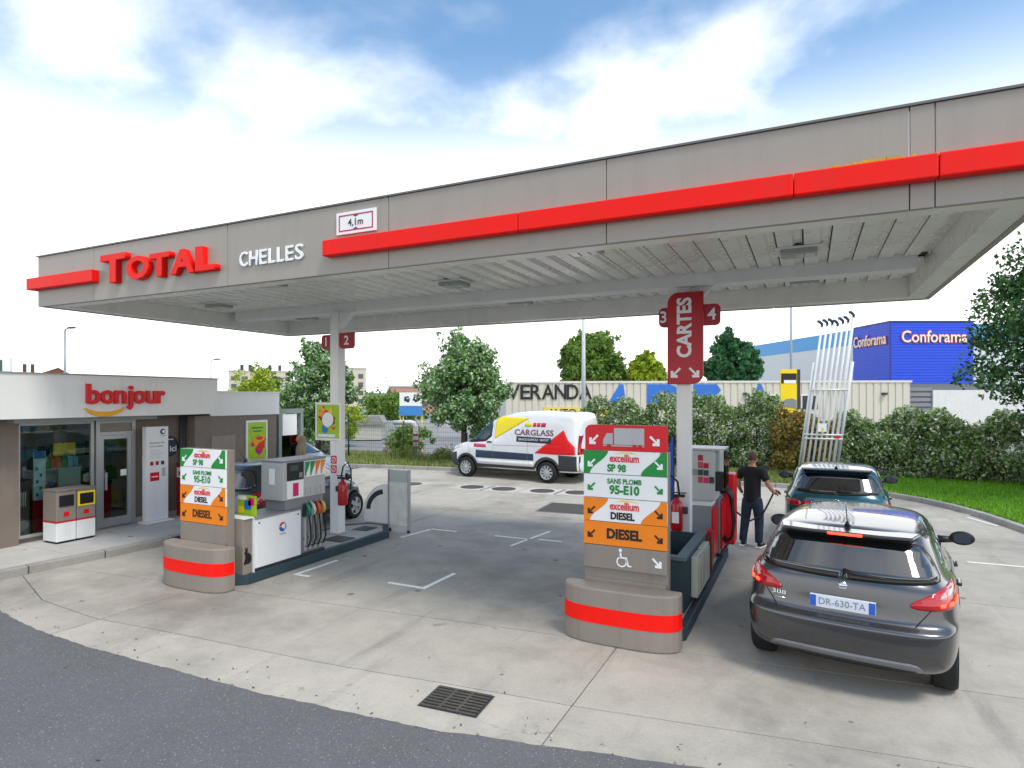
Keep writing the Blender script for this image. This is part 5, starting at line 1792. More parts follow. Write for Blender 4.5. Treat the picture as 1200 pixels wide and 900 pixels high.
# dark people carrier behind the left dispenser
MPV_SPEC = dict(
    nm='people_carrier',
    rings=[
        dict(y=(-1.85, 1.95), w=(.70, .74, .68), z=[(0, .26), (1, .24)]),
        dict(y=(-2.02, 2.05), w=(.82, .86, .78), z=[(0, .34), (.2, .26), (1, .28)]),
        dict(y=(-2.08, 2.10), w=(.86, .88, .82), z=[(0, .5), (.5, .45), (1, .46)], c=(.35, .7)),
        dict(y=(-2.06, 2.06), w=(.865, .885, .82), z=[(0, .72), (.5, .72), (1, .66)], c=(.36, .75)),
        dict(y=(-2.03, 1.95), w=(.85, .88, .80), z=[(0, 1.0), (.3, 1.0), (.7, .97), (1, .80)], c=(.38, .75)),
        dict(y=(-2.0, 1.45), w=(.80, .85, .76), z=[(0, 1.08), (.3, 1.05), (.7, 1.03), (1, 1.0)], c=(.36, .5)),
        dict(y=(-1.96, 1.35), w=(.77, .82, .72), z=[(0, 1.12), (.3, 1.09), (.7, 1.06), (1, 1.05)], c=(.36, .5)),
        dict(y=(-1.72, .60), w=(.66, .72, .64), z=[(0, 1.50), (.3, 1.53), (.7, 1.50), (1, 1.44)], c=(.3, .4)),
        dict(y=(-1.66, .45), w=(.62, .66, .60), z=[(0, 1.57), (.3, 1.61), (.7, 1.58), (1, 1.52)], c=(.3, .4)),
        dict(y=(-1.46, .3), w=(.45, .48, .45), z=[(0, 1.61), (.4, 1.65), (1, 1.57)], c=(.2, .3)),
    ],
    wr=.32, tx=.775, ya=-1.32, yb=1.38,
    rear_glass=[(.0, 1.48), (.40, 1.478), (.54, 1.46), (.63, 1.30), (.69, 1.14), (.35, 1.12), (0, 1.11)], rg_mid=1.28,
    side_glass=[[(.0, 1.10), (.95, 1.08), (1.1, 1.09), (.65, 1.38), (.35, 1.50), (.0, 1.52)], [(-.06, 1.10), (-.95, 1.12), (-.95, 1.50), (-.5, 1.545), (-.06, 1.525)], [(-1.02, 1.12), (-1.55, 1.15), (-1.40, 1.40), (-1.02, 1.50)]],
    seams=[[(-.03, 1.02), (-.03, .45)], [(1.0, 1.0), (.95, .45)], [(-1.0, 1.02), (-.90, .6)]],
    handles=[(.15, .95), (-.82, .97)],
    sill=[(-.9, .32), (.85, .32), (.85, .44), (-.9, .44)],
    windscreen=[(0, 1.12), (.45, 1.12), (.63, 1.13), (.54, 1.45), (.4, 1.50), (0, 1.51)],
    mx=.84, my=.80, mz=1.06,
    lamps=[([(.68, .80), (.845, .80), (.85, 1.06), (.74, 1.08), (.66, .95)], TAIL), ([(.70, .89), (.83, .89), (.83, .96), (.70, .96)], TAILW)],
    head=[(.45, .66), (.76, .72), (.80, .82), (.55, .78)],
    rear_seams=[[(0, .66), (.55, .68), (.64, .82)]],
    plate=(.80, .91, .26), aerial=(-1.3, 1.5))
MPVP = paint('slate_blue_paint', '#39434d', .30, .6)
mv, _, _ = hatchback('dark slate people carrier filling up behind the left dispenser', (-10.0, 9.8, 0), R(5), MPVP, MPV_SPEC, lit=False, sc=.93)

# pale blue-grey hatch parked past the annex
import copy
G2 = copy.copy(GREY_SPEC)
G2['nm'] = 'parked_hatchback'
hatchback('pale blue-grey hatchback parked beyond the shop annex', (-14.5, 14.1, 0), R(-90), paint('pale_blue_grey', '#8c9aa6', .3, .5), G2, lit=False)

# ------------------------------------------------------------------ delivery van
VW = paint('van_white', '#e3e5e6', .3, 0)
van = thing('delivery_van', 'white CARGLASS delivery van with yellow and red corner graphics', 'van', (-8.92, 19.45, 0), R(84))
vr = [
    dict(y=(-2.45, 2.55), w=(.78, .82, .74), z=[(0, .32), (1, .30)], c=(.25, .5)),
    dict(y=(-2.58, 2.66), w=(.92, .95, .86), z=[(0, .38), (1, .34)], c=(.22, .55)),
    dict(y=(-2.62, 2.72), w=(.96, .985, .92), z=[(0, .55), (1, .52)], c=(.20, .65)),
    dict(y=(-2.60, 2.70), w=(.965, .99, .93), z=[(0, .72), (1, .70)], c=(.18, .7)),
    dict(y=(-2.59, 2.66), w=(.965, .99, .92), z=[(0, 1.05), (.6, 1.02), (1, .90)], c=(.18, .75)),
    dict(y=(-2.58, 2.50), w=(.96, .985, .90), z=[(0, 1.18), (.7, 1.14), (.9, 1.10), (1, 1.08)], c=(.18, .7)),
    dict(y=(-2.575, 1.95), w=(.955, .98, .88), z=[(0, 1.30), (.7, 1.28), (.95, 1.22), (1, 1.22)], c=(.18, .5)),
    dict(y=(-2.565, 1.80), w=(.95, .97, .86), z=[(0, 1.40), (.7, 1.38), (.95, 1.30), (1, 1.30)], c=(.18, .5)),
    dict(y=(-2.54, 1.05), w=(.915, .93, .80), z=[(0, 1.95), (.5, 1.97), (.85, 1.92), (1, 1.88)], c=(.20, .45)),
    dict(y=(-2.50, .80), w=(.88, .89, .74), z=[(0, 2.16), (.5, 2.20), (.85, 2.13), (1, 2.02)], c=(.22, .45)),
    dict(y=(-2.40, .55), w=(.80, .80, .64), z=[(0, 2.255), (.5, 2.29), (.85, 2.22), (1, 2.11)], c=(.2, .4)),
    dict(y=(-2.15, .35), w=(.5, .5, .44), z=[(0, 2.28), (.5, 2.32), (.85, 2.25), (1, 2.15)], c=(.2, .3)),
]
o = body_mesh(vr, 3)
VY_R, VY_F = -1.46, 1.72
fin, vb = cut_wheels(o, [(.89, VY_R, .345, .41), (.89, VY_F, .345, .41)], VW, UNDER)
link('body', fin, None, van)
for s_ in (1, -1):
    wheel(van, s_ * .885, VY_R, .345, .345, .22, 10, rimm=mat('wheel_trim', '#b9bdbf', .4, metal=.3))
    wheel(van, s_ * .885, VY_F, .345, .345, .22, 10, rimm=mat('wheel_trim', '#b9bdbf', .4, metal=.3))
VBLUE = mat('van_blue_stripe', '#2c3c55', .4, var=.05)
VGREY = mat('van_bumper', '#33373b', .6, var=.08)
GY = mat('van_yellow', '#f0d90a', .35, var=.03)
GR = mat('van_red', '#e30d17', .35, var=.03)
VGL = mat('van_glass', '#22383c', .04, var=.2, scale=3, spec=.7)
for ax in ('left', 'right'):
    patch('cab_window', vb, [(.72, 1.33), (1.62, 1.26), (1.70, 1.33), (1.25, 1.82), (1.05, 1.90), (.72, 1.92)], ax, .006, VGL, van)
    patch('window_trim', vb, [(.68, 1.28), (1.80, 1.18), (1.78, 1.34), (1.28, 1.87), (1.05, 1.95), (.68, 1.97)], ax, .003, BLACK, van)
    patch('blue_stripe', vb, [(-.98, .70), (1.32, .70), (1.32, .96), (-.98, .92)], ax, .004, VBLUE, van, rnd=0)
    patch('white_strip', vb, [(-.95, .52), (1.25, .52), (1.25, .64), (-.95, .64)], ax, .010, VW, van, rnd=0)
    patch('sill', vb, [(-1.0, .36), (1.3, .36), (1.3, .50), (-1.0, .50)], ax, .003, VGREY, van, rnd=0)
    patch('rear_bumper_corner', vb, [(-2.60, .36), (-1.90, .36), (-1.88, .92), (-2.60, .90)], ax, .005, VGREY, van, rnd=0)
    patch('front_bumper_corner', vb, [(2.14, .36), (2.72, .36), (2.72, .74), (2.2, .86)], ax, .005, VGREY, van, rnd=0)
    patch('yellow_graphic', vb, [(.58, 2.12), (-.82, 2.08), (.54, 1.36)], ax, .005, GY, van, rnd=0)
    patch('red_graphic', vb, [(-2.05, 1.72), (-1.02, .95), (-1.75, .93), (-2.44, .94), (-2.42, 1.20), (-2.2, 1.42)], ax, .005, GR, van, rnd=0)
    for (yc, rr) in ((VY_R, .50), (VY_F, .49)):
        arc = [(yc + rr * math.cos(R(a)), .345 + rr * math.sin(R(a))) for a in range(8, 173, 11)] + [(yc + (rr - .085) * math.cos(R(a)), .345 + (rr - .085) * math.sin(R(a))) for a in range(172, 7, -11)]
        patch('arch_trim', vb, arc, ax, .012, VGREY, van, rnd=0)
    for sm in ([(.62, 2.05), (.60, .68)], [(1.72, 1.2), (1.62, .95), (1.60, .68)], [(-.75, 2.02), (-.75, .70)], [(.60, 1.15), (-2.0, 1.20)]):
        seam('shut_line', vb, sm, ax, mat('van_seam', '#8d9194', .6), van, r=.006)
    fl_ = ax == 'left'
    # left side of the van faces the camera and is read with +y to the left
    text_on('lettering', 'CARGLASS', .26, vb, -.98, 1.60, ax, .008, mat('van_letter', '#7d4a68', .4), van, width=1.45, bold=.006, flip=fl_)
    patch('slogan_plate', vb, [(-.33, 1.30), (-1.62, 1.27), (-1.62, 1.45), (-.33, 1.48)], ax, .006, NAVY, van, rnd=0)
    for wd_, off_, ww_ in (('SERVICE', -.42, .30), ('À', -.235, .05), ('DOMICILE', -.01, .36), ('GRATUIT', .40, .32)):
        text_on('lettering', wd_, .095, vb, -.975 + (-off_ if fl_ else off_), 1.375, ax, .008, LETW, van, width=ww_, flip=fl_)
    for (a, b, c_) in ((-.62, -.88, '#e8d820'), (-.93, -1.05, '#d8283c'), (-1.08, -1.20, '#d8283c'), (-1.23, -1.40, '#c02858')):
        patch('emblem', vb, [(a, 1.80), (b, 1.80), (b - .03, 1.93), (a - .03, 1.93)], ax, .006, mat('vanemb' + c_, c_, .4), van, rnd=0)
    patch('door_logo', vb, [(1.42, 1.06), (.90, 1.06), (.90, 1.17), (1.42, 1.17)], ax, .007, mat('door_logo', '#d5476a', .4, var=.2, scale=20), van, rnd=0)
    patch('door_handle', vb, [(.66, 1.22), (.86, 1.22), (.86, 1.27), (.66, 1.27)], ax, .02, BLACK, van, rnd=0)
    patch('tail_lamp', vb, [(-2.58, .95), (-2.50, .95), (-2.50, 1.55), (-2.58, 1.55)], ax, .012, TAIL, van, rnd=0)
patch('windscreen', vb, [(-.72, 1.32), (.72, 1.32), (.62, 1.92), (-.62, 1.92)], 'front', .006, VGL, van, rnd=1)
patch('front_bumper', vb, [(-.80, .36), (.80, .36), (.80, .72), (-.80, .72)], 'front', .006, VGREY, van, rnd=1)
for s_ in (1, -1):
    patch('head_lamp', vb, [(s_ * .52, .88), (s_ * .86, .95), (s_ * .86, 1.12), (s_ * .60, 1.02)], 'front', .006, mat('head_lamp', '#c9d2d6', .08, coat=1), van)
    MB().box(s_ * 1.0 - .02, s_ * 1.22, 1.60, 1.70, 1.22, 1.55, .03).build('door_mirror', BLACK, van)
# ------------------------------------------------------------------ foliage


def leaves_mesh(name, centres, normals_out, size, seed, aspect=.55):
    """leaf-shaped quads (diamonds) at given points"""
    r = np.random.default_rng(seed)
    n_ = len(centres)
    d = r.normal(size=(n_, 3)) + normals_out * .8 + np.array([0, 0, .25])
    d /= np.linalg.norm(d, axis=1)[:, None]
    t = np.cross(d, r.normal(size=(n_, 3)))
    t /= np.linalg.norm(t, axis=1)[:, None]
    b = np.cross(d, t)
    s_ = (size * r.uniform(.6, 1.35, n_))[:, None]
    V = np.empty((n_, 4, 3))
    V[:, 0] = centres - t * s_ * .5
    V[:, 1] = centres + b * s_ * aspect * .5 + d * s_ * .08
    V[:, 2] = centres + t * s_ * .5
    V[:, 3] = centres - b * s_ * aspect * .5 + d * s_ * .08
    me = bpy.data.meshes.new(name)
    me.vertices.add(n_ * 4)
    me.vertices.foreach_set('co', V.reshape(-1).astype(np.float32))
    me.loops.add(n_ * 4)
    me.loops.foreach_set('vertex_index', np.arange(n_ * 4, dtype=np.int32))
    me.polygons.add(n_)
    me.polygons.foreach_set('loop_start', np.arange(0, n_ * 4, 4, dtype=np.int32))
    me.polygons.foreach_set('loop_total', np.full(n_, 4, dtype=np.int32))
    me.update(calc_edges=True)
    return me


def clump_points(r, blobs_, per, shell=.5):
    """points in ellipsoid clumps; blobs (cx,cy,cz,rx,ry,rz)"""
    C_, D_ = [], []
    for (cx_, cy_, cz_, rx, ry, rz_) in blobs_:
        u = r.normal(size=(per, 3))
        u /= np.linalg.norm(u, axis=1)[:, None]
        rad = r.uniform(shell, 1.05, per) ** .6
        C_.append(np.array([cx_, cy_, cz_]) + u * rad[:, None] * np.array([rx, ry, rz_]))
        D_.append(u)
    return np.concatenate(C_), np.concatenate(D_)


def tree(label, x_, y_, h, w_, base, m, seed, size=.13, nclump=90, per=150, dens=1.0, group=None, name='broadleaf_tree', top=1.0, trunk_r=.12, cat='tree', lean=(0, 0), cl=.30):
    r = np.random.default_rng(seed)
    t_ = thing(name, label, cat, (x_, y_, 0), 0, group)
    cz_ = (base + h) / 2
    hh = (h - base) / 2
    bl = []
    for i in range(nclump):
        u = r.normal(size=3); u /= np.linalg.norm(u)
        rad = r.uniform(.15, 1) ** .45
        f = 1 - .28 * max(0, u[2]) * top
        c_ = u * rad * np.array([w_ / 2 * f, w_ / 2 * f, hh]) * .86
        k = cl * w_ * r.uniform(.35, .75) * .62
        bl.append((c_[0] + lean[0] * (c_[2] / hh), c_[1] + lean[1] * (c_[2] / hh), cz_ + c_[2], k, k, k * r.uniform(.7, 1.1)))
    P_, D_ = clump_points(r, bl, per, .15)
    tw = []
    for i in range(nclump * 2):                         # loose sprays that break the outline
        b_ = bl[r.integers(len(bl))]
        u = r.normal(size=3) + np.array([0, 0, .5]); u /= np.linalg.norm(u)
        c_ = np.array(b_[:3]) + u * b_[3] * r.uniform(.9, 1.35)
        k = b_[3] * r.uniform(.25, .5)
        tw.append((c_[0], c_[1], c_[2], k, k, k))
    P2, D2 = clump_points(r, tw, max(8, per // 8), .1)
    P_ = np.concatenate([P_, P2]); D_ = np.concatenate([D_, D2])
    link('crown', leaves_mesh('crown', P_, D_, size, seed + 1), m, t_)
    tk = MB()
    tk.tube([(0, 0, -.1), (.02, .02, base * .6), (.0, .04, base * 1.1 + .2), (.05, .0, cz_)], [trunk_r * 1.3, trunk_r, trunk_r * .85, trunk_r * .5], 10)
    tk.build('trunk', BARK, t_)
    for i in range(9):
        a = i * 2.4 + seed
        z0 = base + .15 + (cz_ - base) * r.uniform(0, .8)
        b_ = bl[i * 3]
        MB().tube([(0, .02, z0), (b_[0] * .5, b_[1] * .5, (z0 + b_[2]) / 2 + .1), (b_[0], b_[1], b_[2])], [trunk_r * .5, trunk_r * .32, trunk_r * .12], 6).build('limb', BARK, t_)
    return t_


def shrub(label, pts, m, seed, size=.115, per=160, n_=40, name='shrub', cat='hedge', group=None, zfun=None, depth=1.4):
    """a hedge run between two ground points with an uneven top"""
    r = np.random.default_rng(seed)
    (x0, y0, h0), (x1, y1, h1) = pts
    t_ = thing(name, label, cat, ((x0 + x1) / 2, (y0 + y1) / 2, .1), 0, group)
    Lr = math.hypot(x1 - x0, y1 - y0)
    nx_, ny_ = -(y1 - y0) / Lr, (x1 - x0) / Lr
    bl = []
    for i in range(n_):
        u = r.uniform(0, 1)
        hh = (h0 + (h1 - h0) * u) * (1 + .09 * math.sin(u * Lr * 2.1 + seed) + .07 * math.sin(u * Lr * 4.7 + 2 * seed))
        v = r.uniform(-.5, .5) * depth
        z_ = hh * r.uniform(.08, .92)
        k = r.uniform(.24, .46)
        bl.append((x0 + (x1 - x0) * u + nx_ * v, y0 + (y1 - y0) * u + ny_ * v, max(z_ - .1, k * .4) + .1, k * 1.15, k * 1.15, k))
    P_, D_ = clump_points(r, bl, per, .3)
    tw = []
    for i in range(n_ * 3):
        u = r.uniform(0, 1)
        hh = (h0 + (h1 - h0) * u) * (1 + .09 * math.sin(u * Lr * 2.1 + seed) + .07 * math.sin(u * Lr * 4.7 + 2 * seed)) * r.uniform(.90, 1.16)
        v = r.uniform(-.45, .45) * depth
        k = r.uniform(.05, .12)
        tw.append((x0 + (x1 - x0) * u + nx_ * v, y0 + (y1 - y0) * u + ny_ * v, hh, k, k, k * 1.8))
    P2, D2 = clump_points(r, tw, 22, .1)
    P_ = np.concatenate([P_, P2]); D_ = np.concatenate([D_, D2])
    P_ -= np.array([(x0 + x1) / 2, (y0 + y1) / 2, .1])
    P_[:, 2] = np.maximum(P_[:, 2], .01)
    link('foliage', leaves_mesh('foliage', P_, D_, size, seed + 1), m, t_)
    for i in range(7):
        u = (i + .5) / 7
        xx, yy_ = (x0 + (x1 - x0) * u) - (x0 + x1) / 2, (y0 + (y1 - y0) * u) - (y0 + y1) / 2
        MB().tube([(xx, yy_, 0), (xx + r.uniform(-.1, .1), yy_, .5 * h0), (xx + r.uniform(-.25, .25), yy_ + r.uniform(-.2, .2), .85 * h0)], [.03, .022, .01], 6).build('stem', BARK, t_)
    return t_


L_LINDEN = leaf_mat('linden_leaves', ['#2c5320', '#3f7026', '#568c33', '#74a648', '#b9c9a0', '#d3dcc4', '#4a7f2c'], .28)
L_HEDGE = leaf_mat('hedge_leaves', ['#34591f', '#4f7a2b', '#6f953c', '#93ab5e', '#c0cb9f', '#e6e9d8', '#6d963c'], .36)
L_BROWN = leaf_mat('autumn_leaves', ['#5c6a2a', '#8a7a35', '#b08646', '#c89a5a', '#7d8a3c', '#4a6a28'], .3)
L_OAK = leaf_mat('oak_leaves', ['#1d3d20', '#2a5228', '#376330', '#4b7538', '#6b8c4e'], .22)
L_YEL = leaf_mat('yellow_green_leaves', ['#7d9a1f', '#a3b52a', '#c9c93a', '#8fae30', '#5f8a25'], .3)
L_FAR = leaf_mat('far_leaves', ['#4c6b26', '#5f8230', '#78963c', '#8ea84c', '#557834'], .3)
L_FAR2 = leaf_mat('far_dark_leaves', ['#2a5a3a', '#376a42', '#45794a', '#5a8a58'], .3)

tree('dense green tree with pale leaf tufts just left of the white van', -12.6, 21.7, 5.55, 3.9, .9, L_LINDEN, 11, .15, 130, 190, trunk_r=.13)
tree('dense green tree behind the left canopy column', -19.1, 20.4, 5.5, 3.5, .5, L_LINDEN, 12, .16, 100, 170)
tree('large dark evergreen oak reaching in from the right edge', 6.55, 20.6, 7.6, 6.6, 1.3, L_OAK, 13, .13, 120, 190, trunk_r=.2, cl=.24, name='evergreen_oak')
tree('tall round green tree behind the VERANDA warehouse', -22.0, 66.5, 10.4, 8.2, 2, L_FAR, 14, .5, 150, 150, trunk_r=.3)
tree('small pale green tree behind the warehouse left of the tall red sign', -16.2, 68, 7.8, 5.4, 1.5, L_YEL, 15, .5, 120, 150, trunk_r=.25)
tree('dark blue-green tree behind the warehouse right of the tall red sign', -6.6, 63.0, 9.4, 5.4, 2, L_FAR2, 16, .5, 140, 150, trunk_r=.3)
tree('yellow-green bush right of the left canopy column', -24.4, 27.5, 2.9, 3.6, .1, L_YEL, 17, .16, 60, 90, trunk_r=.08)
tree('yellow-green bush left of the tree behind the left column', -33, 29.5, 5.0, 4.2, .8, L_YEL, 18, .2, 50, 90, trunk_r=.1)
tree('green shrub at the far side of the yard below the brick building', -33, 44, 3.2, 6.5, .1, L_FAR, 19, .3, 60, 80, trunk_r=.1)
tree('green shrub beside the white U-shaped pipe', -17.2, 24.6, 1.5, 2.6, .05, L_FAR, 20, .12, 40, 90, trunk_r=.04)
tree('olive tree crown above the shop annex roof', -36, 33, 5.2, 3.6, 1.0, L_FAR, 27, .22, 40, 90, trunk_r=.1)

shrub('pale-leaved hedge section behind the white van', ((-8.6, 25.2, 2.1), (-4.6, 25.2, 2.4)), L_HEDGE, 31, per=184, n_=110, group='hedge behind the forecourt')
shrub('pale-leaved hedge section behind the tall red sign', ((-4.6, 25.2, 2.4), (-.9, 25.0, 2.35)), L_HEDGE, 32, per=184, n_=110, group='hedge behind the forecourt')
shrub('rusty brown shrub in the hedge left of the vent pipes', ((-1.0, 24.6, 1.9), (.9, 24.5, 1.8)), L_BROWN, 33, per=168, n_=62, group='hedge behind the forecourt')
shrub('pale-leaved hedge section right of the vent pipes', ((.9, 24.6, 1.85), (4.0, 24.3, 1.9)), L_HEDGE, 34, per=192, n_=110, group='hedge behind the forecourt')
shrub('pale-leaved hedge section under the evergreen oak', ((4.0, 24.3, 1.85), (8.2, 23.6, 1.7)), L_HEDGE, 35, per=192, n_=129, group='hedge behind the forecourt')
shrub('low dark juniper at the right end of the hedge', ((5.9, 22.5, .8), (8.6, 21.6, 1.0)), L_OAK, 36, per=160, n_=72, size=.08)

# weeds along the yard fence
r_ = np.random.default_rng(44)
for i, (xx, yy_, lab) in enumerate(((-19.6, 21.6, 'tuft of weeds at the fence right of the left column'), (-15.9, 22.2, 'tuft of weeds at the foot of the white U-shaped pipe'), (-13.9, 22.4, 'tuft of weeds at the fence left of the leafy tree'))):
    t_ = thing('weed_tuft', lab, 'weeds', (xx, yy_, .1), 0, 'weeds at the fence')
    bl = [(r_.uniform(-.6, .6), r_.uniform(-.3, .3), r_.uniform(.1, .5), .16, .16, .3) for k in range(16)]
    P_, D_ = clump_points(r_, bl, 70, .2)
    P_[:, 2] = np.maximum(P_[:, 2], 0)
    link('foliage', leaves_mesh('foliage', P_, D_, .12, 50 + i, .3), GRASS2, t_)

# ------------------------------------------------------------------ vent pipes behind the teal car
vp = thing('vent_pipes', 'bank of tall white tank vent pipes leaning on a frame behind the teal car', 'pipes', (.3, 22.4, .1))
VP = mat('pipe_white', '#dcdedd', .4, var=.06, dirt=.1)
TIP = mat('pipe_tip', '#3a4658', .5)
base_y = 22.4
for i in range(7):
    x0 = -.22 + .15 * i
    zt = [5.05, 5.08, 5.1, 5.05, 5.12, 5.15, 5.3][i] + .0
    lean = .62
    tp = (x0 + lean, base_y, zt)
    W(MB().tube([(x0, base_y, .1), (x0 + lean * .5, base_y, zt * .5 + .05), tp], .038 if i < 6 else .05, 10).build('pipe', VP, vp))
    W(MB().tube([tp, (tp[0] + .01, base_y, zt + .08), (tp[0] - .07, base_y - .03, zt + .17), (tp[0] - .13, base_y - .04, zt + .17)], [.042, .045, .05, .05], 10).build('vent_cap', TIP, vp))
for (z_, xa, xb) in ((1.55, -.12, 1.0), (1.42, -.12, 1.0), (3.0, .10, 1.15)):
    W(MB().tube([(xa, base_y - .06, z_), (xb, base_y - .06, z_)], .028, 8).build('cross_rail', VP, vp))
for xa in (-.30, .80):
    W(MB().tube([(xa, base_y + .3, .1), (xa + .48, base_y + .05, 3.9)], .05, 10).build('support_post', VP, vp))
W(box('notice', SIGNW, .28, .54, base_y - .12, base_y - .105, 1.65, 1.92, vp))
W(MB().prism([(.37, 1.70), (.47, 1.70), (.42, 1.80)], base_y - .125, base_y - .1205).build('warning_mark', YELLOW, vp))
W(MB().prism(disc_pts(.86, 1.49, .06, 16), base_y - .105, base_y - .095).build('red_disc', SREDL, vp))

# ------------------------------------------------------------------ warehouse with VERANDA lettering
CREAM = mat('cream_cladding', '#cfc9b8', .55, var=.05, scale=.4, dirt=.08)
BW = mat('blue_paint_letters', '#2f6fc4', .5, var=.12, scale=1)
wh_a = R(25.6 - 4.5)                     # long side nearly square to the camera
wh = thing('warehouse', 'long low cream ribbed warehouse behind the hedge', 'warehouse', (-20.75, 42.15, 0), wh_a)
# local frame: x along the front, y inward, front at y = 0
WHL = 29.4


def rib_wall(name, x0, x1, z0, z1, m, parent, pitch=.5, y0=0.0):
    n_ = int((x1 - x0) / pitch)
    p_ = (x1 - x0) / n_
    me = MB().prism([(0.01, 0), (p_ * .7, 0), (p_ * .75, .04), (p_ * .97, .04), (p_ * .99, 0), (p_ * .99, .12), (.01, .12)], z0, z1, 'xy').mesh(name)
    me.materials.append(m)
    for i in range(n_):
        link(name, me, None, parent, (x0 + i * p_, y0, 0))


rib_wall('cladding_panel', 0, WHL, 0, 3.85, CREAM, wh)
box('eaves_trim', mat('eaves_pale', '#dcd8cb', .5), -.1, WHL + .1, -.05, .2, 3.852, 4.0, wh)
box('roof', LGREY, 0, WHL, .2, 16, 3.86, 3.98, wh)
box('side_wall', CREAM, WHL - .15, WHL, .2, 16, 0, 3.85, wh)
box('grey_gable', mat('slate_cladding', '#6a6f75', .5, var=.05), WHL + .02, WHL + 9.0, .3, 16, 0, 3.75, wh)
for i in range(9):
    box('louvre', MGREY, WHL + .03, WHL + 1.6, .22, .295, .2 + .38 * i, .45 + .38 * i, wh)
box('white_wall', mat('white_render', '#d9d8d3', .7, var=.05, dirt=.1), WHL + 1.62, WHL + 9.2, .10, .28, 0, 3.3, wh)
for (a, b) in ((19.4, 20.6), (20.9, 21.6), (21.8, 22.9)):
    w_ = box('window', mat('dark_window', '#2b3236', .1), a, b, -.06, -.004, 1.9, 2.9, wh)
    box('frame', WHITE, a - .06, b + .06, -.04, -.003, 2.9, 2.97, w_)
    box('frame', WHITE, a - .06, a, -.07, -.003, 1.9, 2.9, w_)
for a in (17.6, 27.4):
    box('wall_lamp', DGREY, a, a + .3, -.25, -.004, 2.95, 3.12, wh)
vs_ = thing('wall_lettering', 'black VERANDA letters painted on the cream warehouse wall', 'sign', (-20.75, 42.15, 2), wh_a)
xq = .1
for ch, w_ in zip('VERANDA', (.98, .74, .83, .95, .88, .88, .98)):
    me = text_mesh(ch, 1.62, bold=.022, extrude=.03, align='LEFT')
    vx = [v.co.x for v in me.vertices]; vy = [v.co.y for v in me.vertices]
    me.transform(Matrix.Diagonal((w_ / (max(vx) - min(vx)), 1.13 / (max(vy) - min(vy)), 1, 1)) @ Matrix.Translation((-min(vx), -min(vy), 0)))
    me.transform(Matrix.Translation((xq, -.035, .62)) @ FRONT)
    link('letter', me, BLK, vs_)
    xq += w_ + .03
vs2 = thing('wall_lettering', 'large blue letters and triangle painted on the warehouse wall', 'sign', (-20.75, 42.15, 2), wh_a)
MB().prism([(7.7, .3), (9.05, .3), (8.85, 1.75), (8.55, 1.75)], -.03, -.004).build('letter', BW, vs2)
MB().prism([(10.6, .3), (10.6, 1.75), (12.3, 1.75), (13.2, 1.35), (13.4, .8), (13.2, .3), (12.4, .3), (12.3, .7), (11.7, .75), (11.6, .3)], -.03, -.004).build('letter', BW, vs2)
MB().prism([(14.0, .3), (14.0, 1.75), (15.7, 1.75), (16.0, 1.3), (15.2, .3)], -.03, -.004).build('letter', BW, vs2)
MB().prism([(18.1, .3), (19.5, .3), (18.9, 1.75), (18.7, 1.75)], -.03, -.004).build('letter', BW, vs2)
ac = thing('banner', 'yellow AUTO CHOC banner above the roof of the white van', 'banner', (-20.75, 42.15, 1.62), wh_a)
box('board', mat('pale_yellow', '#e5cf62', .5, var=.08), 2.9, 8.0, -.10, -.004, -.3, .42, ac)
text('lettering', 'AUTO CHOC', .62, (5.5, -.11, .03), BLK, ac, extrude=.01, bold=.01, width=4.6)

# ------------------------------------------------------------------ blue furniture store behind
CB = mat('store_blue', '#1e4fd6', .45, var=.05)
CBL = mat('store_light_blue', '#4fa3dc', .45, var=.05)
CWH = mat('store_white', '#d3d8da', .5, var=.04)
CA = math.atan(347 / 723)
cf = thing('furniture_store', 'big blue ribbed store block with pale wing behind the warehouse', 'store', (7.9, 77, 0), CA)
# corner of the blue block at local origin; front runs +x, side runs back along +y
me = MB().box(0, 8.9, -.04, .06, 0, .29).box(0, 8.9, -.07, -.041, .06, .22).mesh('blue_cladding_strip')
me.materials.append(CB)
for i in range(36):
    link('cladding_strip', me, None, cf, (0, 0, i * .30))
me2 = MB().prism([(-.04, 0), (-.24, 6.7), (-.14, 6.7), (.06, .07)], 0, .29, 'xy').prism([(-.07, 0), (-.27, 6.7), (-.241, 6.7), (-.041, 0)], .06, .22, 'xy').mesh('blue_side_strip')
me2.materials.append(CB)
for i in range(36):
    link('cladding_strip', me2, None, cf, (0, 0, i * .30))
NV = mat('store_navy', '#182c80', .4)
MB().prism([(-.1, -.12), (9.0, -.12), (9.0, 6.7), (-.3, 6.7)], 10.8, 10.98, 'xy').build('parapet', NV, cf)
box('corner_trim', NV, -.10, .05, -.10, -.045, 0, 10.79, cf)
box('block_core', CB, .1, 8.8, .08, 6.6, 0, 10.75, cf)
box('pale_wing', CWH, 8.92, 24, .6, 30, 0, 8.9, cf)
box('light_blue_wing', CBL, 8.92, 24, .5, 30, 8.91, 10.7, cf)
MB().prism([(-.25, 6.72), (-3.4, 30.6), (8.9, 30.6), (8.9, 6.72)], 0, 8.95, 'xy').build('white_wing', CWH, cf)
MB().prism([(-.30, 6.72), (-3.45, 30.7), (8.9, 30.7), (8.9, 6.72)], 8.96, 10.75, 'xy').build('blue_roof_band', CBL, cf)
CFO = mat('store_letter', '#f2e6d8', .4)
CFR = mat('store_letter_edge', '#d8562a', .4)
s1 = thing('store_sign', 'orange edged Conforama letters on the front of the blue store', 'sign', (7.9, 77, 9.2), CA)
text('letters_edge', 'Conforama', 1.75, (4.65, -.12, .0), CFR, s1, extrude=.04, bold=.07, width=7.15)
text('letters_face', 'Conforama', 1.75, (4.65, -.19, .0), CFO, s1, extrude=.02, bold=.015, width=7.0)
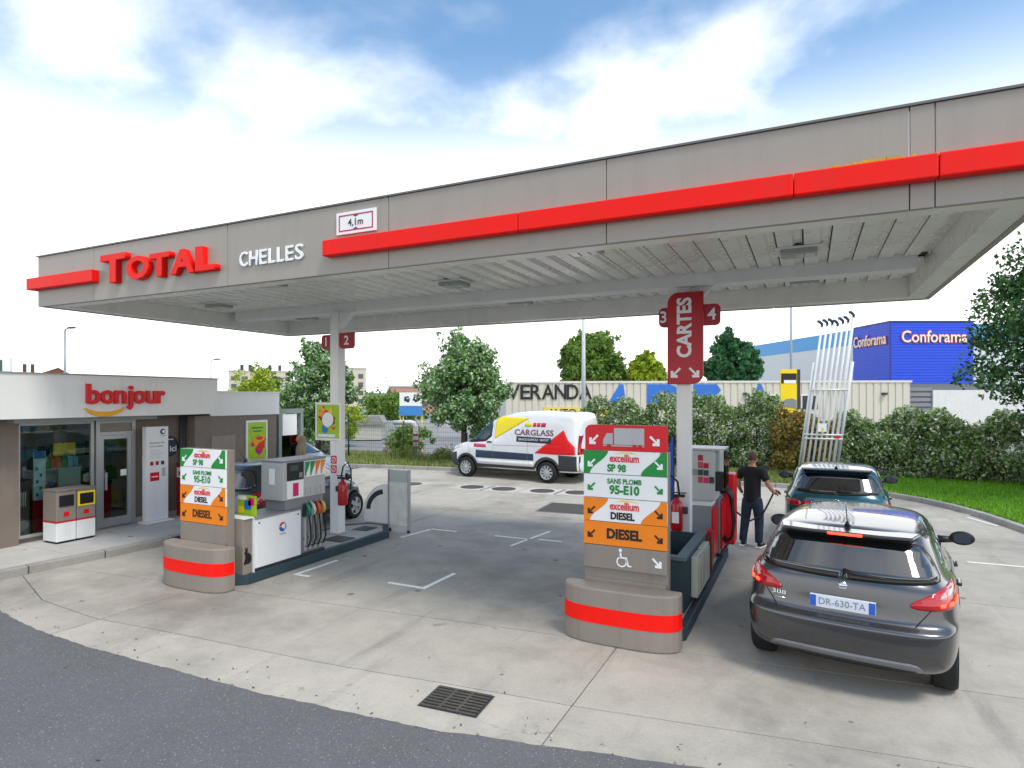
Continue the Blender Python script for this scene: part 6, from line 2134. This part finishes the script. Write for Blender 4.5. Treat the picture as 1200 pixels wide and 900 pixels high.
s2 = thing('store_sign', 'smaller Conforama letters on the receding side of the blue store', 'sign', (7.9, 77, 9.1), CA)
SIDE2 = Matrix.Rotation(R(-88.3), 4, 'Z') @ FRONT
for nm, m_, bo, d in (('letters_edge', CFR, .07, .12), ('letters_face', CFO, .015, .19)):
    me = text_mesh('Conforama', 1.75, bold=bo, extrude=.03)
    xs_ = [v.co.x for v in me.vertices]
    me.transform(Matrix.Diagonal((6.0 / (max(xs_) - min(xs_)), 1, 1, 1)))
    me.transform(Matrix.Translation((-.10 - d, 3.4, 0)) @ SIDE2)
    link(nm, me, m_, s2)

# yellow pylon sign on its post
ys = thing('pylon_sign', 'yellow and black roadside advert panel on a thin post above the hedge', 'sign', (-.85, 33.5, 0), R(25.6))
MB().tube([(.1, 0, 0), (.1, 0, 8.2)], [.07, .05], 8).build('post', mat('post_grey', '#8b9aa2', .5), ys)
box('panel', YELLOW, -.45, .35, -.09, -.02, 1.95, 4.15, ys)
box('panel_edge', DGREY, .352, .52, -.08, .02, 2.2, 4.15, ys)
box('black_field', BLK, -.43, .33, -.10, -.092, 3.45, 3.95, ys)
text('lettering', 'NORAUTO', .2, (-.05, -.104, 3.55), LETW, ys, extrude=.003, width=.5) if False else box('white_strip', SIGNW, -.30, .30, -.105, -.102, 3.45, 3.62, ys)
MB().prism([(-.43, 2.3), (.33, 2.2), (.33, 2.62), (.1, 2.72), (-.2, 2.68), (-.43, 2.5)], -.10, -.092).build('car_picture', MGREY, ys)


# ------------------------------------------------------------------ lamp posts
def lamp_post(x_, y_, h, lab, arm=True, r_=.06, m_=None, rz=0):
    t_ = thing('street_lamp', lab, 'street lamp', (x_, y_, 0), rz, 'street lamps')
    m_ = m_ or STEEL
    MB().tube([(0, 0, 0), (0, 0, h)], [r_ * 1.4, r_ * .7], 10).build('post', m_, t_)
    if arm:
        MB().tube([(0, 0, h), (.15, 0, h + .1), (.5, 0, h + .14)], r_ * .6, 8).build('arm', m_, t_)
        MB().box(.45, 1.0, -.12, .12, h + .09, h + .2, .03).build('lamp_head', DGREY, t_)
    return t_


PW = mat('post_white', '#c9cdcf', .45)
lamp_post(-11.1, 32.2, 9.5, 'pale lamp post in front of the VERANDA lettering', False, .10, PW)
lamp_post(-43.4, 23.5, 7.1, 'slim lamp post rising behind the shop roof at the far left', True, .07, rz=R(0))
lamp_post(-43.6, 34.5, 5.7, 'short lamp post above the right end of the shop fascia', True, .06)

# ------------------------------------------------------------------ yard fence, pipes and sign
fe = thing('wire_fence', 'green wire mesh fence on thin posts along the yard', 'fence', (-17, 21.9, 0))
FG = mat('fence_green', '#1f3a2c', .5)
fp = [(-24, 21.0), (-21.3, 21.4), (-18.6, 21.8), (-15.9, 22.2), (-13.2, 22.6), (-10.5, 23.0)]
for x_, y_ in fp:
    W(MB().tube([(x_, y_, .05), (x_, y_, 1.75)], .035, 8).build('post', FG, fe))
wm = MB()
for (a, b), (c_, d_) in zip(fp, fp[1:]):
    for k in range(9):
        z_ = .2 + .18 * k
        wm.tube([(a, b, z_), (c_, d_, z_)], .004, 4, caps=False)
    for k in range(1, 26):
        u = k / 26
        wm.tube([(a + (c_ - a) * u, b + (d_ - b) * u, .12), (a + (c_ - a) * u, b + (d_ - b) * u, 1.68)], .003, 4, caps=False)
W(wm.build('wire_mesh', FG, fe))['kind'] = 'stuff'
for i, (x_, y_, lab) in enumerate(((-15.75, 22.9, 'white U-bent pipe with red bands in the yard left of the tree'), (-20.6, 22.0, 'white bent pipe with red bands partly behind the left column'))):
    t_ = thing('bent_pipe', lab, 'pipe', (x_, y_, 0), R(20), 'white pipes in the yard')
    arc = [(0, 0, 0), (0, 0, 1.38)] + [(-.26 + .26 * math.cos(R(a)), 0, 1.38 + .26 * math.sin(R(a))) for a in range(10, 91, 16)] + [(-1.0, 0, 1.64)]
    MB().tube(arc, [.12] * (len(arc) - 1) + [.10], 14).build('pipe', VP, t_)
    for z_ in (.5, .78, 1.06):
        MB().lathe([(.126, z_), (.126, z_ + .09)], 16).build('red_band', mat('band_red', '#9c3038', .5), t_)
t_ = thing('site_sign', 'blue and white signboard on yellow posts in the yard', 'sign', (-20.9, 29.9, 0), R(25.6))
box('board', SIGNW, -.65, .65, -.05, .0, 2.27, 3.05, t_)
box('blue_board', mat('board_blue', '#3f86c9', .5, var=.12), -.68, .68, -.06, .01, 1.70, 2.25, t_)
for k in range(2):
    for q_ in range(5):
        MB().prism(disc_pts(-.2 + .5 * k + .12 * math.cos(q_ * 1.26 + k), 2.68 + .11 * math.sin(q_ * 1.26 + k), .05 + .015 * q_, 7), -.056 - .001 * q_, -.0505 - .001 * q_).build('print', FG, t_)
for xx in (-.62, -.45, .62):
    MB().tube([(xx, .08, 0), (xx, .08, 2.2)], .05, 8).build('post', mat('post_yellow', '#d9c46a', .6), t_)
t_ = thing('rubble_heap', 'heap of pale rubble and boards lying in the yard', 'rubble', (-18.6, 26.0, 0))
rr_ = random.Random(6)
for i in range(22):
    s_ = rr_.uniform(.12, .3)
    b_ = bmesh.new()
    bmesh.ops.create_icosphere(b_, subdivisions=1, radius=s_)
    for v in b_.verts: v.co *= rr_.uniform(.7, 1.2)
    mbx = MB(); mbx._merge(b_)
    mbx.build('stone', mat('rubble', '#b8ad98', .9, var=.2), t_, (rr_.gauss(0, .6), rr_.gauss(0, .35), s_ * .55 + rr_.uniform(0, .25) * (i % 3)))
t_ = thing('low_hut', 'low grey roofed hut at the back of the yard', 'hut', (-25.9, 32, 0), R(30))
box('wall', mat('hut_wall', '#b9b6aa', .8), -1.0, 1.0, 0, 2, 0, 1.0, t_)
MB().prism([(-1.15, 1.0), (1.15, 1.0), (1.15, 1.1), (.9, 1.55), (-.9, 1.55), (-1.15, 1.1)], -.15, 2.15).build('roof', mat('hut_roof', '#8d8d8a', .7, var=.15), t_)
t_ = thing('yard_wall', 'long grey slatted wall across the back of the yard', 'wall', (-25.5, 35.5, 0), R(20))
for i in range(12):
    box('panel', LGREY, -8 + i * 1.5, -8 + i * 1.5 + 1.46, 0, .08, 0, 1.15, t_)

# ------------------------------------------------------------------ far buildings, pylon, hills


def block(name, lab, x_, y_, rz, w_, d_, h, m_, rows_, cols_, cat='building', win=None, roof=None):
    t_ = thing(name, lab, cat, (x_, y_, 0), rz)
    box('wall', m_, -w_ / 2, w_ / 2, 0, d_, 0, h, t_)
    box('parapet', roof or LGREY, -w_ / 2 - .1, w_ / 2 + .1, -.1, d_ + .1, h + .01, h + .35, t_)
    wm_ = win or mat('far_window', '#4c565c', .15)
    fh = (h - 1.5) / rows_
    cw = w_ / cols_
    for i in range(cols_):
        for j in range(rows_):
            box('window', wm_, -w_ / 2 + cw * (i + .25), -w_ / 2 + cw * (i + .75), -.06, -.01, 1.2 + fh * j, 1.2 + fh * j + fh * .55, t_)
    return t_


FB = mat('flat_cream', '#c9bfa5', .8, var=.08)
b1 = block('apartment_block', 'cream apartment block with roof chimneys behind the trees', -131, 119, R(45), 16, 12, 9.6, FB, 4, 6)
for xx in (-5, -3, 2, 4.5):
    box('chimney', DGREY, xx - .4, xx + .4, 3, 4, 9.96, 11.6, b1)
block('apartment_tower', 'cream tower block right of the left canopy column', -106, 127, R(38), 5, 6, 10.2, FB, 4, 2)
block('brick_building', 'flat pink brick building beyond the yard', -63.5, 92, R(35), 9, 8, 4.6, mat('pink_brick', '#b98a7a', .85, var=.1), 2, 5)
ho = thing('far_house', 'small white house with tiled roof left of the brick building', 'house', (-71.7, 93.2, 0), R(36))
box('wall', WHITE, -1.6, 1.6, 0, 4, 0, 2.2, ho)
MB().prism([(-1.9, 2.2), (1.9, 2.2), (0, 3.3)], -.3, 4.3).build('roof', mat('old_tiles', '#8d6a55', .85, var=.15), ho)
box('window', DGREY, -.5, .5, -.05, -.01, 1.1, 1.9, ho)
rh = thing('far_house', 'tiled roof and chimneys just visible over the shop fascia', 'house', (-132, 69.6, 0), R(62))
box('wall', FB, -2.4, 2.4, 0, 6, 0, 7.2, rh)
MB().prism([(-2.8, 7.2), (2.8, 7.2), (.6, 8.6)], -.4, 6.4).build('roof', mat('brown_tiles', '#6b4436', .85, var=.15), rh)
for xx in (-4.6, -3.4):
    box('chimney', mat('chimney_brick', '#5a4438', .85), xx - .3, xx + .3, 1, 1.6, 0, 9.2, rh)
tk_ = thing('far_building', 'pale building corner with a green window above the shop at left', 'building', (-59.3, 26.4, 0), R(62))
box('wall', WHITE, -1.4, 1.4, 0, 3, 0, 6.1, tk_)
box('window', mat('green_window', '#3c5c48', .3), -.9, .9, -.06, -.01, 4.4, 5.8, tk_)
py_ = thing('power_pylon', 'distant lattice power pylon against the white sky', 'pylon', (-160, 211, 0), R(37))
py_.scale = (.56, .56, .56)
PY = mat('pylon_grey', '#8f979c', .6)
for sx, sy in ((1, 1), (1, -1), (-1, 1), (-1, -1)):
    MB().tube([(sx * 3, sy * 3, 0), (sx * .9, sy * .9, 16), (sx * .35, sy * .35, 24)], .22, 5).build('leg', PY, py_)
for z_, w_ in ((17, 7), (20, 5)):
    MB().tube([(-w_, 0, z_), (w_, 0, z_)], .22, 5).build('cross_arm', PY, py_)
for k in range(7):
    a = 3 - 2.1 * k / 7; z_ = 16 * k / 7
    MB().tube([(-a, -a, z_), (a * .85, -a * .85, z_ + 2.2)], .12, 4).build('brace', PY, py_)
    MB().tube([(a, -a, z_), (-a * .85, -a * .85, z_ + 2.2)], .12, 4).build('brace', PY, py_)
HILL = mat('hazed_wooded_hill', '#5a7a5a', .95, var=.45, scale=.08)  # distance haze is put into this forest green; no air volume is built
hb = bmesh.new()
hr = random.Random(9)
nx_, ny_ = 90, 10
grid = []
for j in range(ny_):
    rowv = []
    for i in range(nx_):
        a = R(-75 + 130 * i / (nx_ - 1))
        rad = 420 + 60 * j
        prof = 11 + 16 * math.exp(-((math.degrees(a) + 17) / 11) ** 2) + 5 * math.sin(i * .5) + 3 * math.sin(i * 1.3 + 2) - 4
        z_ = max(-2, prof * math.sin(math.pi * min(1, j / 5) / 2)) + hr.uniform(-1, 1) * 1.6
        if j == 0: z_ = -3
        rowv.append(hb.verts.new((math.sin(a) * rad, math.cos(a) * rad, z_)))
    grid.append(rowv)
for j in range(ny_ - 1):
    for i in range(nx_ - 1):
        hb.faces.new((grid[j][i], grid[j][i + 1], grid[j + 1][i + 1], grid[j + 1][i]))
mbx = MB(); mbx._merge(hb)
struct(mbx.build('hills', HILL))

# ------------------------------------------------------------------ people


def skin(name, joints, edges, m, parent, root=0, sub=2):
    """joints: (x, y, z, rx[, ry]); grown with a Skin modifier"""
    me = bpy.data.meshes.new(name)
    me.from_pydata([j[:3] for j in joints], edges, [])
    o = bpy.data.objects.new(name, me)
    COL.objects.link(o)
    o.modifiers.new('skin', 'SKIN')
    lay = me.skin_vertices[0].data
    for i, j in enumerate(joints):
        lay[i].radius = (j[3], j[4] if len(j) > 4 else j[3])
        lay[i].use_root = (i == root)
    s_ = o.modifiers.new('sub', 'SUBSURF'); s_.levels = sub; s_.render_levels = sub
    dg = bpy.context.evaluated_depsgraph_get()
    fin = bpy.data.meshes.new_from_object(o.evaluated_get(dg))
    bpy.data.objects.remove(o)
    for p in fin.polygons: p.use_smooth = True
    fin.name = name
    fin.materials.clear()
    return link(name, fin, m, parent)


SKIN = mat('skin', '#b98566', .55, var=.08, scale=20)
TSH = mat('black_tshirt', '#191a20', .85, var=.2, scale=9, bump=.3, bscale=18)
JEAN = mat('dark_jeans', '#273448', .85, var=.55, scale=7, bump=.3, bscale=22)
HAIR = mat('brown_hair', '#4a3222', .8, var=.2, scale=40)


def hand(parent, base, d, side, m):
    """palm with four fingers and thumb, slightly curled; base at wrist, d pointing to the knuckles"""
    d = Vector(d).normalized()
    s_ = Vector(side).normalized()
    n_ = d.cross(s_).normalized()
    b = Vector(base)
    pal = b + d * .055
    j = [(*b, .026, .02), (*pal, .034, .018)]
    e = [(0, 1)]
    for k, ln in zip((-.030, -.010, .010, .030), (.062, .075, .08, .068)):
        a = pal + s_ * k + d * .025
        c_ = a + d * ln * .5 - n_ * .012
        f = c_ + d * ln * .35 - n_ * .032
        i0 = len(j)
        j += [(*a, .0095), (*c_, .009), (*f, .0075)]
        e += [(1, i0), (i0, i0 + 1), (i0 + 1, i0 + 2)]
    a = b + d * .03 + s_ * .035
    i0 = len(j)
    j += [(*a, .011), (*(a + s_ * .02 + d * .035 - n_ * .012), .0095), (*(a + s_ * .018 + d * .06 - n_ * .025), .008)]
    e += [(0, i0), (i0, i0 + 1), (i0 + 1, i0 + 2)]
    return j, e


def join_into(o, others):
    bm = bmesh.new()
    bm.from_mesh(o.data)
    for q in others:
        bm.from_mesh(q.data)
        bpy.data.objects.remove(q)
    for f in bm.faces: f.smooth = True
    bm.to_mesh(o.data)
    bm.free()


pe = thing('person', 'man in black t-shirt and dark jeans refuelling the teal car', 'person', (-.93, 12.2, 0), R(-18))
# local: faces +y, height 1.72
jo = [(0, 0, .93, .125, .10), (0, -.01, 1.10, .12, .09), (0, 0, 1.28, .14, .095), (0, -.01, 1.40, .11, .075), (0, 0, 1.50, .055, .055), (0, .02, 1.56, .06, .06),
      (.10, .0, .86, .075, .08), (.12, .02, .50, .062, .065), (.13, -.02, .10, .042, .045), (.14, .10, .045, .04, .035),
      (-.10, .0, .86, .075, .08), (-.13, .0, .50, .062, .065), (-.15, -.06, .10, .042, .045), (-.17, .06, .045, .04, .035),
      (.20, -.01, 1.41, .062, .06), (.29, .0, 1.16, .044, .044), (.33, .20, .99, .030, .030),
      (-.20, -.01, 1.41, .062, .06), (-.27, -.03, 1.15, .044, .044), (-.23, .10, .95, .030, .030)]
ed = [(0, 1), (1, 2), (2, 3), (3, 4), (4, 5), (0, 6), (6, 7), (7, 8), (8, 9), (0, 10), (10, 11), (11, 12), (12, 13), (3, 14), (14, 15), (15, 16), (3, 17), (17, 18), (18, 19)]
bo = skin('body', jo, ed, SKIN, pe)
hj, he = hand(pe, (.335, .215, .985), (.15, .95, -.12), (-.3, .1, .95), SKIN)
h1 = skin('hand', hj, he, SKIN, pe, sub=1)
hj, he = hand(pe, (-.225, .115, .935), (.25, .75, -.55), (.9, -.2, .2), SKIN)
h2 = skin('hand', hj, he, SKIN, pe, sub=1)


def head_mesh(cx_, cy_, cz_, k=1.0):
    b = bmesh.new()
    bmesh.ops.create_uvsphere(b, u_segments=24, v_segments=18, radius=1)
    for v in b.verts:
        x_, y_, z_ = v.co
        w_ = .078 * (1 - .22 * max(0, -z_) ** 1.5)
        v.co = Vector((x_ * w_, y_ * (.098 if y_ < 0 else .092) * (1 - .10 * max(0, -z_)), z_ * .122))
        if y_ > .75 and abs(x_) < .28 and -.35 < z_ < .12: v.co.y += .022 * (1 - abs(x_) / .28) * (1 - abs(z_ + .15) / .3 if abs(z_ + .15) < .3 else 0)   # nose
        if y_ > .7 and .18 < abs(x_) < .55 and .0 < z_ < .2: v.co.y -= .008                                                                    # eye sockets
        if y_ > .7 and abs(x_) < .35 and -.55 < z_ < -.45: v.co.y -= .004                                                                      # mouth
        v.co = v.co * k + Vector((cx_, cy_, cz_))
    for s_ in (1, -1):
        c_ = bmesh.ops.create_uvsphere(b, u_segments=8, v_segments=6, radius=1)
        for v in c_['verts']:
            v.co = Vector((v.co.x * .012, v.co.y * .02, v.co.z * .032)) * k + Vector((cx_ + s_ * .078 * k, cy_ - .005, cz_ - .01))
    m_ = MB(); m_._merge(b)
    return m_


hd_ = head_mesh(0, .025, 1.62).build('head', SKIN, pe)
join_into(bo, [h1, h2, hd_])
# hair cap
b = bmesh.new()
bmesh.ops.create_uvsphere(b, u_segments=24, v_segments=18, radius=1)
dl = [v for v in b.verts if v.co.z < -.25 - .0 * v.co.y or (v.co.y > .35 and v.co.z < .5) or (v.co.y > .05 and v.co.z < .15)]
bmesh.ops.delete(b, geom=dl, context='VERTS')
for v in b.verts:
    v.co = Vector((v.co.x * .084, v.co.y * .106 + .025, v.co.z * .130 + 1.62))
hm_ = MB(); hm_._merge(b)
hm_.build('hair', HAIR, pe)
tj = [(0, 0, .80, .165, .135), (0, 0, .92, .170, .138), (0, -.01, 1.10, .165, .128), (0, 0, 1.28, .185, .130), (0, -.01, 1.41, .160, .115), (0, .0, 1.485, .085, .080),
      (.20, -.01, 1.40, .085, .083), (.265, -.005, 1.22, .072, .070), (-.20, -.01, 1.40, .085, .083), (-.255, -.02, 1.22, .072, .070)]
skin('tshirt', tj, [(0, 1), (1, 2), (2, 3), (3, 4), (4, 5), (4, 6), (6, 7), (4, 8), (8, 9)], TSH, pe, root=2)
tj = [(0, 0, 1.0, .15, .12), (0, 0, .90, .158, .13), (.10, .0, .78, .102, .11), (.12, .02, .50, .084, .088), (.13, -.02, .16, .070, .074), (.13, -.02, .07, .072, .076), (-.10, .0, .78, .102, .11), (-.13, .0, .50, .084, .088), (-.15, -.055, .16, .070, .074), (-.152, -.06, .07, .072, .076)]
skin('jeans', tj, [(0, 1), (1, 2), (2, 3), (3, 4), (4, 5), (1, 6), (6, 7), (7, 8), (8, 9)], JEAN, pe, root=1)
for (x_, y_, a) in ((.13, .03, -.1), (-.155, -.01, .2)):
    s_ = skin('shoe', [(x_, y_ - .08, .05, .045, .045), (x_ - math.sin(a) * .07, y_ + .06, .045, .048, .04), (x_ - math.sin(a) * .15, y_ + .14, .035, .04, .03)], [(0, 1), (1, 2)], BLACK, pe, sub=1)
    dx_ = -math.sin(a)
    MB().prism([(x_ - .045, y_ - .12), (x_ + .045, y_ - .12), (x_ + .05 + dx_ * .1, y_ + .08), (x_ + .035 + dx_ * .18, y_ + .18), (x_ - .035 + dx_ * .18, y_ + .18), (x_ - .05 + dx_ * .1, y_ + .08)], .002, .022, 'xy', bev=.006).build('sole', SIGNW, s_)
# nozzle in his hand, hose to the pump
nzl = thing('fuel_nozzle', 'black fuel nozzle held in the teal car by the man in black', 'nozzle', (-.55, 12.5, .95))
W(MB().tube([(-.58, 12.40, .98), (-.545, 12.53, 1.0), (-.50, 12.62, .97), (-.47, 12.68, .93)], [.022, .034, .026, .014], 10).build('nozzle_body', BLACK, nzl))
W(MB().tube([(-.58, 12.40, .98), (-.66, 12.3, .80), (-.75, 12.05, .62), (-.95, 11.7, .55), (-1.12, 11.4, .75), (-1.26, 11.2, 1.0)], .016, 8).build('hose', RUBBER, nzl))

# second person behind the people carrier, beige hooded top
p2_ = thing('person', 'person in beige hooded top standing behind the left dispenser', 'person', (-11.55, 11.75, .13), R(120))
jo2 = [(0, 0, .88, .14, .11), (0, 0, 1.08, .13, .10), (0, 0, 1.24, .15, .10), (0, 0, 1.36, .12, .085), (0, .01, 1.44, .055), (0, .03, 1.50, .06),
       (.10, 0, .84, .09), (.11, .02, .46, .06), (.11, 0, .09, .042), (.12, .11, .045, .04, .035), (-.10, 0, .84, .09), (-.11, .0, .46, .06), (-.12, -.03, .09, .042), (-.13, .09, .045, .04, .035),
       (.19, 0, 1.34, .06), (.25, .02, 1.10, .045), (.20, .18, .95, .03), (-.19, 0, 1.34, .06), (-.25, .02, 1.10, .045), (-.20, .18, .95, .03)]
b2 = skin('body', jo2, ed, SKIN, p2_)
hd_ = head_mesh(0, .03, 1.56).build('head', SKIN, p2_)
hj, he = hand(p2_, (.197, .195, .94), (-.2, .9, -.35), (-.9, -.2, .2), SKIN)
h1 = skin('hand', hj, he, SKIN, p2_, sub=1)
hj, he = hand(p2_, (-.197, .195, .94), (.2, .9, -.35), (.9, -.2, .2), SKIN)
h2 = skin('hand', hj, he, SKIN, p2_, sub=1)
join_into(b2, [hd_, h1, h2])
BEI = mat('beige_cloth', '#8a7a62', .9, var=.15, bump=.3, bscale=20)
skin('hooded_top', [(0, 0, .80, .165, .135), (0, 0, 1.05, .16, .125), (0, 0, 1.25, .17, .125), (0, 0, 1.37, .14, .105), (0, -.02, 1.46, .11, .10), (0, -.015, 1.58, .105, .11), (0, -.01, 1.67, .07, .08), (.19, 0, 1.34, .08), (.255, .02, 1.10, .066), (.205, .17, .96, .05), (-.19, 0, 1.34, .08), (-.255, .02, 1.10, .066), (-.205, .17, .96, .05)], [(0, 1), (1, 2), (2, 3), (3, 4), (4, 5), (5, 6), (3, 7), (7, 8), (8, 9), (3, 10), (10, 11), (11, 12)], BEI, p2_)
skin('trousers', [(0, 0, .88, .15, .12), (.09, 0, .80, .105), (.11, .02, .46, .08), (.11, 0, .08, .066), (-.09, 0, .80, .105), (-.11, 0, .46, .08), (-.12, -.03, .08, .066)], [(0, 1), (1, 2), (2, 3), (0, 4), (4, 5), (5, 6)], DGREY, p2_)
